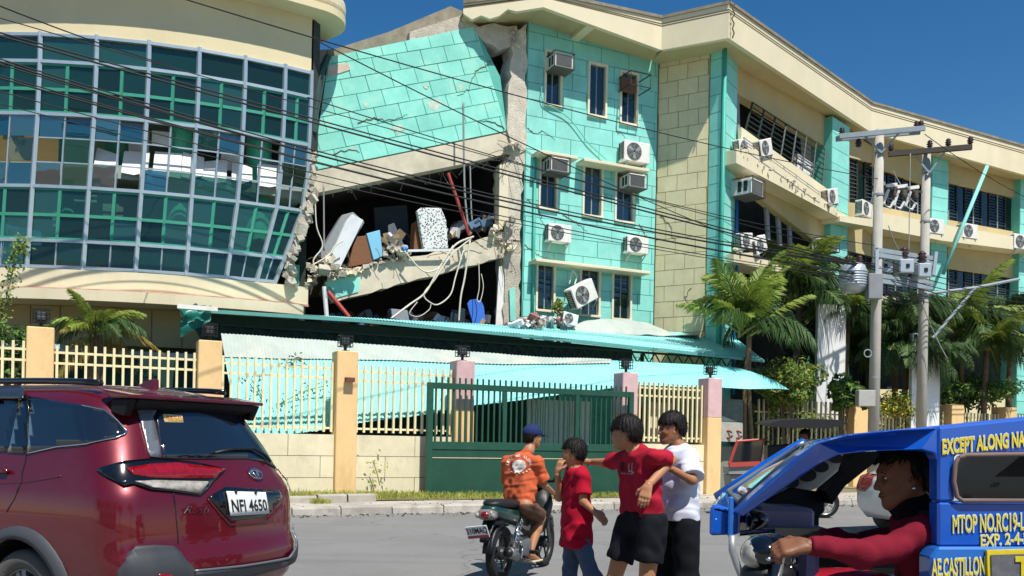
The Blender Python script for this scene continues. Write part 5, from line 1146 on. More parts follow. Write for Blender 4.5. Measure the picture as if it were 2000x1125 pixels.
def frond_mesh(name, L, pairs, leaf, rise, droop, mat, w=.031, hang=.35):
    pairs = int(pairs * 1.25)
    mb = MB(); pos = lambda s: Vector((L * s * (1 - .12 * s * droop), 0, L * (rise * s - droop * .75 * s * s)))
    mb.tube([pos(k / 10) for k in range(11)], [.022 * (1 - .09 * k) for k in range(11)], 4, 1)
    for k in range(pairs):
        s = .1 + .9 * (k + .5) / pairs; p = pos(s); t = (pos(min(1, s + .02)) - pos(s - .02)).normalized(); ll = leaf * (math.sin(math.pi * min(1, .18 + .82 * s) ** .8) * .8 + .28)
        for sd in (-1, 1):
            a = rad(50 + RNG.uniform(-8, 8) - 20 * s); d = (t * math.cos(a) + Vector((0, sd, 0)) * math.sin(a)); up = Vector((0, 0, 1))
            e = ll * RNG.uniform(.85, 1.1); mid = p + d * e * .5 + up * (.05 * e + RNG.uniform(-.01, .02)); tip = p + d * e * .95 - up * (hang * e * RNG.uniform(.6, 1.3)); sv = t * (w * .5)
            mb.add([p - sv * .5, p + sv * .5, mid + sv, mid - sv, tip], [(0, 1, 2, 3), (3, 2, 4)], 0)
    o = mb.build(name, [mat, m_stem], None, recalc=False); me = o.data; bpy.data.objects.remove(o); return me
FM = {'b': [frond_mesh('frond', 1.0, 34, .42, .75, .75, m_palm), frond_mesh('frond', 1.0, 34, .38, .95, .55, m_palm)],
      'd': [frond_mesh('frond', 1.0, 34, .42, .35, .95, m_palmd, hang=.6), frond_mesh('frond', 1.0, 34, .4, .6, 1.0, m_palmd, hang=.7)],
      'y': [frond_mesh('frond', 1.0, 28, .34, .0, .8, m_palmy, hang=.5)]}
def palm(label, px, py, D, flen, n, kinds='b', trunk_r=.09, seed=0, z_low=None, trunks=1, erect=0.0, group='palms behind the fence'):
    R_ = np.random.default_rng(seed); c = at(px, py, D); t = thing('palm_tree', label, 'palm', (c.x, c.y, .1), 0, group)
    for k in range(trunks):
        o = Vector((R_.uniform(-.25, .25), R_.uniform(-.2, .2), 0)) if trunks > 1 else Vector((0, 0, 0)); mb = MB(); hh = c.z - .1
        mb.tube([Vector((c.x, c.y, .05)) + o * (1 - j / 8) + Vector((.03 * math.sin(j), 0, hh * j / 8)) for j in range(9)], [trunk_r * (1.25 - .35 * j / 8 + .06 * (j % 2)) for j in range(9)], 9); mb.build('trunk', m_trunk, t, smooth=True)
    for k in range(int(n * 1.4)):
        kd = kinds[k % len(kinds)]; me = FM[kd][R_.integers(0, len(FM[kd]))]; o = bpy.data.objects.new('frond', me); COL.objects.link(o); o.parent = t
        o.location = Vector((R_.uniform(-.06, .06), R_.uniform(-.06, .06), c.z - .1 + R_.uniform(-.12, .1))) if trunks == 1 else Vector((R_.uniform(-.3, .3), R_.uniform(-.2, .2), c.z - .1 + R_.uniform(-.5, .2)))
        o.rotation_euler = (R_.uniform(-.25, .25), R_.uniform(-.55, .35) - erect, 2.4 * k + R_.uniform(-.35, .35)); s = flen * R_.uniform(.75, 1.12); o.scale = (s, s, s)
    return t
palm('small stubby palm behind the fence at left, above the red car', 190, 650, 19.6, 1.15, 15, 'bdby', .2, 1)
palm('bright feathery palm clump beside the cream return wall', 1462, 628, 26.3, 1.95, 22, 'bbd', .06, 2, trunks=4, erect=.12)
palm('darker palm behind the bright clump, below the sloping balcony', 1560, 570, 31.6, 2.3, 24, 'dbd', .08, 3, trunks=3, erect=.2)
palm('palm between the white panel and the nearer pole', 1655, 620, 31.5, 1.7, 14, 'db', .09, 4)
palm('drooping dark palm between the two utility poles', 1752, 620, 32, 2.2, 20, 'dd', .1, 5)
palm('drooping palm right of the farther pole', 1880, 630, 33, 2.3, 20, 'ddb', .1, 6)
palm('palm at the right picture edge', 1975, 620, 34, 2.4, 20, 'dd', .1, 7)
palm('shaggy palm left of the farther pole, fronds hanging low', 1770, 675, 31.2, 1.9, 20, 'd', .1, 9)
palm('shaggy palm near the right fence pillar', 1925, 680, 32.4, 2.0, 20, 'db', .1, 10)
palm('slim palm behind the nearer pole', 1700, 640, 33.5, 2.2, 18, 'd', .1, 11)
palm('low palm behind the right fence, partly hidden by the poles', 1835, 690, 31, 1.5, 12, 'd', .08, 8)
def shrub(name, label, px, py, D, rx, rz, n, mats, leaf=.06, seed=0, z0=None, cat='shrub', group='shrubs behind the fence', aspect=1.0):
    R_ = np.random.default_rng(seed); c = at(px, py, D); t = thing(name, label, cat, (c.x, c.y, .1), 0, group)
    mb = MB(); tips = []
    for k in range(9):
        a = R_.uniform(0, 6.28); e = c + Vector((rx * .7 * math.cos(a), rx * .6 * math.sin(a), R_.uniform(-.4, .8) * rz)); tips.append(e); mb.tube([Vector((c.x, c.y, .1)), Vector((c.x, c.y, c.z - rz)).lerp(e, .35) , e], [.03, .02, .008], 5)
    mb.build('stem', m_trunk, t)
    mb = MB(); cl = [(c + Vector((R_.normal(0, rx * .45), R_.normal(0, rx * .4), R_.normal(0, rz * .42))), R_.uniform(.25, .5)) for _ in range(22)]
    for i in range(n):
        q, rr = cl[R_.integers(0, len(cl))]; d = Vector(R_.normal(0, 1, 3)).normalized(); p = q + Vector((d.x * rr * rx, d.y * rr * rx, d.z * rr * rz)) * R_.uniform(.5, 1.1) ** .5
        nn = (d + Vector(R_.normal(0, .5, 3)) + Vector((0, 0, .5))).normalized(); a = nn.cross(Vector(R_.normal(0, 1, 3))).normalized(); b = nn.cross(a); l = leaf * R_.uniform(.6, 1.3); w = l * .45 * aspect
        mb.add([p - a * l, p + b * w, p + a * l, p - b * w], [(0, 1, 2, 3)], R_.integers(0, len(mats)))
    mb.build('foliage', mats, t, recalc=False); return t
shrub('shrub', 'round yellow green bush right of the turquoise canopy end', 1540, 745, 27.5, 1.0, .95, 5200, [m_bush, m_busy, m_bush], .07, 1)
shrub('shrub', 'dark broad leaved bush in front of the white panel', 1648, 770, 28.8, .65, .5, 1600, [m_bushd, m_bush], .1, 2, aspect=1.4)
shrub('shrub', 'yellow flowering bush between the utility poles', 1745, 800, 30.5, .9, .55, 2200, [m_busy, m_bush, M('yellow petals', '#c9b93c', .6)], .07, 3)
shrub('shrub', 'mixed hedge seen through the bars near the red sidecar', 1590, 850, 30.8, 1.3, .7, 3500, [m_bush, m_busy, m_bushd], .07, 4)
shrub('shrub', 'thin brown bush behind the notice boards', 1470, 840, 28.5, .7, .9, 1200, [m_bushd, m_palmy], .06, 5)
shrub('shrub', 'leafy bush behind the fence at the left picture edge', 18, 690, 19.0, .6, .8, 2600, [m_bush, m_bushd], .06, 6)
shrub('shrub', 'dark bush at the foot of the palms on the right', 1900, 760, 33, 1.6, .8, 3000, [m_bushd, m_bush], .09, 7)
shrub('shrub', 'dark hedge mass behind the white panels', 1620, 690, 33, 1.6, 1.4, 3500, [m_bushd], .1, 8)
shrub('potted_sapling', 'small sapling sprouting on the canopy by the lowest windows', 1092, 600, 26.6, .2, .28, 160, [m_bush, m_busy], .07, 9, group='plants on the canopy')
def creeper(label, pts, n, mats, leaf=.05, spread=.12, seed=0, name='climbing_vine'):
    R_ = np.random.default_rng(seed); t = thing(name, label, 'vine', pts[0]); mb = MB(); mb.tube(pts, .012, 5); mb.build('stem', m_stem, t); mb = MB()
    for i in range(n):
        k = R_.uniform(0, len(pts) - 1.001); j = int(k); p = pts[j].lerp(pts[j + 1], k - j) + Vector(R_.normal(0, spread, 3)); nn = Vector((R_.normal(0, .5), -1, R_.normal(.3, .5))).normalized(); a = nn.cross(Vector(R_.normal(0, 1, 3))).normalized(); b = nn.cross(a); l = leaf * R_.uniform(.6, 1.3)
        mb.add([p - a * l, p + b * l * .5, p + a * l, p - b * l * .5], [(0, 1, 2, 3)], R_.integers(0, len(mats)))
    mb.build('foliage', mats, t, recalc=False)
creeper('leafy vine climbing at the left picture edge', [at(2, 690, 18.8), at(8, 600, 18.8), at(22, 540, 18.8), at(32, 490, 18.8), at(45, 470, 18.8)], 420, [m_bush, m_busy, m_bushd], .045, .1, 1)
creeper('dark straggling marks on the fallen turquoise sheet', [FEN.hit(640, 752, -.7), FEN.hit(590, 765, -.75), FEN.hit(545, 790, -.8), FEN.hit(520, 800, -.8), FEN.hit(505, 760, -.9), FEN.hit(490, 740, -1.0)], 130, [m_bushd, M('dark mark leaf', '#3a382a', .8)], .035, .1, 2)  # stem and small leaves added to draw the dark marks on the sheet
creeper('small dark marks high on the turquoise sheet behind the fence', [FEN.hit(555, 715, -1.3), FEN.hit(575, 700, -1.3), FEN.hit(598, 712, -1.3)], 50, [m_bushd, MATS['dark mark leaf']], .035, .07, 3)  # leaf tuft added for the smaller dark marks higher up the sheet
creeper('dry weed stalks by the foot of the wall left of the gate', [FEN.hit(742, 948, .3), FEN.hit(735, 920, .3), FEN.hit(728, 900, .3)], 40, [m_busy], .04, .16, 4)
# ================================================================== car bodies: stacked rounded slices
def interp(tab, z):
    if z <= tab[0][0]: return tab[0][1]
    for (a, va), (b, vb) in zip(tab, tab[1:]):
        if z <= b: return va + (vb - va) * (z - a) / (b - a)
    return tab[-1][1]
class CarBody:
    """x forward from the rearmost point, y left, z up. (q, z): q < 0 forward along the left side, 0..1 round the rear left corner, > 1 across the rear to the right"""
    def __init__(s, L, w, xr, xf, rc, pose, yaw):
        s.L, s.w, s.xr, s.xf, s.rc = L, w, xr, xf, rc; s.m = Matrix.Translation(pose) @ Matrix.Rotation(yaw, 4, 'Z'); s.yaw = yaw; s.pose = pose
    def rear_len(s, z): return 2 * (interp(s.w, z) - interp(s.rc, z))
    def p(s, q, z):
        w, xr, rc, xf = interp(s.w, z), interp(s.xr, z), interp(s.rc, z), interp(s.xf, z)
        if q < 0:
            x = xr + rc - q; x = min(x, xf); y = w
            t = (x - 2.0) / 2.2; y -= .03 * t * t * t * t if x > 2 else .012 * t * t
            return Vector((x, y, z))
        if q <= 1:
            a = q * math.pi / 2; return Vector((xr + rc - rc * math.sin(a), w - rc + rc * math.cos(a) - .009 * (1 - q), z))
        y = w - rc - (q - 1); rl = w - rc; b = .05 * (1 - (y / rl) ** 2) if abs(y) <= rl else 0
        if y < -rl:      # round the right corner
            a = min(1, (-y - rl) / 1.0) * math.pi / 2; return Vector((xr + rc - rc * math.cos(a), -(w - rc) - rc * math.sin(a), z))
        return Vector((xr - b + .0, y, z))
    def n(s, q, z):
        e = .01; a = s.p(q + e, z) - s.p(q - e, z); b = s.p(q, z + e) - s.p(q, z - e); v = b.cross(a); v.normalize(); return v if v.dot(s.p(q, z) - Vector((1.8, 0, z))) > 0 else -v
    def world(s, q, z, off=0.0): return s.m @ (s.p(q, z) + s.n(q, z) * off)
    def project(s, q, z):
        w = s.world(q, z); d = w - Vector((0, 0, CAMZ)); x, y, zz = d.x / d.y * F_PX, d.y, d.z / d.y * F_PX
        return (CX + x * cr + zz * sr, HY - (-x * sr + zz * cr))
    def uv(s, px, py, q0=None, z0=1.0):
        """the point of the body seen at a pixel"""
        best = None
        starts = [q0] if q0 is not None else [-1.2, -.6, -.2, .3, .7, 1.3, 1.8]
        for qs in starts:
            q, z = qs, z0
            for _ in range(25):
                a = s.project(q, z); ex, ey = px - a[0], py - a[1]; h = .004; aq, az = s.project(q + h, z), s.project(q, z + h)
                j = ((aq[0] - a[0]) / h, (az[0] - a[0]) / h, (aq[1] - a[1]) / h, (az[1] - a[1]) / h); det = j[0] * j[3] - j[1] * j[2]
                if abs(det) < 1e-3: break
                dq, dz = (ex * j[3] - ey * j[1]) / det, (j[0] * ey - j[2] * ex) / det; q += max(-.15, min(.15, dq)); z += max(-.1, min(.1, dz)); z = max(.15, min(1.75, z))
            a = s.project(q, z); e = math.hypot(px - a[0], py - a[1]); d = (s.world(q, z)).y
            if e < 1.5 and (best is None or d < best[2]): best = (q, z, d)
            elif best is None or (best[2] > 900 and e < best[3]): best = (q, z, 999, e)
        return best[0], best[1]
    def shell(s, zs, nside=30, nc=7, nr=10):
        mb = MB(); half = nside + nc + nr; rows = []
        for z in zs:
            w, xr, rc, xf = interp(s.w, z), interp(s.xr, z), interp(s.rc, z), interp(s.xf, z); ln = xf - xr - 2 * rc
            qs = [-(ln) * (1 - k / nside) for k in range(nside)] + [k / nc for k in range(nc)] + [1 + (w - rc) * k / nr for k in range(nr + 1)]
            left = [s.p(q, z) for q in qs]
            fr = []
            for k in range(1, 6): a = k / 6 * math.pi / 2; fr.append(Vector((xf - rc + rc * math.sin(a), left[0].y - rc + rc * math.cos(a), z)))
            fr.append(Vector((xf, left[0].y * .5, z)))
            lp = [Vector((xf + .03, 0, z))] + fr[::-1] + left; ring_ = lp + [Vector((p.x, -p.y, p.z)) for p in lp[-2:0:-1]]; rows.append(ring_)
        n = len(rows[0]); V_ = [p for r in rows for p in r]; F_ = [(i * n + k, i * n + (k + 1) % n, (i + 1) * n + (k + 1) % n, (i + 1) * n + k) for i in range(len(rows) - 1) for k in range(n)]
        F_ += [tuple(range(n))[::-1], tuple((len(rows) - 1) * n + k for k in range(n))]; mb.add(V_, F_); return mb
    def patch(s, name, poly, mat, parent, off=.004, step=.05, thick=.008, px=True, q0=None, smooth=True):
        """a piece lying on the body, outlined by photo pixels or by (q, z)"""
        P = [s.uv(x, y, q0) for x, y in poly] if px else poly
        bm = bmesh.new(); vs_ = [bm.verts.new((q, z, 0)) for q, z in P]
        try: bm.faces.new(vs_)
        except ValueError: bm.free(); return None
        qa, qb = min(p[0] for p in P), max(p[0] for p in P); za, zb = min(p[1] for p in P), max(p[1] for p in P)
        cuts = [(Vector((c, 0, 0)), Vector((1, 0, 0))) for c in list(np.arange(qa + step, qb, step)) + [0.0001, .999]] + [(Vector((0, c, 0)), Vector((0, 1, 0))) for c in np.arange(za + step, zb, step)]
        for co, no in cuts: bmesh.ops.bisect_plane(bm, geom=bm.verts[:] + bm.edges[:] + bm.faces[:], plane_co=co, plane_no=no)
        bmesh.ops.triangulate(bm, faces=bm.faces[:])
        for v in bm.verts:
            q, z = v.co.x, v.co.y; v.co = s.p(q, z) + s.n(q, z) * off
        me = bpy.data.meshes.new(name); bmesh.ops.recalc_face_normals(bm, faces=bm.faces[:]); bm.to_mesh(me); bm.free(); me.materials.append(mat)
        if smooth: me.polygons.foreach_set('use_smooth', [True] * len(me.polygons))
        o = bpy.data.objects.new(name, me); COL.objects.link(o); o.parent = parent
        so = o.modifiers.new('solid', 'SOLIDIFY'); so.thickness = thick; so.offset = 0; return o
    def line(s, name, pts, r, mat, parent, off=.0, px=True, q0=None, n=6, n_sub=8, flat=1.0):
        P = [s.uv(x, y, q0) for x, y in pts] if px else pts; out_ = []
        for (q0_, z0_), (q1, z1) in zip(P, P[1:]): out_ += [s.p(q0_ + (q1 - q0_) * k / n_sub, z0_ + (z1 - z0_) * k / n_sub) + s.n(q0_ + (q1 - q0_) * k / n_sub, z0_ + (z1 - z0_) * k / n_sub) * off for k in range(n_sub)]
        out_.append(s.p(*P[-1]) + s.n(*P[-1]) * off); mb = MB(); mb.tube(out_, r, n, flat=flat); return mb.build(name, mat, parent, world=False, smooth=True)
def cut_arches(o, mats, axles, R, z, yi):
    for k, x in enumerate(axles):
        mb = MB(); mb.lathe([(R, -1.2), (R, 1.2)], 40, Matrix.Translation((x, 0, z)) @ Matrix.Rotation(rad(90), 4, 'X')); c = mb.build('cutter', mats[1], None, world=False); c.parent = o.parent
        c.matrix_parent_inverse.identity()
        b = o.modifiers.new('arch%d' % k, 'BOOLEAN'); b.object = c; b.operation = 'DIFFERENCE'; b.solver = 'EXACT'; b.material_mode = 'TRANSFER'
    bpy.context.view_layer.update(); dg = bpy.context.evaluated_depsgraph_get(); me = bpy.data.meshes.new_from_object(o.evaluated_get(dg)); cs = [b.object for b in o.modifiers if b.type == 'BOOLEAN']; o.modifiers.clear(); o.data = me
    for c in cs: bpy.data.objects.remove(c)
    return o
def wheel(parent, x, y, z, R, w, side, tyre_m, rim_m):
    """road wheel lying in the x-z plane; side = +1 left"""
    t = bpy.data.objects.new('wheel', None); COL.objects.link(t); t.parent = parent; t.location = (x, y, z); t.rotation_euler = (0, 0, 0 if side > 0 else math.pi)
    A = Matrix.Rotation(rad(-90), 4, 'X')
    mb = MB(); h = w / 2; mb.lathe([(R * .62, -h * .8), (R * .8, -h), (R * .95, -h * .9), (R, -h * .6), (R, h * .6), (R * .95, h * .9), (R * .8, h), (R * .64, h * .85), (R * .62, h * .5)], 48, A, cap=False); mb.build('tyre', tyre_m, t, world=False, smooth=True)
    mb = MB(); mb.lathe([(R * .64, -h * .7), (R * .64, h * .75), (R * .6, h * .8), (R * .58, h * .4), (R * .56, -h * .2)], 48, A, cap=False)
    for k in range(5):
        for d in (-.16, .16):
            a = k * 2 * math.pi / 5 + d; c_, s_ = math.cos(a), math.sin(a); mb.hexa([Vector((r * c_ - q * s_, yy, r * s_ + q * c_)) for yy in (h * .15, h * .62) for r, q in ((R * .08, -.025), (R * .08, .025), (R * .6, .02), (R * .6, -.02))])
    mb.lathe([(R * .17, 0), (R * .17, h * .66), (R * .08, h * .7)], 20, A); mb.build('rim', rim_m, t, world=False, bevel=.004)
    mb = MB(); mb.lathe([(R * .56, -h * .3), (R * .56, -h * .28)], 32, A); mb.build('brake_disc', m_black, t, world=False); return t
def carpaint(name, hexc, metal=.35, rough=.35):
    m = M(name, hexc, rough, .03, 1.5, 0, coat=1.0, metal=metal, dirt=.12, dirtc='#7a5a50', dscale=1.2); return m
m_red_p = carpaint('maroon car paint', '#640c1b'); m_clad = M('grey cladding', '#3b3e43', .55, .08, 5, .25, 200); m_tyre = M('tyre rubber', '#5a5855', .9, .12, 8, .3, 80); m_rim = M('alloy rim', '#8a8c90', .35, .06, 5, metal=.8)
m_cglass = M('dark car glass', '#141b24', .04, .05, 2, 0, spec=.9, coat=.6); m_chrome = M('chrome', '#d2d4d6', .12, .03, 5, 0, metal=1.0)
m_gar = M('grey garnish', '#6f747b', .3, .05, 5, 0, metal=.3, coat=.5); m_lampr = M('red lamp plastic', '#7d0b13', .12, .35, 30, .15, 60, coat=1.0); m_lampc = M('clear lamp plastic', '#9a958c', .12, .4, 26, .2, 50, coat=1.0); m_plate = M('plate white', '#e3e6e4', .5, .03, 4); m_ink = M('plate black', '#1a1c1e', .6, .05)
m_gloss = M('gloss black', '#0c0d10', .1, .05, 3, 0, coat=1.0)
CARP = Vector((-1.905, 6.12, 0)); CYAW = rad(180 - 26)
SUV = thing('red_suv', 'dark red sport utility vehicle with spare black cladding at left foreground', 'car', CARP, CYAW)
SUV['label'] = 'dark red sport utility vehicle seen from behind at the left foreground'
suv = CarBody(4.4, [(.28, .76), (.45, .835), (.7, .86), (.9, .862), (1.05, .845), (1.12, .82), (1.3, .765), (1.5, .70), (1.64, .66), (1.725, .58), (1.765, .44)],
              [(.28, .16), (.4, .05), (.55, .0), (.66, .02), (.7, .06), (.85, .07), (1.0, .085), (1.1, .12), (1.16, .17), (1.35, .26), (1.52, .36), (1.64, .42), (1.715, .52), (1.765, .75)],
              [(.28, 4.25), (.6, 4.4), (.9, 4.3), (1.02, 4.05), (1.08, 3.3), (1.3, 2.85), (1.6, 2.35), (1.69, 1.9)], [(.28, .25), (.5, .27), (.8, .26), (1.0, .24), (1.1, .24), (1.3, .25), (1.6, .3), (1.69, .35)], CARP, CYAW)
zs = [.28, .34, .42, .5, .58, .64, .68, .72, .8, .88, .96, 1.02, 1.07, 1.12, 1.16, 1.22, 1.3, 1.38, 1.46, 1.54, 1.6, 1.65, 1.7, 1.735, 1.755, 1.765]
body = suv.shell(zs).build('body', [m_red_p, m_black], SUV, world=False, smooth=True)
cut_arches(body, (m_red_p, m_black), (.98, 3.62), .40, .35, .5)
for x in (.98, 3.62):
    for s in (1, -1): wheel(SUV, x, s * .74, .335, .335, .22, s, m_tyre, m_rim)
sp = suv
T = .335
sp.patch('quarter_window', [(57, 776), (110, 784), (162, 793), (204, 802), (227, 821), (246, 844), (241, 850), (227, 855), (113, 872), (55, 885)], m_cglass, SUV, .006, q0=-.8)
sp.line('window_trim', [(55, 886), (113, 873), (227, 856), (243, 849), (247, 843), (227, 820), (204, 801), (162, 792)], .006, m_chrome, SUV, .008, q0=-.8)
sp.patch('pillar_trim', [(38, 772), (55, 775), (53, 886), (17, 884)], m_gloss, SUV, .006, q0=-1.4)
sp.patch('door_window', [(-160, 778), (36, 782), (16, 882), (-160, 892)], m_cglass, SUV, .005, q0=-1.6)
sp.patch('window_visor', [(-150, 756), (40, 760), (54, 768), (52, 783), (-150, 783)], M('smoked visor', '#2a2f3a', .2, .05, 3, 0, coat=.8), SUV, .03, q0=-1.6)
sp.patch('rear_window', [(299, 811), (318, 792), (400, 797), (480, 803), (518, 815), (540, 855), (560, 892), (480, 896), (400, 897), (317, 896)], m_cglass, SUV, .005, q0=1.6)
sp.patch('pillar_garnish', [(266, 797), (312, 786), (303, 806), (298, 815), (314, 895), (293, 893), (280, 850)], m_gar, SUV, .008, q0=.6)
sp.patch('tail_lamp_housing', [(191, 917), (242, 902), (302, 896), (380, 904), (438, 917), (415, 942), (389, 968), (336, 961), (261, 947), (242, 951), (210, 933)], m_gloss, SUV, .012, q0=.5)
sp.patch('tail_lamp', [(245, 917), (300, 908), (344, 906), (435, 918), (419, 937), (344, 938), (302, 937), (261, 931)], m_lampr, SUV, .02, q0=.6)
sp.patch('reverse_lamp', [(262, 944), (300, 942), (344, 943), (404, 944), (387, 965), (336, 958)], m_lampc, SUV, .02, q0=.7)
sp.patch('tail_lamp', [(543, 918), (575, 912), (588, 913), (586, 934), (550, 933)], m_lampr, SUV, .014, q0=2.2)
sp.patch('reverse_lamp', [(556, 937), (583, 936), (577, 960), (563, 961)], m_lampc, SUV, .014, q0=2.2)
sp.patch('plate_recess', [(405, 972), (440, 951), (545, 958), (550, 972), (520, 1010), (450, 1018)], m_gloss, SUV, .004, q0=1.6)
sp.line('tailgate_crease', [(405, 975), (448, 1025), (520, 1018), (552, 985)], .008, m_red_p, SUV, .003, q0=1.6)
pl_ = sp.patch('number_plate', [(438, 961), (514, 963), (522, 1003), (446, 1008)], m_plate, SUV, .02, q0=1.6, thick=.006)
pc = [sp.uv(x, y, 1.6) for x, y in ((438, 961), (514, 963), (522, 1003), (446, 1008))]
def plate_text(cb, txt, corners, size, mat, parent, off, name='plate_number', shear=0.0, bold=.004, space=1.0, squash=1.0):
    """text laid between four (q, z) corners tl, tr, br, bl"""
    vv, ff = text_mesh(txt, 1.0, 0, 'CENTER', bold, space, shear); xs = [v.x for v in vv]; ys = [v.y for v in vv]; x0, x1, y0, y1 = min(xs), max(xs), min(ys), max(ys); out_ = []
    for v in vv:
        a, b = (v.x - x0) / (x1 - x0), (v.y - y0) / (y1 - y0); tl, tr, br, bl = corners
        q = (bl[0] * (1 - a) + br[0] * a) * (1 - b) + (tl[0] * (1 - a) + tr[0] * a) * b; z = (bl[1] * (1 - a) + br[1] * a) * (1 - b) + (tl[1] * (1 - a) + tr[1] * a) * b
        out_.append(cb.p(q, z) + cb.n(q, z) * off)
    mb = MB(); mb.add(out_, ff); return mb.build(name, mat, parent, world=False, recalc=False)
ins = lambda c, a0, a1, b0, b1: [tuple(((c[0][i] * (1 - a) + c[1][i] * a) * (1 - b) + (c[3][i] * (1 - a) + c[2][i] * a) * b) for i in (0, 1)) for a, b in ((a0, b0), (a1, b0), (a1, b1), (a0, b1))]
plate_text(sp, 'NFI 4650', ins(pc, .05, .95, .3, .86), 1, m_ink, SUV, .026, bold=.02)
for k in (.2, .7): mb = MB(); q = ins(pc, k, k + .05, .04, .1)[0]; mb.ell(sp.p(*q) + sp.n(*q) * .026, (.012, .012, .012), 8, 6); mb.build('plate_screw', m_ink, SUV, world=False)
ce = sp.uv(496, 928, 1.6); base, nn_ = sp.p(*ce), sp.n(*ce); ax = Vector((0, -1, 0)); ay = nn_.cross(ax).normalized(); ay = ay if ay.z > 0 else -ay
for (rx, ry, oy) in ((.062, .045, 0), (.042, .02, .012), (.019, .04, 0)):
    mb = MB(); mb.tube([base + nn_ * .018 + ax * rx * math.cos(a) + ay * (oy + ry * math.sin(a)) for a in np.linspace(0, 2 * math.pi, 29)], .006, 6); mb.build('emblem_ring', m_chrome, SUV, world=False, smooth=True)
mb = MB(); W = [sp.uv(x, y, 1.6) for x, y in ((414, 888), (450, 880), (491, 880), (512, 892), (522, 905))]; mb.tube([sp.p(*w) + sp.n(*w) * .03 for w in W], .011, 6); mb.build('rear_wiper', m_black, SUV, world=False, smooth=True)
sc_ = [sp.uv(x, y, 1.25) for x, y in ((360, 988), (406, 989), (408, 1002), (357, 1003))]; plate_text(sp, 'Rush', sc_, 1, m_chrome, SUV, .008, 'chrome_script', shear=.35)
stk = [sp.uv(x, y, 1.3) for x, y in ((316, 810), (354, 812), (357, 827), (320, 826))]; sp.patch('sticker', stk, M('sticker cream', '#d8c48a', .6), SUV, .011, px=False, thick=.002); plate_text(sp, '4650', ins(stk, .08, .92, .15, .85), 1, M('sticker orange', '#b06a24', .6), SUV, .014, 'sticker_print', bold=.02)
sp.patch('bumper_corner', [(227, 1140), (232, 1112), (264, 1066), (300, 1064), (336, 1066), (360, 1095), (378, 1114), (376, 1140)], m_clad, SUV, .02, q0=.5)
sp.patch('lower_bumper', [(378, 1117), (470, 1106), (560, 1090), (572, 1070), (582, 1046), (592, 1060), (592, 1140), (378, 1150)], m_clad, SUV, .022, q0=1.8)
sp.line('bumper_edge', [(376, 1115), (470, 1104), (560, 1088), (573, 1070), (583, 1044)], .009, m_gar, SUV, .02, q0=1.8)
sp.patch('reflector', [(305, 1121), (330, 1121), (332, 1130), (304, 1130)], m_lampr, SUV, .03, q0=.6)
# wheel arch lip
mb = MB(); pts = [];
for k in range(25):
    a = rad(-20 + 220 * k / 24); x, z = .98 + .44 * math.cos(a), .35 + .44 * math.sin(a); z = max(.29, z); w = interp(sp.w, z); pts.append(Vector((x, w + .004, z)))
mb.tube(pts, .055, 6, flat=.35); mb.build('arch_cladding', m_clad, SUV, world=False, smooth=True)
mb = MB(); mb.box((2.3, .84, .36), (2.0, .06, .2)); mb.build('sill_cladding', m_clad, SUV, world=False, bevel=.02)
sp.line('door_gap', [(52, 888), (49, 905), (42, 942), (30, 970), (12, 1000)], .005, m_gloss, SUV, .0, q0=-1.2)
sp.line('tailgate_gap', [(338, 962), (344, 1000), (348, 1062)], .005, m_gloss, SUV, .0, q0=.9)
sp.line('door_handle', [(-40, 918), (20, 922)], .016, m_red_p, SUV, .02, q0=-1.5)
sp.line('shoulder_crease', [(120, 930), (60, 940), (-60, 948)], .006, m_red_p, SUV, .001, q0=-1.2)
# spoiler, roof rails, fin
mb = MB(); V_ = []
for k in range(13):
    y = -.62 + 1.24 * k / 12; e = 1 - (abs(y) / .66) ** 4 * .35; V_.append([Vector((.56, y, 1.722)), Vector((.27 + .05 * (1 - e), y, 1.684)), Vector((.27 + .05 * (1 - e), y, 1.66)), Vector((.46, y, 1.66))])
F_ = [(i * 4 + k, i * 4 + (k + 1) % 4, (i + 1) * 4 + (k + 1) % 4, (i + 1) * 4 + k) for i in range(12) for k in range(4)] + [(0, 1, 2, 3), (51, 50, 49, 48)]
mb.add([p for r in V_ for p in r], F_); mb.build('spoiler', m_red_p, SUV, world=False, bevel=.012, seg=2)
mb = MB()
mb.prism([(.30, -.60, 1.659), (.48, -.60, 1.659), (.48, -.60, 1.57), (.36, -.60, 1.545)], (0, .06, 0)); mb.prism([(.30, .54, 1.659), (.48, .54, 1.659), (.48, .54, 1.57), (.36, .54, 1.545)], (0, .06, 0))
mb.prism([(.285, -.54, 1.658), (.48, -.54, 1.658), (.48, -.54, 1.56), (.31, -.54, 1.615)], (0, 1.08, 0)); mb.build('spoiler_underside', M('matt black trim', '#0b0b0d', .7), SUV, world=False, bevel=.008)
for s in (1, -1):
    mb = MB(); mb.tube([Vector((x, s * .56, 1.755 + .03 * math.sin(math.pi * min(1, max(0, (x - .6) / 2.2))) ** .4)) for x in np.linspace(.62, 2.8, 14)], .022, 8); mb.build('roof_rail', m_gloss, SUV, world=False, smooth=True)
mb = MB(); mb.prism([(.72, .025, 1.735), (1.0, .02, 1.75), (.80, .012, 1.825), (.74, .012, 1.83)], (0, -.045, 0)); mb.build('antenna_fin', m_red_p, SUV, world=False, bevel=.01, seg=2)
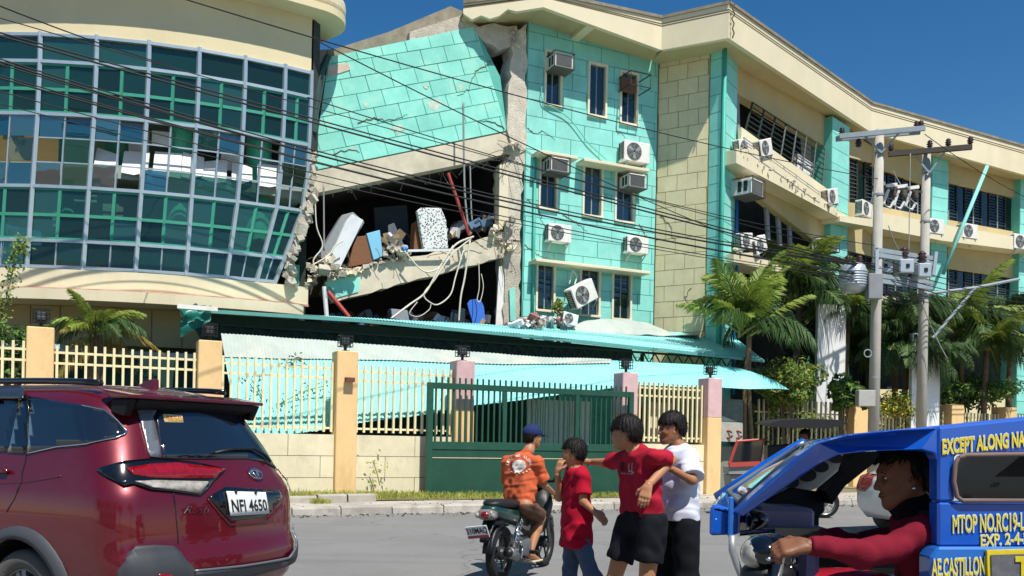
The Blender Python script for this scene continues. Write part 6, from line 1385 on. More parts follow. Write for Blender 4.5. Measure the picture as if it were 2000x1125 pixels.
# ------------------------------------------------------------------ silver car beyond the blue tricycle
PP = at(1702, 1010, 14.0); m_silver = carpaint('silver car paint', '#c9cccd', .3)
CAR2 = thing('silver_car', 'silver white car partly hidden behind the blue tricycle driver', 'car', (PP.x + .52, PP.y + .6, 0), rad(24))
c2 = CarBody(4.1, [(.25, .72), (.4, .81), (.7, .84), (.9, .83), (.98, .8), (1.2, .7), (1.4, .6), (1.47, .45)], [(.25, .12), (.45, .0), (.75, .02), (.95, .08), (1.0, .3), (1.3, .75), (1.42, .95), (1.47, 1.2)],
             [(.25, 4.0), (.5, 4.1), (.8, 3.95), (.95, 3.4), (1.2, 2.9), (1.47, 2.3)], [(.25, .22), (.8, .22), (1.0, .25), (1.47, .3)], Vector((PP.x + .52, PP.y + .6, 0)), rad(24))
b2 = c2.shell([.25, .32, .4, .5, .62, .75, .85, .93, .98, 1.05, 1.15, 1.25, 1.35, 1.42, 1.47]).build('body', [m_silver, m_black], CAR2, world=False, smooth=True); cut_arches(b2, (m_silver, m_black), (.75, 3.25), .34, .3, .5)
for x in (.75, 3.25):
    for s in (1, -1): wheel(CAR2, x, s * .72, .3, .3, .18, s, m_tyre, m_rim)
def mirror_patch(cb, name, poly, mat, par, off, right=True):
    o = cb.patch(name, poly, mat, par, off, px=False)
    if right:
        for v in o.data.vertices: v.co.y = -v.co.y
        o.data.flip_normals()
    return o
for r_ in (True, False):
    mirror_patch(c2, 'side_window', [(-.9, 1.0), (-1.9, 1.0), (-1.9, 1.36), (-1.2, 1.36)], m_cglass, CAR2, .006, r_); mirror_patch(c2, 'side_window', [(-1.95, 1.0), (-2.75, 1.0), (-2.3, 1.36), (-1.95, 1.36)], m_cglass, CAR2, .006, r_)
    mirror_patch(c2, 'tail_lamp', [(.1, .98), (.1, .7), (1.1, .68), (1.25, .8), (1.2, .97)], m_lampr, CAR2, .01, r_); mirror_patch(c2, 'door_handle', [(-1.0, .86), (-1.2, .86), (-1.2, .9), (-1.0, .9)], m_chrome, CAR2, .02, r_)
c2.patch('rear_window', [(1.0, 1.02), (2.0, 1.02), (1.8, 1.35), (1.1, 1.35)], m_cglass, CAR2, .006, px=False)
from mathutils.bvhtree import BVHTree
# ================================================================== people: distance fields meshed into one skin
class SDF:
    def __init__(s, lo, hi, res):
        s.lo = np.array(lo, np.float32); s.res = res; s.n = np.maximum(4, np.ceil((np.array(hi) - s.lo) / res).astype(int) + 1)
        s.f = np.full(tuple(s.n), .25, np.float32); s.ax = [s.lo[i] + res * np.arange(s.n[i], dtype=np.float32) for i in range(3)]
    def box(s, lo, hi):
        a = np.clip(((np.array(lo) - s.lo) / s.res).astype(int) - 1, 0, s.n - 1); b = np.clip(((np.array(hi) - s.lo) / s.res).astype(int) + 2, 1, s.n); return tuple(slice(a[i], max(b[i], a[i] + 1)) for i in range(3))
    def pts(s, sl): return np.stack(np.meshgrid(*[s.ax[i][sl[i]] for i in range(3)], indexing='ij'), -1)
    def put(s, sl, d, k, sub=False):
        f = s.f[sl]
        if sub: h = np.clip(.5 - .5 * (f + d) / k, 0, 1); s.f[sl] = f + (-d - f) * h + k * h * (1 - h)
        else: h = np.clip(.5 + .5 * (f - d) / k, 0, 1); s.f[sl] = f + (d - f) * h - k * h * (1 - h)
    def cone(s, a, b, ra, rb=None, k=.02, cut=False, cut0=False, sub=False, flat=None):
        rb = ra if rb is None else rb; a, b = np.array(a, np.float32), np.array(b, np.float32); m = max(ra, rb) + max(k, 2.5 * s.res) + .01; sl = s.box(np.minimum(a, b) - m, np.maximum(a, b) + m); p = s.pts(sl) - a; ab = b - a; L2 = max(float(ab @ ab), 1e-9)
        t = np.clip(p @ ab / L2, 0, 1); v = p - t[..., None] * ab
        if flat is not None:      # flattened section: (direction, factor)
            fd = np.array(flat[0], np.float32); fd /= np.linalg.norm(fd); c = v @ fd; v = v + (c * (1 / flat[1] - 1))[..., None] * fd
        d = np.linalg.norm(v, axis=-1) - (ra + (rb - ra) * t)
        if cut: d = np.maximum(d, (p @ ab - L2) / math.sqrt(L2))
        if cut0: d = np.maximum(d, -(p @ ab) / math.sqrt(L2))
        s.put(sl, d.astype(np.float32), k, sub)
    def ell(s, c, r, R=None, k=.02, sub=False):
        c = np.array(c, np.float32); r = np.array(r, np.float32); m = float(max(r)) + max(k, 2.5 * s.res) + .01; sl = s.box(c - m, c + m); p = s.pts(sl) - c
        if R is not None: p = p @ np.array(R, np.float32)       # columns of R are the axes
        k0 = np.linalg.norm(p / r, axis=-1); k1 = np.linalg.norm(p / (r * r), axis=-1); d = k0 * (k0 - 1) / np.maximum(k1, 1e-6); s.put(sl, d.astype(np.float32), k, sub)
    def plane(s, p0, n):
        n = np.array(n, np.float32); n /= np.linalg.norm(n); P = s.pts(tuple(slice(0, q) for q in s.n)); s.f = np.maximum(s.f, (P - np.array(p0, np.float32)) @ n)
    def wrinkle(s, amp, freq, seed=0, dirs=None):
        P = s.pts(tuple(slice(0, q) for q in s.n)); R_ = np.random.default_rng(seed); g = 0
        for i in range(5):
            d = R_.normal(0, 1, 3) if dirs is None else np.array(dirs[i % len(dirs)]) + R_.normal(0, .25, 3); d /= np.linalg.norm(d); e = R_.normal(0, 1, 3); fr = freq * R_.uniform(.6, 1.5); g = g + np.sin(P @ d * fr + 1.8 * np.sin(P @ e * fr * .35 + i) + i * 2.1)
        s.f = s.f + (amp * (g / 5) * 1.6).astype(np.float32)
    def mesh(s):
        f = s.f; f[0] = f[-1] = .25; f[:, 0] = f[:, -1] = .25; f[:, :, 0] = f[:, :, -1] = .25
        ins_ = f < 0; nx, ny, nz = [q - 1 for q in f.shape]; cor = [(i, j, k) for i in (0, 1) for j in (0, 1) for k in (0, 1)]
        g = lambda A, c: A[c[0]:c[0] + nx, c[1]:c[1] + ny, c[2]:c[2] + nz]
        cnt = sum(g(ins_, c).astype(np.int8) for c in cor); act = (cnt > 0) & (cnt < 8); idx = -np.ones(act.shape, np.int64); ids = np.argwhere(act); idx[act] = np.arange(len(ids))
        if not len(ids): return np.zeros((0, 3)), []
        acc = np.zeros((len(ids), 3)); w = np.zeros(len(ids))
        for a in cor:
            for ax in range(3):
                if a[ax]: continue
                b = list(a); b[ax] = 1; fa = f[ids[:, 0] + a[0], ids[:, 1] + a[1], ids[:, 2] + a[2]]; fb = f[ids[:, 0] + b[0], ids[:, 1] + b[1], ids[:, 2] + b[2]]; m = (fa < 0) != (fb < 0); t = np.where(m, fa / np.where(m, fa - fb, 1), 0)
                p = np.tile(np.array(a, float), (len(ids), 1)); p[:, ax] += t; acc[m] += p[m]; w[m] += 1
        V_ = s.lo + s.res * (ids + acc / w[:, None]); Q = []
        for ax in range(3):
            sh = list(f.shape); sl0 = [slice(None)] * 3; sl1 = [slice(None)] * 3; sl0[ax] = slice(0, -1); sl1[ax] = slice(1, None); ch = ins_[tuple(sl0)] != ins_[tuple(sl1)]; e = np.argwhere(ch); o1, o2 = [q for q in range(3) if q != ax]
            ok = (e[:, o1] > 0) & (e[:, o2] > 0) & (e[:, o1] < f.shape[o1] - 1) & (e[:, o2] < f.shape[o2] - 1); e = e[ok]; q = []
            for d1, d2 in ((-1, -1), (0, -1), (0, 0), (-1, 0)): c = e.copy(); c[:, o1] += d1; c[:, o2] += d2; q.append(idx[c[:, 0], c[:, 1], c[:, 2]])
            q = np.stack(q, -1); fl = ins_[e[:, 0], e[:, 1], e[:, 2]]; fl = fl if ax != 1 else ~fl; q[~fl] = q[~fl][:, ::-1]; Q.append(q)
        return V_, np.concatenate(Q)
def sdf_obj(name, sdfs, mat, parent):
    V_, F_ = [], []; o = 0
    for s in sdfs if isinstance(sdfs, list) else [sdfs]:
        v, q = s.mesh(); V_.append(v); F_.append(np.asarray(q).reshape(-1, 4) + o); o += len(v)
    V_ = np.concatenate(V_); F_ = np.concatenate(F_); me = bpy.data.meshes.new(name); org = np.array(parent.location if parent is not None else (0, 0, 0)); me.from_pydata((V_ - org).tolist(), [], F_.tolist()); me.materials.append(mat); me.polygons.foreach_set('use_smooth', [True] * len(me.polygons)); me.update()
    ob = bpy.data.objects.new(name, me); COL.objects.link(ob); ob.parent = parent; return ob
def bounds(pts, m): a = np.array([tuple(p) for p in pts]); return a.min(0) - m, a.max(0) + m
def skin(name, hexc):
    m = M(name, hexc, .5, .07, 6, .12, 90, spec=.35, bdist=.003); b = m.node_tree.nodes['Principled BSDF']; b.inputs['Subsurface Weight'].default_value = .12; b.inputs['Subsurface Radius'].default_value = (.02, .008, .004); b.inputs['Subsurface Scale'].default_value = .5; return m
def cloth(name, hexc, var=.06, bump=.25): return M(name, hexc, .9, var, 9, bump, 160, spec=.15, bdist=.003)
m_eye = M('eye white', '#d8d3cc', .3); m_iris = M('dark iris', '#1d120d', .2)
class Fig:
    pass
def hand_sdf(wr, dirv, nrm, curl, size=1.0, thumb_side=1, spread=.12):
    """palm, four bent fingers of unequal length and a thumb; nrm = back of the hand"""
    d = Vector(dirv).normalized(); n = Vector(nrm); n = (n - d * n.dot(d)).normalized(); s = d.cross(n) * thumb_side; S_ = size
    P = [Vector(wr)]; fing = []
    for i, (o, L) in enumerate(((.031, .070), (.011, .078), (-.010, .072), (-.030, .056))):
        b = Vector(wr) + d * .085 * S_ + s * o * S_; dd = (d + s * o * spread * 18 * .1).normalized(); c1, c2, c3 = [math.radians(curl * w) for w in (.55, 1.4, 2.1)]
        p1 = b + (dd * math.cos(c1) - n * math.sin(c1)) * L * .45 * S_; p2 = p1 + (dd * math.cos(c2) - n * math.sin(c2)) * L * .33 * S_; p3 = p2 + (dd * math.cos(c3) - n * math.sin(c3)) * L * .25 * S_; fing.append((b - d * .02 * S_, b, p1, p2, p3)); P += [p1, p2, p3]
    tb = Vector(wr) + d * .025 * S_ + s * .025 * S_; t1 = tb + (d * .6 + s * .75 - n * .25).normalized() * .04 * S_; t2 = t1 + (d * .85 + s * .25 - n * .45).normalized() * .034 * S_; P += [t1, t2]
    lo, hi = bounds(P, .035); g = SDF(lo, hi, .0045)
    a = Vector(wr); g.cone(a - d * .02, a + d * .02 * S_, .026 * S_, .027 * S_, k=.01, flat=(n, .75))
    for o in (.024, .008, -.008, -.024): g.cone(a + d * .01 * S_ + s * o * .6 * S_, a + d * .082 * S_ + s * o * 1.2 * S_, .017 * S_, .0145 * S_, k=.012)
    for q in fing:
        for (u, v), (r0, r1) in zip(zip(q, q[1:]), ((.012, .0105), (.0105, .0095), (.0095, .0085), (.0085, .007))): g.cone(u, v, r0 * S_, r1 * S_, k=.004)
    g.cone(a + d * .02 * S_ + s * .012 * S_, tb, .02 * S_, .016 * S_, k=.012); g.cone(tb, t1, .0145 * S_, .0115 * S_, k=.006); g.cone(t1, t2, .0115 * S_, .0085 * S_, k=.004); return g
def person(label, J, face, skinm, hair=None, hairkw=None, loc=None, sc=1.0, feet=True, hands={}, legs=True, body_res=.009, girth=1.0, hs=.94, group='people in the street'):
    """J: joints in world space. Builds one continuous body; returns the record for dressing it"""
    F = Fig(); F.J = J; t = thing('person', label, 'person', loc if loc is not None else Vector((J['pel'].x, J['pel'].y, 0)), 0, group); F.t = t; F.sc = sc
    f = Vector(face).normalized(); up = Vector((0, 0, 1)); up = (up - f * up.dot(f)).normalized(); lf = up.cross(f); F.f, F.u, F.l = f, up, lf; hc = J['head']; F.hc = hc
    R = np.array([tuple(f), tuple(lf), tuple(up)]).T; F.R = R
    H = lambda a, b, c: hc + (f * a + lf * b + up * c) * (sc * hs); F.H = H; F.hs = sc * hs
    allp = [p for k, p in J.items()]; lo, hi = bounds([p for k, p in J.items() if k != 'head'], .2); b = SDF(lo, hi, body_res); G = girth * sc
    shm = (J['shL'] + J['shR']) / 2; hpm = (J['hipL'] + J['hipR']) / 2; fw = (J['shL'] - J['shR']).cross(Vector((0, 0, 1))).normalized(); F.fw = fw * (1 if fw.dot(f) > -.3 else 1)
    for s_ in 'LR':
        a, c = shm.lerp(J['sh' + s_], .55) - Vector((0, 0, .05 * sc)), hpm.lerp(J['hip' + s_], .7) + Vector((0, 0, .03)); b.cone(a, c, .064 * G, .066 * G, k=.05)
        b.cone(shm + Vector((0, 0, .02 * sc)), J['sh' + s_], .048 * G, .04 * G, k=.03)
        b.cone(J['sh' + s_], J['el' + s_], .04 * G, .036 * G, k=.02); b.cone(J['el' + s_], J['wr' + s_], .036 * G, .025 * G, k=.012)
        if legs:
            b.cone(J['hip' + s_], J['kn' + s_], .082 * G, .055 * G, k=.03); b.cone(J['kn' + s_], J['kn' + s_].lerp(J['an' + s_], .35), .053 * G, .052 * G, k=.02); b.cone(J['kn' + s_].lerp(J['an' + s_], .35), J['an' + s_], .052 * G, .034 * G, k=.02)
            if feet:
                to = J['to' + s_]; b.cone(J['an' + s_] - Vector((0, 0, .03)), to, .034 * G, .022 * G, k=.02); b.cone(J['an' + s_] - Vector((0, 0, .045)) - (to - J['an' + s_]) * .25, to, .026 * G, .02 * G, k=.02)
    b.cone(shm, hpm, .07 * G, .07 * G, k=.05); b.cone(J['neck'], H(-.015, 0, -.04), .05 * sc, .05 * sc, k=.03); b.cone(shm, J['neck'], .07 * sc, .052 * sc, k=.04)
    parts = [b]
    # head
    sc0, sc = sc, sc * hs
    h = SDF(np.array(tuple(hc)) - .2 * sc, np.array(tuple(hc)) + .2 * sc, .0055)
    h.ell(H(-.012, 0, .025), np.array([.1, .077, .098]) * sc, R, k=.02); h.ell(H(.015, 0, -.03), np.array([.08, .066, .085]) * sc, R, k=.03)
    h.cone(H(.02, .0, -.075), H(.072, 0, -.108), .048 * sc, .024 * sc, k=.03)
    for s_ in (-1, 1):
        h.cone(H(-.01, s_ * .05, -.05), H(.055, s_ * .022, -.1), .022 * sc, .02 * sc, k=.03); h.ell(H(.062, s_ * .036, -.03), np.array([.026, .026, .024]) * sc, R, k=.02)
        h.ell(H(.097, s_ * .033, .004), np.array([.014, .02, .011]) * sc, R, k=.012, sub=True)
        h.ell(H(-.004, s_ * .079, -.012), np.array([.02, .011, .032]) * sc, R, k=.006); h.ell(H(.004, s_ * .088, -.008), np.array([.009, .007, .018]) * sc, R, k=.005, sub=True)
        h.ell(H(.105, s_ * .012, -.038), np.array([.01, .01, .008]) * sc, R, k=.008)
    h.ell(H(.082, 0, .028), np.array([.014, .05, .01]) * sc, R, k=.015); h.cone(H(.09, 0, .012), H(.112, 0, -.032), .009 * sc, .013 * sc, k=.01)
    h.ell(H(.094, 0, -.066), np.array([.012, .024, .008]) * sc, R, k=.006); h.ell(H(.091, 0, -.078), np.array([.012, .021, .008]) * sc, R, k=.006)
    h.cone(H(-.03, 0, -.05), J['neck'].lerp(hc, .15), .05 * sc, .052 * sc, k=.03); parts.append(h)
    for s_ in 'LR':
        hn = hands.get(s_)
        if hn: parts.append(hand_sdf(J['wr' + s_], hn[0], hn[1], hn[2], sc0 * .98, hn[3]))
    F.body = sdf_obj('body', parts, skinm, t)
    for s_ in (-1, 1): mb = MB(); mb.ell(H(.083, s_ * .033, .004), (.010 * sc, .011 * sc, .005 * sc), 10, 7, Matrix([[R[i][j] for j in range(3)] for i in range(3)])); mb.build('eye', m_eye, t, smooth=True)
    for s_ in (-1, 1): mb = MB(); mb.ell(H(.092, s_ * .033, .004), (.005 * sc, .006 * sc, .006 * sc), 8, 6, Matrix([[R[i][j] for j in range(3)] for i in range(3)])); mb.build('iris', m_iris, t, smooth=True)
    for s_ in (-1, 1): mb = MB(); mb.tube([H(.093, s_ * .012, .022), H(.094, s_ * .03, .029), H(.084, s_ * .052, .022)], [.004 * sc, .005 * sc, .003 * sc], 5); mb.build('eyebrow', m_hair, t, smooth=True)
    mb = MB(); mb.tube([H(.094, .022, -.073), H(.104, .01, -.0715), H(.106, 0, -.073), H(.104, -.01, -.0715), H(.094, -.022, -.073)], .0035 * sc, 5); mb.build('mouth_line', M('lip', '#5f3029', .6), t, smooth=True)
    return F
m_hair = M('black hair', '#14100e', .6, .25, 14, .5, 60, stretch=(1, 1, .25), spec=.25, bdist=.005)
def hair(F, vol=.0, fringe=.02, nape=-.03, seed=0, top=.0, side=0.0):
    s = F.hs; g = SDF(np.array(tuple(F.hc)) - .22 * s, np.array(tuple(F.hc)) + .22 * s, .0055); H = F.H
    g.ell(H(-.018, 0, .034 + top * .5), np.array([.112 + vol, .09 + vol, .1 + vol + top]) * s, F.R, k=.01)
    g.ell(H(-.05, 0, -.005), np.array([.075 + vol * .6, .083 + vol * .6, .085]) * s, F.R, k=.03)
    # clear the face, ears and neck
    f, u = np.array(tuple(F.f)), np.array(tuple(F.u)); P = g.pts(tuple(slice(0, q) for q in g.n)) - np.array(tuple(F.hc)); a, c = P @ f, P @ u
    jag = .006 * np.sin(P @ np.array(tuple(F.l)) * 240) + .004 * np.sin(P @ np.array(tuple(F.l)) * 95 + 1)
    g.f = np.maximum(g.f, np.minimum((a + .005 * s), (fringe * s - c) + jag)); g.f = np.maximum(g.f, nape * s - c + jag * .6 - .25 * np.maximum(0, -a - .02))
    g.f = np.maximum(g.f, np.minimum(a + .045 * s, (-.0) * s - c + side))
    th = np.arctan2(P @ np.array(tuple(F.l)), a + .03); g.f = g.f + (.0022 * np.sin(th * 46 + 3 * np.sin(c * 40)) + .0018 * np.sin(th * 23 + 2 + c * 30)).astype(np.float32)
    ho = sdf_obj('hair', g, m_hair, F.t); R_ = np.random.default_rng(seed); bv = BVHTree.FromPolygons([v.co + F.t.location for v in ho.data.vertices], [tuple(p.vertices) for p in ho.data.polygons]); mb = MB(); me = ho.data; nv = len(me.vertices); crown = H(-.04, 0, .13)
    for i in R_.integers(0, nv, 1500):
        v = me.vertices[i]; p = v.co + F.t.location; n = Vector(v.normal); d = (p - crown); d = (d - n * d.dot(n)); 
        if d.length < 1e-4: continue
        d = (d.normalized() * .75 + Vector((0, 0, -.45)) + Vector(R_.normal(0, .22, 3))).normalized(); d = (d - n * d.dot(n) * .9).normalized(); L_ = R_.uniform(.018, .036) * s; lift = R_.uniform(.05, .35); w = R_.uniform(.0012, .0024)
        q1 = p + d * L_ * .5 + n * L_ * lift * .5; q2 = p + d * L_ + n * L_ * lift * .6; sd = d.cross(n).normalized() * w
        mb.add([p - n * .004 - sd, p - n * .004 + sd, q1 + sd * .8, q1 - sd * .8, q2], [(0, 1, 2, 3), (3, 2, 4)])
    st_ = mb.build('hair_strands', m_hair, F.t, recalc=False); st_['kind'] = 'stuff'; return ho
def shirt(F, mat, hem, name='shirt', sleeve=.62, loose=.03, long=False, hem_n=(0, 0, -1), seed=0, flare=.02, res=.0085, sl_r=.02, wr_amp=.0085, only=None):
    J, G = F.J, F.sc; shm = (J['shL'] + J['shR']) / 2; hpm = (J['hipL'] + J['hipR']) / 2; ends = {}
    pts = [J['shL'], J['shR'], J['hipL'], J['hipR'], J['neck'], Vector((hpm.x, hpm.y, hem))]
    for s_ in 'LR':
        if long: pts += [J['el' + s_], J['wr' + s_]]
        else: e = J['sh' + s_].lerp(J['el' + s_], sleeve); ends[s_] = e; pts.append(e)
    lo, hi = bounds(pts, .21); g = SDF(lo, hi, res); dn = Vector((0, 0, hem - hpm.z - .04))
    for s_ in 'LR':
        a, c = shm.lerp(J['sh' + s_], .55) - Vector((0, 0, .05 * G)), hpm.lerp(J['hip' + s_], .75) + dn; g.cone(a, c, (.078 + loose) * G, (.074 + loose + flare) * G, k=.05)
        g.cone(shm + Vector((0, 0, .015 * G)), J['sh' + s_], (.058 + loose * .5) * G, (.054 + loose * .5) * G, k=.04)
    g.cone(shm, hpm + dn, (.082 + loose) * G, (.076 + loose + flare) * G, k=.05)
    g.cone(shm, J['neck'].lerp(F.hc, .05), .078 * G, .06 * G, k=.03, cut=True)
    for s_ in 'LR':
        if only and s_ not in only: continue
        if long: g.cone(J['sh' + s_], J['el' + s_], .057 * G, .049 * G, k=.03); g.cone(J['el' + s_], J['wr' + s_], .049 * G, .036 * G, k=.02, cut=True)
        else: g.cone(J['sh' + s_], ends[s_], (.042 + sl_r) * G, (.044 + sl_r * 1.5) * G, k=.03, cut=True)
    g.wrinkle(wr_amp, 44, seed, dirs=[(.3, .2, 1), (1, .3, .6), (-.8, .2, .7), (.2, 1, .8)]); g.plane((0, 0, hem), hem_n)
    F.shirt = sdf_obj(name, g, mat, F.t); return F.shirt
def trousers(F, mat, name='shorts', frac=.8, loose=.035, long=False, seed=0, res=.0085, top=None, straight=.0):
    J, G = F.J, F.sc; hpm = (J['hipL'] + J['hipR']) / 2; pts = [J['hipL'] + Vector((0, 0, .15)), J['hipR']]
    for s_ in 'LR': pts += [J['hip' + s_].lerp(J['kn' + s_], frac)] + ([J['kn' + s_], J['an' + s_]] if long else [])
    lo, hi = bounds(pts, .2); g = SDF(lo, hi, res)
    g.cone(J['hipL'].lerp(J['hipR'], .25) + Vector((0, 0, .1)), J['hipL'].lerp(J['hipR'], .25), (.08 + loose * .7) * G, (.084 + loose * .8) * G, k=.05); g.cone(J['hipL'].lerp(J['hipR'], .75) + Vector((0, 0, .1)), J['hipL'].lerp(J['hipR'], .75), (.08 + loose * .7) * G, (.084 + loose * .8) * G, k=.05)
    for s_ in 'LR':
        if long:
            g.cone(J['hip' + s_], J['kn' + s_], (.078 + loose) * G, (.056 + loose) * G, k=.03); g.cone(J['kn' + s_], J['an' + s_], (.06 + loose) * G, (.045 + loose) * G, k=.02, cut=True)
        else: g.cone(J['hip' + s_], J['hip' + s_].lerp(J['kn' + s_], frac), (.08 + loose) * G, (.07 + loose * 1.05) * G, k=.03, cut=True)
    g.wrinkle(.007, 44, seed, dirs=[(.3, .2, 1), (1, .3, .3), (-.6, .4, .5)]); 
    if top is not None: g.plane((0, 0, top), (0, 0, 1))
    return sdf_obj(name, g, mat, F.t)
def bvh_of(o):
    dg = bpy.context.evaluated_depsgraph_get(); me = o.data; mw = Matrix.Translation(o.parent.location) if o.parent else Matrix.Identity(4); return BVHTree.FromPolygons([mw @ v.co for v in me.vertices], [tuple(p.vertices) for p in me.polygons])
def print_on(F, obj, shapes, mat, name='print'):
    """flat print: outlines in photo pixels dropped onto the cloth"""
    bv = bvh_of(obj); mb = MB()
    for vs_, fs in shapes:
        out_ = []; ok = True
        for (x, y) in vs_:
            r = ray(x, y).normalized(); hit = bv.ray_cast(Vector((0, 0, CAMZ)), r)
            if hit[0] is None: ok = False; break
            out_.append(hit[0] - r * .008)
        if ok: mb.add(out_, fs)
    return mb.build(name, mat, F.t, recalc=False) if mb.f else None
def px_text(txt, cx, cy, w, h, ang=0.0, bold=.0):
    vv, ff = text_mesh(txt, 1.0, 0, 'CENTER', bold); xs = [v.x for v in vv]; ys = [v.y for v in vv]; x0, x1, y0, y1 = min(xs), max(xs), min(ys), max(ys); c_, s_ = math.cos(ang), math.sin(ang); out_ = []
    for v in vv: a, b = ((v.x - x0) / max(1e-6, x1 - x0) - .5) * w, (.5 - (v.y - y0) / max(1e-6, y1 - y0)) * h; out_.append((cx + a * c_ - b * s_, cy + a * s_ + b * c_))
    return out_, ff
def px_disc(cx, cy, rx, ry, n=16):
    V_ = [(cx, cy)]; F_ = [(0, 1 + k, 1 + (k + 1) % n) for k in range(n)]; m = 1 if rx < 4 else 6
    for j in range(1, m + 1): V_ += [(cx + rx * j / m * math.cos(2 * math.pi * k / n), cy + ry * j / m * math.sin(2 * math.pi * k / n)) for k in range(n)]
    for j in range(m - 1): F_ += [(1 + j * n + k, 1 + j * n + (k + 1) % n, 1 + (j + 1) * n + (k + 1) % n, 1 + (j + 1) * n + k) for k in range(n)]
    return V_, F_
sk1, sk2, sk3 = skin('brown skin', '#9c6b4c'), skin('tan skin', '#ad7a58'), skin('deep brown skin', '#7c5138')
A3 = lambda **k: {n: at(*v) for n, v in k.items()}
# ---- rider in orange
D0 = 9.35
J = A3(head=(1041, 853, 9.55), neck=(1033, 880, 9.5), shL=(991, 903, 9.68), shR=(1050, 903, 9.33), elL=(990, 948, 9.95), wrL=(1045, 958, 10.25), elR=(1064, 948, 9.40), wrR=(1081, 963, 9.85),
       hipL=(998, 984, 9.55), hipR=(1026, 987, 9.30), knL=(1040, 1006, 9.95), anL=(1022, 1076, 9.8), toL=(1045, 1088, 10.0), knR=(1056, 1010, 9.66), anR=(1036, 1078, 9.46), toR=(1052, 1094, 9.62), pel=(1010, 985, 9.45))
R1 = person('man in orange shirt and navy cap sitting on the motorcycle, seen from behind', J, (.8, .6, -.05), sk2, hands={'R': ((.45, .85, -.25), (.1, -.2, 1), 50, -1), 'L': ((.4, .9, -.1), (0, 0, 1), 45, 1)}, loc=Vector((J['pel'].x, J['pel'].y, 0)))
hair(R1, -.008, .06, -.07, 1)
shirt(R1, cloth('orange cotton', '#c8613d'), J['pel'].z - .02, sleeve=.78, loose=.03, seed=1, sl_r=.018, flare=-.005)
trousers(R1, cloth('brown printed shorts', '#5a4436', .3), frac=.86, loose=.02, seed=2, top=J['pel'].z + .02)
g = SDF(np.array(tuple(R1.hc)) - .24, np.array(tuple(R1.hc)) + .24, .006); g.ell(R1.H(-.015, 0, .05), (.113, .094, .092), R1.R, k=.01); g.plane(R1.H(0, 0, .02), -R1.u); g.cone(R1.H(.09, 0, .035), R1.H(.165, 0, .022), .06, .05, k=.008, flat=(R1.u, .16)); sdf_obj('cap', g, cloth('navy cap cotton', '#27315c'), R1.t)
for s_ in 'LR':
    mb = MB(); a, b = J['an' + s_], J['to' + s_]; d = (b - a); d.z = 0; d.normalize(); mb.box(a.lerp(b, .45) - Vector((0, 0, .055)), (.25, .09, .018), rotz(math.atan2(d.y, d.x)))
    mb.build('sandal', M('pale sandal', '#c9b8a0', .8), R1.t, bevel=.006)
white_ink = cloth('white print ink', '#e4ddd0')
sh_ = [px_disc(1014, 909, 14, 11), px_disc(1012, 917, 9, 6)]
for k, ch in enumerate('LIVE ME ALONE'):
    if ch == ' ': continue
    a = rad(195 + 150 * k / 12); sh_.append(px_text(ch, 1014 + 24 * math.cos(a), 912 + 22 * math.sin(a), 3.6, 5.2, a + math.pi / 2, .02))
for k in range(7): a = rad(30 + 120 * k / 6); sh_.append(px_disc(1014 + 23 * math.cos(a) , 909 + 15 * math.sin(a), 1.6, 1.6, 6))
print_on(R1, R1.shirt, sh_, white_ink, 'back_print')
print_on(R1, R1.shirt, [px_disc(1008, 909, 2.6, 2.4, 10), px_disc(1018, 908, 2.6, 2.4, 10), px_disc(1013, 913, 1.1, 1.3, 8)], M('print ink dark', '#7a4a3a', .9), 'back_print_dark')
# ---- boy in red, hand at mouth
J = A3(head=(1119, 884, 7.0), neck=(1124, 915, 7.0), shL=(1137, 930, 6.86), shR=(1117, 930, 7.16), elL=(1139, 979, 6.83), wrL=(1162, 1000, 6.80), elR=(1092, 972, 7.10), wrR=(1089, 922, 6.98),
       hipL=(1132, 1046, 6.92), hipR=(1120, 1046, 7.08), knL=(1152, 1118, 6.86), anL=(1196, 1168, 6.9), toL=(1180, 1182, 6.88), knR=(1112, 1132, 7.05), anR=(1116, 1205, 7.1), toR=(1094, 1214, 7.1), pel=(1126, 1046, 7.0))
B2 = person('small boy in crimson shirt and jeans holding a hand to his mouth', J, (-.93, .3, -.02), sk2, sc=.88, hands={'L': ((.6, -.1, -.5), (.3, -.8, .5), 30, -1), 'R': ((.25, .05, .95), (-.8, -.5, .2), 55, 1)})
hair(B2, .006, .042, -.05, 3, .004)
shirt(B2, cloth('crimson cotton', '#a5122c'), at(1126, 1068, 7).z, sleeve=.72, loose=.02, seed=3, flare=.036, sl_r=.018)
trousers(B2, cloth('blue denim', '#4b5a6e', .2), 'jeans', long=True, loose=.012, seed=4, top=J['pel'].z + .0)
# ---- boy in red, hand on hip
J = A3(head=(1221, 846, 6.36), neck=(1243, 884, 6.36), shL=(1281, 893, 6.16), shR=(1217, 895, 6.56), elL=(1312, 899, 6.26), wrL=(1266, 948, 6.08), elR=(1183, 904, 6.80), wrR=(1157, 902, 6.98),
       hipL=(1276, 1022, 6.24), hipR=(1232, 1022, 6.48), knL=(1262, 1140, 6.22), anL=(1268, 1238, 6.3), toL=(1242, 1250, 6.25), knR=(1198, 1134, 6.5), anR=(1204, 1226, 6.6), toR=(1180, 1236, 6.5), pel=(1254, 1020, 6.36))
B3 = person('tall boy in red shirt and black shorts with one hand on his hip', J, (-.88, .35, -.06), sk2, hands={'L': ((-.28, -.25, -.9), (-.25, -.95, .1), 22, 1), 'R': ((-.85, .6, .0), (.2, -.1, 1), 30, 1)})
hair(B3, .009, .03, -.05, 5, .006, .01)
shirt(B3, cloth('red cotton', '#a31d31'), at(1250, 1008, 6.3).z, sleeve=.72, loose=.008, seed=5, flare=.01, sl_r=.012)
trousers(B3, cloth('black shorts cloth', '#17191e'), frac=.64, loose=.026, seed=6, top=at(1250, 1000, 6.3).z)
pm = cloth('grey print ink', '#b9a99c')
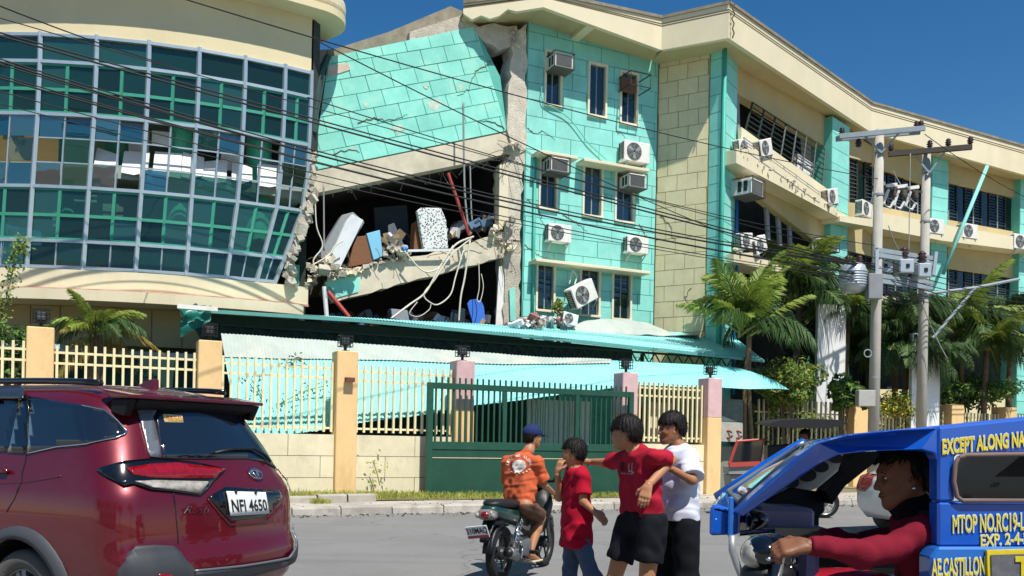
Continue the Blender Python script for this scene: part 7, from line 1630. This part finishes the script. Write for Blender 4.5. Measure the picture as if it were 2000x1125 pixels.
print_on(B3, B3.shirt, [px_text('B', 1216, 911, 8, 17, .05, .01), px_text('U', 1225, 912, 6, 16, .05, .01)], M('black print ink', '#2a1418', .9), 'chest_print_dark'); print_on(B3, B3.shirt, [px_text('L', 1230, 913, 5, 16, .05, .01), px_text('L', 1236, 914, 5, 20, .05, .01), px_text('RACING', 1225, 925, 24, 3, .05)], pm, 'chest_print')
# ---- boy in white
J = A3(head=(1310, 838, 6.75), neck=(1326, 873, 6.75), shL=(1345, 893, 6.62), shR=(1306, 893, 6.92), elL=(1352, 938, 6.50), wrL=(1306, 913, 6.46), elR=(1296, 950, 6.98), wrR=(1290, 990, 6.9),
       hipL=(1338, 1022, 6.66), hipR=(1306, 1022, 6.88), knL=(1342, 1128, 6.64), anL=(1348, 1215, 6.72), toL=(1322, 1228, 6.66), knR=(1298, 1126, 6.86), anR=(1300, 1205, 6.95), toR=(1276, 1216, 6.9), pel=(1322, 1020, 6.77))
B4 = person('boy in loose white shirt and black trousers behind the taller red shirt boy', J, (-.95, -.25, -.02), sk1, sc=.98, hands={'L': ((-.9, .1, .2), (.1, -.6, .8), 35, 1), 'R': ((-.2, -.1, -.9), (-.7, .6, 0), 30, 1)})
hair(B4, .008, .04, -.03, 7, .01)
shirt(B4, cloth('white cotton', '#cfd2e0'), at(1322, 1016, 6.7).z, sleeve=.85, loose=.036, seed=7, flare=.02, sl_r=.03)
trousers(B4, cloth('black trousers cloth', '#14161b'), 'trousers', long=True, loose=.035, seed=8, top=at(1322, 1006, 6.7).z)
# ================================================================== motorcycle under the rider
m_bgreen = carpaint('dark green bike paint', '#0d3b31', .2); m_bblk = M('black bike plastic', '#141518', .45, .1, 8, .1, 60); m_eng = M('engine alloy', '#7d7f80', .45, .15, 10, .2, 60, metal=.7); m_seat = M('black seat vinyl', '#1b1b1d', .5, .1, 8, .15, 90)
def moto_wheel(parent, x, y, z, R, w, mat_rim=None, spokes=10):
    t = bpy.data.objects.new('wheel', None); COL.objects.link(t); t.parent = parent; t.location = (x, y, z); A = Matrix.Rotation(rad(-90), 4, 'X'); n = 40
    mb = MB(); mb.lathe([(R - w * .9, -w * .4), (R - w * .5, -w * .55), (R - w * .12, -w * .4), (R, 0), (R - w * .12, w * .4), (R - w * .5, w * .55), (R - w * .9, w * .4)], n, A, cap=False); mb.build('tyre', m_tyreb, t, world=False, smooth=True)
    mb = MB(); mb.lathe([(R - w * .85, -w * .38), (R - w * 1.15, -w * .2), (R - w * 1.15, w * .2), (R - w * .85, w * .38)], n, A, cap=False); mb.build('rim', mat_rim or m_rim, t, world=False, smooth=True)
    mb = MB(); mb.lathe([(.05, -.06), (.07, -.03), (.07, .03), (.05, .06)], 16, A)
    for k in range(spokes): a = 2 * math.pi * k / spokes; mb.bar((.05 * math.cos(a), 0, .05 * math.sin(a)), ((R - w * 1.1) * math.cos(a + .12), 0, (R - w * 1.1) * math.sin(a + .12)), .016 if spokes < 8 else .008)
    mb.build('hub_and_spokes', mat_rim or m_rim, t, world=False); return t
m_tyreb = M('black tyre', '#1c1c1d', .85, .12, 10, .4, 90)
def loft(mb, secs, n=14, mi=0, p=2.6):
    """superellipse sections (x, y, z, half width y, half height z) joined into a shell along x"""
    V_ = []
    for (x, y, z, hw, hh) in secs:
        for k in range(n):
            a = 2 * math.pi * k / n; c_, s_ = math.cos(a), math.sin(a); V_.append(Vector((x, y + hw * math.copysign(abs(c_) ** (2 / p), c_), z + hh * math.copysign(abs(s_) ** (2 / p), s_))))
    m = len(secs); F_ = [(i * n + k, i * n + (k + 1) % n, (i + 1) * n + (k + 1) % n, (i + 1) * n + k) for i in range(m - 1) for k in range(n)] + [tuple(range(n))[::-1], tuple((m - 1) * n + k for k in range(n))]; mb.add(V_, F_, mi); return mb
MO = thing('motorcycle', 'dark green motorcycle with white rear plate carrying the orange shirt rider', 'motorcycle', (-.10, 9.10, 0), rad(67))
m_drim = M('dark wheel alloy', '#3a3b3d', .4, .1, 8, metal=.5); moto_wheel(MO, 0, 0, .285, .285, .09, m_drim, spokes=5); moto_wheel(MO, 1.24, 0, .285, .285, .075, m_drim, spokes=5)
B_ = lambda f, name, mat, smooth=True, bevel=0: (lambda mb: (f(mb), mb.build(name, mat, MO, world=False, smooth=smooth, bevel=bevel))[1])(MB())
B_(lambda m: loft(m, [(-.30, 0, .80, .05, .02), (-.2, 0, .80, .11, .045), (.1, 0, .785, .13, .05), (.35, 0, .765, .125, .05), (.62, 0, .76, .09, .04), (.7, 0, .75, .05, .02)]), 'seat', m_seat)
B_(lambda m: loft(m, [(-.34, 0, .745, .05, .03), (-.28, 0, .735, .11, .06), (-.05, 0, .69, .135, .075), (.3, 0, .64, .125, .1), (.6, 0, .58, .1, .12), (.75, 0, .5, .06, .12)]), 'side_fairing', m_bgreen)
B_(lambda m: loft(m, [(-.385, 0, .70, .06, .035), (-.36, 0, .70, .095, .055), (-.30, 0, .70, .105, .06)]), 'tail_lamp_housing', M('smoked lamp', '#77706e', .15, .1, 8, coat=1))
B_(lambda m: m.ell((-.392, .0, .70), (.02, .045, .036)), 'tail_lamp', m_lampr)
for s_ in (-1, 1): B_(lambda m: m.ell((-.375, s_ * .085, .695), (.025, .025, .028)), 'turn_signal', m_lampc)
B_(lambda m: loft(m, [(-.40, 0, .44, .045, .01), (-.36, 0, .52, .06, .015), (-.28, 0, .62, .07, .03), (-.1, 0, .62, .07, .05), (.1, 0, .58, .06, .03)]), 'rear_mudguard', m_bblk)
B_(lambda m: [m.tube([Vector((.305 * math.cos(a), y, .285 + .305 * math.sin(a))) for a in np.linspace(rad(75), rad(175), 9)], .03, 6) for y in (-.03, 0, .03)], 'tyre_hugger', m_bblk)
Rp = Matrix.Rotation(rad(-22), 3, 'Y') @ Matrix.Rotation(rad(-9), 3, 'X'); pcn = Vector((-.43, .055, .535))
B_(lambda m: m.box(pcn, (.008, .24, .13), Rp), 'number_plate', m_plate, False, .003)
B_(lambda m: m.box(pcn + Rp @ Vector((-.0055, 0, -.049)), (.003, .235, .028), Rp), 'plate_band', M('plate red band', '#a8484e', .6), False)
vv, ff = text_mesh('310MAQ', .085, 0, 'CENTER', .002); B_(lambda m: m.add([pcn + Rp @ Vector((-.0065, -v.x * .72, v.y + .012)) for v in vv], ff), 'plate_number', m_ink, False)
B_(lambda m: (m.box((.35, 0, .33), (.34, .2, .2)), loft(m, [(.2, -.13, .32, .03, .08), (.32, -.15, .32, .05, .09), (.45, -.13, .33, .04, .08)])), 'engine', m_eng, False, .02)
B_(lambda m: m.tube([(.45, -.1, .26), (.25, -.15, .2), (.0, -.17, .26), (-.2, -.17, .33)], [.02, .025, .045, .05], 10), 'exhaust', m_bblk)
B_(lambda m: m.tube([(.02, -.172, .262), (-.17, -.172, .325)], [.052, .056], 10), 'heat_shield', m_eng)
for s_ in (-1, 1): B_(lambda m: m.tube([(0, s_ * .12, .3), (.5, s_ * .1, .3)], .022, 8), 'swingarm', m_eng)
B_(lambda m: m.tube([Vector((0.02 + .2 * t, -.13, .32 + .34 * t)) for t in np.linspace(0, 1, 3)], .014, 8), 'shock_rod', m_chrome)
B_(lambda m: [m.tube([Vector((.06 + .16 * t + .028 * 0, -.13 + .028 * math.cos(t * 44), .38 + .24 * t + .028 * math.sin(t * 44))) for t in np.linspace(0, 1, 60)], .007, 5)], 'shock_spring', m_chrome)
B_(lambda m: (m.tube([(.35, -.25, .27), (.35, .25, .27)], .016, 8), m.box((.35, -.22, .285), (.07, .12, .02)), m.box((.35, .22, .285), (.07, .12, .02))), 'footpeg', m_bblk, False)
B_(lambda m: (m.tube([(.2, -.15, .36), (.12, -.2, .34), (.08, -.2, .24)], .012, 6)), 'kick_lever', m_chrome)
B_(lambda m: loft(m, [(.78, 0, .45, .06, .1), (.86, 0, .6, .2, .2), (.93, 0, .74, .22, .16), (.98, 0, .9, .1, .06)]), 'leg_shield', m_bblk)
B_(lambda m: loft(m, [(.9, 0, .95, .1, .05), (1.0, 0, .98, .14, .07), (1.08, 0, .97, .1, .06), (1.12, 0, .96, .05, .03)]), 'headlamp_cowl', m_bgreen)
for s_ in (-1, 1):
    B_(lambda m: m.tube([(1.24, s_ * .075, .285), (1.0, s_ * .07, .85)], .022, 8), 'fork_leg', m_eng)
    B_(lambda m: m.tube([(.98, s_ * .08, .98), (.93, s_ * .3, 1.0)], .016, 8), 'handlebar', m_bblk); B_(lambda m: m.tube([(.955, s_ * .21, .995), (.92, s_ * .34, 1.0)], .02, 8), 'grip', m_seat)
    B_(lambda m: m.tube([(.97, s_ * .2, 1.0), (.96, s_ * .3, 1.16)], .007, 6), 'mirror_stem', m_bblk)
    B_(lambda m: m.ell((.955, s_ * .34, 1.17), (.018, .07, .05)), 'mirror', M('mirror blue', '#2f6fae', .2, .05, 3, 0, coat=1) if s_ < 0 else m_bblk)
B_(lambda m: loft(m, [(.98, 0, .42, .03, .02), (1.05, 0, .56, .05, .03), (1.2, 0, .62, .055, .03), (1.4, 0, .56, .05, .03), (1.5, 0, .44, .03, .02)]), 'front_mudguard', m_bgreen)
# ================================================================== blue tricycle in the right foreground
m_blue = carpaint('blue tricycle paint', '#0a53b6', .0, .3); m_blue2 = carpaint('lighter blue tricycle paint', '#1a68bd', .0, .35)
TC = thing('blue_tricycle', 'blue motor tricycle with yellow painted lettering in the right foreground', 'tricycle', at(1800, 1400, 3.3) * 1.0)
TC.location.z = 0
Dn = lambda px: 3.5 - .55 * min(1, max(0, (px - 1437) / 263))
NP = lambda px, py, o=0.0: at(px, py, Dn(px) - o)
def plate(name, pxs, mat, th=.05, o=0.0, par=TC, bevel=.008, Dfix=None):
    mb = MB(); mb.prism([(NP(x, y, o) if Dfix is None else at(x, y, Dfix)) for x, y in pxs], (0, th, 0)); return mb.build(name, mat, par, bevel=bevel)
plate('roof_rim', [(1437, 1001), (1470, 968), (1520, 925), (1560, 890), (1600, 864), (1660, 850), (1760, 840), (1832, 834), (1832, 900), (1826, 886), (1800, 879), (1700, 880), (1640, 888), (1600, 907), (1520, 962), (1452, 1009)], m_blue, .07)
plate('side_panel', [(1832, 834), (2120, 804), (2120, 884), (1866, 888), (1866, 980), (1832, 980)], m_blue, .07); plate('side_panel', [(1832, 980.5), (2120, 980.5), (2120, 1068), (1832, 1068)], m_blue, .07)
plate('lower_panel', [(1816, 1400), (1818, 1088), (1832, 1068.5), (2120, 1068.5), (2120, 1400)], m_blue2, .09, .03)
wp = [(1872, 895), (1885, 889), (2040, 886), (2040, 978), (1880, 978), (1869, 970), (1863, 940), (1866, 905)]
mb = MB(); mb.tube([NP(x, y, .01) for x, y in wp + wp[:2]], .008, 8); mb.build('window_rubber', M('brown window rubber', '#6d5a55', .7), TC, smooth=True)
plate('window_pane', wp, glass('tricycle window', '#10161b', .3, .02, .35), .006, -.03)
# roof skin and windshield
near = [(1437, 1001), (1520, 928), (1560, 892), (1600, 866), (1660, 852), (1760, 842), (1832, 836), (2120, 806)]; N3 = [NP(x, y, 0) + Vector((0, .07, -.005)) for x, y in near]
far = [at(1400, 974, 4.35), at(1482, 920, 4.35), at(1530, 890, 4.35), at(1566, 868, 4.35)] + [Vector((p.x + .12, 4.35, p.z - .06)) for p in N3[4:]]
far[4].x = max(far[4].x, far[3].x + .1)
def roof_f(i0, i1):
    def f(a, b):
        k = i0 + a * (i1 - i0); i = min(int(k), len(N3) - 2); t_ = k - i; p, q = N3[i].lerp(N3[i + 1], t_), far[i].lerp(far[i + 1], t_); return p.lerp(q, b) + Vector((0, 0, .012 * math.sin(math.pi * b)))
    return f
mb = MB(); mb.grid(roof_f(3, 7), 16, 10); mb.build('roof', m_blue, TC, smooth=True, solid=.02)
mb = MB(); mb.grid(roof_f(0.25, 2.8), 8, 8); mb.build('windshield', glass('tricycle windshield', '#8fa6b0', .3, .03, 1.0), TC, smooth=True, solid=.006)
mb = MB(); P = [roof_f(0.25, 2.8)(a, b) for a, b in [(0, .04), (.5, .04), (1, .06), (1, .94), (.5, .97), (0, .96), (0, .04)]]; mb.tube(P, .014, 6); mb.build('windshield_rubber', M('grey rubber', '#5d6366', .7), TC, smooth=True)
mb = MB(); mb.tube([far[0], far[1], far[2], far[3], far[4]], .03, 8); mb.build('far_rim', m_blue, TC, smooth=True)
# nose box
mb = MB(); mb.prism([at(x, y, 3.55) for x, y in ((1385, 1047), (1444, 1045), (1446, 1003), (1438, 998), (1400, 985), (1386, 990))], (0.22, .75, .02)); mb.build('nose_fairing', m_blue, TC, bevel=.025, seg=3)
mb = MB(); mb.prism([at(1438, 996, 3.55), at(1390, 985, 3.55), at(1400, 972, 4.3), at(1440, 985, 4.2)], (0, 0, -.03)); mb.build('nose_top', m_blue, TC, bevel=.01)
mb = MB(); mb.box(at(1427, 1010, 3.52), (.02, .02, .16)); mb.build('nose_hinge', m_blue2, TC, bevel=.005)
# interior: dash, circle-cut side plate, headliner, seat
plate('dash_panel', [(1450, 1000), (1545, 952), (1612, 962), (1612, 1000), (1560, 1035), (1520, 1012), (1455, 1012)], M('dark dash', '#191b26', .6), .03, Dfix=4.15)
t_ = plate('cutout_plate', [(1522, 958), (1560, 928), (1636, 882), (1662, 886), (1640, 918), (1600, 952), (1570, 964)], m_metalw, .02, Dfix=4.3)
for (x, y, rx, ry) in ((1546, 942, 15, 12), (1577, 928, 18, 13), (1604, 912, 15, 11), (1634, 896, 14, 9)):
    mb = MB(); mb.add([at(x, y, 4.29)] + [at(x + rx * math.cos(a), y + ry * math.sin(a), 4.29) for a in np.linspace(0, 2 * math.pi, 21)[:-1]], [(0, 1 + k, 1 + (k + 1) % 20) for k in range(20)]); mb.build('round_cutout', M('cutout grey', '#4f4f50', .8), TC, recalc=False)
mb = MB(); mb.prism([at(x, y, 4.05) for x, y in ((1612, 958), (1655, 922), (1668, 884), (1740, 880), (1700, 910), (1650, 950), (1625, 985))], (0, .12, 0)); mb.build('black_curtain', M('black vinyl', '#0e0f11', .7), TC)
mb = MB(); mb.box(at(1505, 1010, 4.1), (.24, .5, .12)); mb.build('lilac_toolbox', M('lilac paint', '#a79cc0', .5), TC, bevel=.015)
mb = MB(); mb.box(at(1515, 1032, 4.0), (.3, .5, .05)); mb.build('footboard', M('dusty board', '#a8a08e', .8), TC)
mb = MB(); mb.box(at(1700, 1075, 4.0), (.9, .7, .12)); mb.build('passenger_seat', m_seat, TC, bevel=.03)
mb = MB(); mb.prism([at(1560, 1000, 4.3), at(1600, 1000, 4.3), at(1590, 1300, 4.3), at(1540, 1300, 4.3)], (0, .03, 0)); mb.build('side_frame', m_black, TC)
mb = MB(); mb.prism([at(1600, 1035, 4.4), at(2120, 1035, 4.4), at(2120, 1250, 4.4), at(1600, 1250, 4.4)], (0, .03, 0)); mb.build('far_side_panel', m_blue, TC)
for px in (1845, 2110): mb = MB(); mb.bar(at(px, 1035, 4.4), at(px, 868, 4.4), .05); mb.build('far_post', m_blue, TC)
c = at(1466, 1016, 3.62); mb = MB(); mb.lathe([(.012, .07), (.03, .06), (.043, .02), (.045, 0), (.04, -.01), (.0, -.014)], 20, Matrix.Translation(c) @ Matrix.Rotation(rad(90), 4, 'Y') ); mb.build('side_lamp', m_gloss, TC, smooth=True)
mb = MB(); mb.tube([c + Vector((0, 0, -.04)), at(1462, 1040, 3.62)], .008, 6); mb.tube([at(1443, 1042, 3.6), at(1512, 1036, 3.62)], .012, 8); mb.build('lamp_bracket', m_chrome, TC)
mb = MB(); mb.tube([at(1430, 1046, 3.5), at(1430, 1075, 3.5), at(1440, 1105, 3.5), at(1462, 1160, 3.5), at(1500, 1350, 3.5)], .014, 8); mb.build('front_tube', m_steel, TC, smooth=True)
# its motorcycle
def TB(f, name, mat, smooth=True, bevel=0.0): mb = MB(); f(mb); return mb.build(name, mat, TC, smooth=smooth, bevel=bevel)
DM = 3.15
TB(lambda m: (m.ell(at(1492, 1078, DM), (.075, .09, .062)), m.ell(at(1520, 1068, DM), (.05, .07, .045))), 'headlamp_cowl', m_gloss)
TB(lambda m: m.ell(at(1472, 1082, DM), (.045, .07, .055)), 'headlamp', m_lampc)
TB(lambda m: m.ell(at(1500, 1122, DM), (.1, .08, .05)), 'front_cowl', m_bblk)
TB(lambda m: m.ell(at(1466, 1122, DM + .1), (.03, .03, .022)), 'front_signal', m_chrome); TB(lambda m: (m.ell(at(1543, 1112, DM), (.018, .018, .018)), m.ell(at(1552, 1095, DM), (.012, .012, .012))), 'bolt_heads', m_chrome)
TB(lambda m: (m.tube([at(1515, 1070, DM + .05), at(1528, 1066, DM - .1), at(1542, 1064, DM - .16)], .013, 8)), 'handlebar', m_chrome); TB(lambda m: m.tube([at(1515, 1070, DM - .02), at(1543, 1064, DM - .17)], .017, 8), 'grip', m_seat)
TB(lambda m: m.tube([at(1520, 1072, DM - .12), at(1508, 1090, DM - .18), at(1500, 1092, DM - .22)], .007, 6), 'brake_lever', m_chrome)
TB(lambda m: m.box(at(1574, 1125, DM), (.07, .1, .26)), 'leg_shield', M('navy panel', '#151a38', .5), False, .02)
TB(lambda m: m.ell(at(1650, 1150, DM), (.22, .12, .075)), 'fuel_tank', carpaint('red tank paint', '#a01a2a', .2))
TB(lambda m: (m.box((at(1760, 1270, DM).x, DM, .76), (.6, .25, .09))), 'saddle', m_seat, False, .03)
TB(lambda m: (m.box((at(1650, 1270, DM).x, DM, .42), (.45, .22, .32))), 'engine', m_eng, False, .03)
x0 = at(1440, 1200, DM).x
for xx, dd in ((x0, DM), (x0 + 1.25, DM), (x0 + 1.0, 4.55)):
    w_ = moto_wheel(TC, xx - TC.location.x, dd - TC.location.y, .29, .29, .085)
TB(lambda m: [m.tube([(x0, DM + s_ * .08, .29), at(1512, 1075, DM) + Vector((0, s_ * .07, 0))], .02, 8) for s_ in (-1, 1)], 'fork', m_eng)
TB(lambda m: (m.tube([(x0 - .1, 3.5, .35), (x0 + 2.0, 3.5, .3)], .025, 8), m.tube([(x0 - .1, 4.5, .35), (x0 + 2.0, 4.5, .3)], .025, 8), m.tube([(x0 + .4, DM, .35), (x0 + .4, 4.5, .33)], .025, 8), m.tube([(x0 + 1.25, DM, .3), (x0 + 1.25, 4.5, .3)], .025, 8)), 'chassis', m_steel)
# painted lettering
m_yel = M('yellow letter paint', '#d9c42a', .6, .12, 14); m_wht = M('white letter edge', '#d5dfd0', .6, .1, 10)
def letters(txt, x0, y0, x1, y1, h, o, bold):
    for nm, mt, oo, bd, gx in (('lettering_edge', m_wht, o, bold + .045, 0), ('lettering', m_yel, o + .002, bold, 0)):
        vv, ff = text_mesh(txt, 1.0, 0, 'LEFT', bd); base, bf = text_mesh(txt, 1.0, 0, 'LEFT', bold); xs = [v.x for v in base]; ys = [v.y for v in base]; a0, a1, b0, b1 = min(xs), max(xs), min(ys), max(ys); mb = MB()
        mb.add([NP(x0 + (x1 - x0) * (v.x - a0) / (a1 - a0), (y0 + (y1 - y0) * (v.x - a0) / (a1 - a0)) + (.5 - (v.y - b0) / (b1 - b0)) * h, oo) for v in vv], ff); mb.build(nm, mt, TC, recalc=False)
letters('EXCEPT ALONG NATIONAL', 1841, 873, 2066, 851, 29, .004, .02)
letters('MTOP NO.RC19-LAP', 1861, 1024, 2022, 1018, 33, .004, .0)
letters('EXP. 2-4-26', 1916, 1056, 2020, 1050, 22, .004, .0)
letters('AE.CASTILLON', 1820, 1110, 1924, 1105, 34, .034, .0)
mb = MB(); q = [(1928, 1075), (2120, 1070), (2120, 1200), (1932, 1200)]; mb.prism([NP(x, y, .045) for x, y in q], (0, .012, 0)); mb.build('sign_frame', m_yel, TC)
mb = MB(); q = [(1936, 1084), (2120, 1079), (2120, 1200), (1940, 1200)]; mb.prism([NP(x, y, .05) for x, y in q], (0, .004, 0)); mb.build('sign_field', M('grey sign field', '#5b5b60', .8, .3, 30), TC)
vv, ff = text_mesh('TODA', 1.0, 0, 'LEFT', .05); xs = [v.x for v in vv]; mb = MB(); mb.add([NP(1985 + v.x * 46, 1112 - v.y * 60, .054) for v in vv], ff); mb.build('sign_letters', m_yel, TC, recalc=False)
# ---- driver
J = A3(head=(1764, 930, 3.2), neck=(1792, 995, 3.2), shL=(1806, 1043, 3.06), shR=(1800, 1036, 3.38), elL=(1690, 1085, 3.0), wrL=(1578, 1066, 2.93), elR=(1690, 1060, 3.42), wrR=(1600, 1048, 3.36), hipL=(1835, 1290, 3.12), hipR=(1835, 1290, 3.3), pel=(1835, 1290, 3.2),
       knL=(1640, 1300, 3.02), anL=(1680, 1520, 3.05), toL=(1640, 1540, 3.05), knR=(1640, 1300, 3.36), anR=(1680, 1520, 3.3), toR=(1640, 1540, 3.3))
DR = person('tricycle driver in dark red long sleeves gripping the handlebar', J, (-.985, .05, -.14), sk3, sc=.96, hs=.95, hands={'L': ((-.85, .1, -.1), (.1, -.55, .8), 62, 1), 'R': ((-.9, 0, -.2), (0, .3, 1), 60, -1)})
hair(DR, .004, .068, -.045, 11, .006)
shirt(DR, cloth('dark red knit', '#74182a', .06, .4), at(1830, 1330, 3.2).z, long=True, loose=.028, seed=11, flare=.0, wr_amp=.011)
trousers(DR, cloth('dark trousers', '#1c2027'), 'trousers', long=True, loose=.02, seed=12)
H = DR.H
g = SDF(np.array(tuple(J['neck'])) - .22, np.array(tuple(J['neck'])) + .22, .007); g.cone(J['neck'] - Vector((0, 0, .02)), H(.015, 0, -.085), .078, .066, k=.01, cut=True, cut0=True); g.wrinkle(.004, 60, 2); sdf_obj('neck_gaiter', g, cloth('black gaiter', '#141417'), DR.t)
mb = MB(); mb.ell(H(-.002, .092, -.045), (.006, .006, .006), 8, 6); mb.build('ear_stud', m_chrome, DR.t)
bv = bvh_of(DR.shirt)
strap = []
for k in range(12):
    x, y = 1776 + 56 * k / 11, 985 + 0 * k
    strap.append((x, 1008 - 9 * math.sin(k / 11 * 3.1) + k * .2))
mb = MB(); pts = []
for x, y in strap:
    r = ray(x, y).normalized(); h_ = bv.ray_cast(Vector((0, 0, CAMZ)), r)
    if h_[0] is not None: pts.append(h_[0] - r * .006)
if len(pts) > 3: mb.tube(pts, .016, 6, flat=.4); mb.build('bag_strap', m_seat, DR.t)
# ================================================================== small red sidecar tricycle at the far kerb
DT = 18.0
ST = thing('red_sidecar_tricycle', 'small red framed tricycle with black canopy waiting at the far kerb', 'tricycle', at(1560, 1000, DT)); ST.location.z = 0
def SBx(name, f, mat, smooth=False, bevel=0.0): mb = MB(); f(mb); return mb.build(name, mat, ST, smooth=smooth, bevel=bevel)
cv = [at(x, y, DT) for x, y in ((1488, 828), (1508, 822), (1560, 819), (1625, 821), (1636, 828), (1600, 838), (1520, 836))]
SBx('canopy', lambda m: m.prism([p + Vector((0, -.5, 0)) for p in cv], (0, 1.1, .03)), M('black canopy vinyl', '#1d1e21', .7))
for x in (1512, 1545, 1600): SBx('canopy_post', lambda m: m.bar(at(x, 834, DT), at(x, 960, DT), .035), m_black)
fr = [at(x, y, DT - .1) for x, y in ((1424, 908), (1440, 862), (1492, 858), (1484, 905))]
SBx('windshield_frame', lambda m: m.tube(fr + [fr[0]], .035, 6), M('red frame paint', '#b5493f', .5))
SBx('windshield', lambda m: m.prism(fr, (0, .02, 0)), m_cglass)
SBx('front_bar', lambda m: m.bar(fr[0], fr[3], .09, .09), MATS['red frame paint'])
SBx('front_box', lambda m: m.prism([at(x, y, DT - .1) for x, y in ((1424, 912), (1478, 910), (1478, 926), (1424, 926))], (0, .5, 0)), m_grill)
SBx('front_panel', lambda m: m.prism([at(x, y, DT - .05) for x, y in ((1426, 927), (1478, 927), (1480, 975), (1432, 975))], (0, .6, 0)), M('grey sidecar panel', '#8e918c', .6), bevel=.02)
SBx('side_body', lambda m: m.prism([at(x, y, DT + .05) for x, y in ((1480, 912), (1570, 905), (1580, 960), (1560, 985), (1490, 985))], (0, .9, 0)), M('dark sidecar body', '#2b2a33', .6), bevel=.03)
SBx('passenger_bench', lambda m: m.prism([at(x, y, DT - .1) for x, y in ((1500, 870), (1560, 866), (1562, 905), (1500, 908))], (0, .3, 0)), m_seat, bevel=.02)
gw = at(1603, 985, DT); moto_wheel(ST, gw.x - ST.location.x, -.2, .3, .3, .085); gw2 = at(1490, 985, DT); moto_wheel(ST, gw2.x - ST.location.x, .6, .25, .25, .08); gw3 = at(1470, 985, DT); moto_wheel(ST, gw3.x - ST.location.x, -.25, .3, .3, .085)
SBx('motorcycle_body', lambda m: loft(m, [(at(1485, 940, DT).x, DT - .25, .7, .08, .1), (at(1540, 940, DT).x, DT - .25, .68, .12, .16), (at(1600, 940, DT).x, DT - .25, .75, .1, .08), (at(1622, 940, DT).x, DT - .25, .8, .04, .04)]), m_bblk, True)
SBx('rear_rack', lambda m: (m.bar(at(1590, 945, DT - .25), at(1640, 935, DT - .25), .05), m.bar(at(1625, 938, DT - .25), at(1625, 985, DT - .25), .04), m.box(at(1630, 940, DT - .25), (.18, .3, .12))), m_black)
J = A3(head=(1571, 850, 17.8), neck=(1574, 866, 17.8), shL=(1562, 872, 17.6), shR=(1588, 872, 18.0), elL=(1550, 895, 17.6), wrL=(1530, 900, 17.7), elR=(1570, 895, 18.1), wrR=(1545, 900, 18.1), hipL=(1580, 922, 17.65), hipR=(1586, 922, 17.85), pel=(1583, 922, 17.75),
       knL=(1556, 936, 17.5), anL=(1562, 975, 17.5), toL=(1552, 980, 17.5), knR=(1556, 936, 18.0), anR=(1562, 975, 18.0), toR=(1552, 980, 18.0))
R6 = person('rider in dark blue shirt sitting under the black canopy at the far kerb', J, (-.9, -.4, 0), sk3, hands={'L': ((-1, 0, 0), (0, 0, 1), 50, 1), 'R': ((-1, 0, 0), (0, 0, 1), 50, -1)}, body_res=.014)
hair(R6, .006, .03, -.04, 13); shirt(R6, cloth('dark blue shirt cloth', '#262d3d'), J['pel'].z - .02, sleeve=.7, res=.014, seed=13); trousers(R6, cloth('grey trousers cloth', '#33363b'), 'trousers', long=True, loose=.02, res=.014)
# ================================================================== across the street, behind the camera: what the glass mirrors
OP = thing('house_across_street', 'white two storey house across the street, mirrored in the glass tower', 'house', (-16, -16, 0))
mb = MB(); mb.box((-16, -20, 5.2), (26, 8, 10.4)); mb.build('wall', M('white house paint', '#dedcd4', .8, .06, .5, dirt=.3, dirtc='#a8a294', dscale=.4), OP)
mb = MB(); mb.prism([(-30, -15.4, 10.4), (-30, -24.6, 10.4), (-30, -20, 12.6)], (28, 0, 0)); mb.build('roof', M('rust roof', '#8c5a45', .8), OP)
for k in range(6):
    for z in (3, 7.2): mb = MB(); mb.box((-27 + k * 4.4, -15.98, z), (1.8, .1, 1.7)); mb.build('window', m_cglass, OP)
def street_tree(label, x, y, h, r, seed):
    R_ = np.random.default_rng(seed); t = thing('street_tree', label, 'tree', (x, y, 0), 0, 'trees across the street'); mb = MB(); mb.tube([(x, y, 0), (x + .2, y, h * .5), (x, y, h)], [.28, .2, .08], 8)
    for k in range(6): a = k * 1.05; mb.tube([(x + .1, y, h * .5), (x + r * .6 * math.cos(a), y + r * .6 * math.sin(a), h * .85)], [.1, .03], 6)
    mb.build('trunk', m_trunk, t); mb = MB(); cl = [(Vector((x, y, h)) + Vector(R_.normal(0, 1, 3)) * r * .45) for _ in range(26)]
    for i in range(3000):
        c = cl[R_.integers(0, 26)]; p = c + Vector(R_.normal(0, .28, 3)) * r; n = Vector(R_.normal(0, 1, 3)).normalized(); a = n.cross(Vector((0, 0, 1))).normalized() * .22; b = n.cross(a).normalized() * .12; mb.add([p - a, p + b, p + a, p - b], [(0, 1, 2, 3)])
    mb.build('crown', m_bushd, t, recalc=False)
street_tree('leafy tree across the street beside the white house', 1, -15, 7, 3.2, 1); street_tree('broad tree across the street at the far end of the house', -33, -16, 8, 3.6, 2); street_tree('tall tree across the street behind the tricycle', 13, -14, 8.5, 3.4, 3)
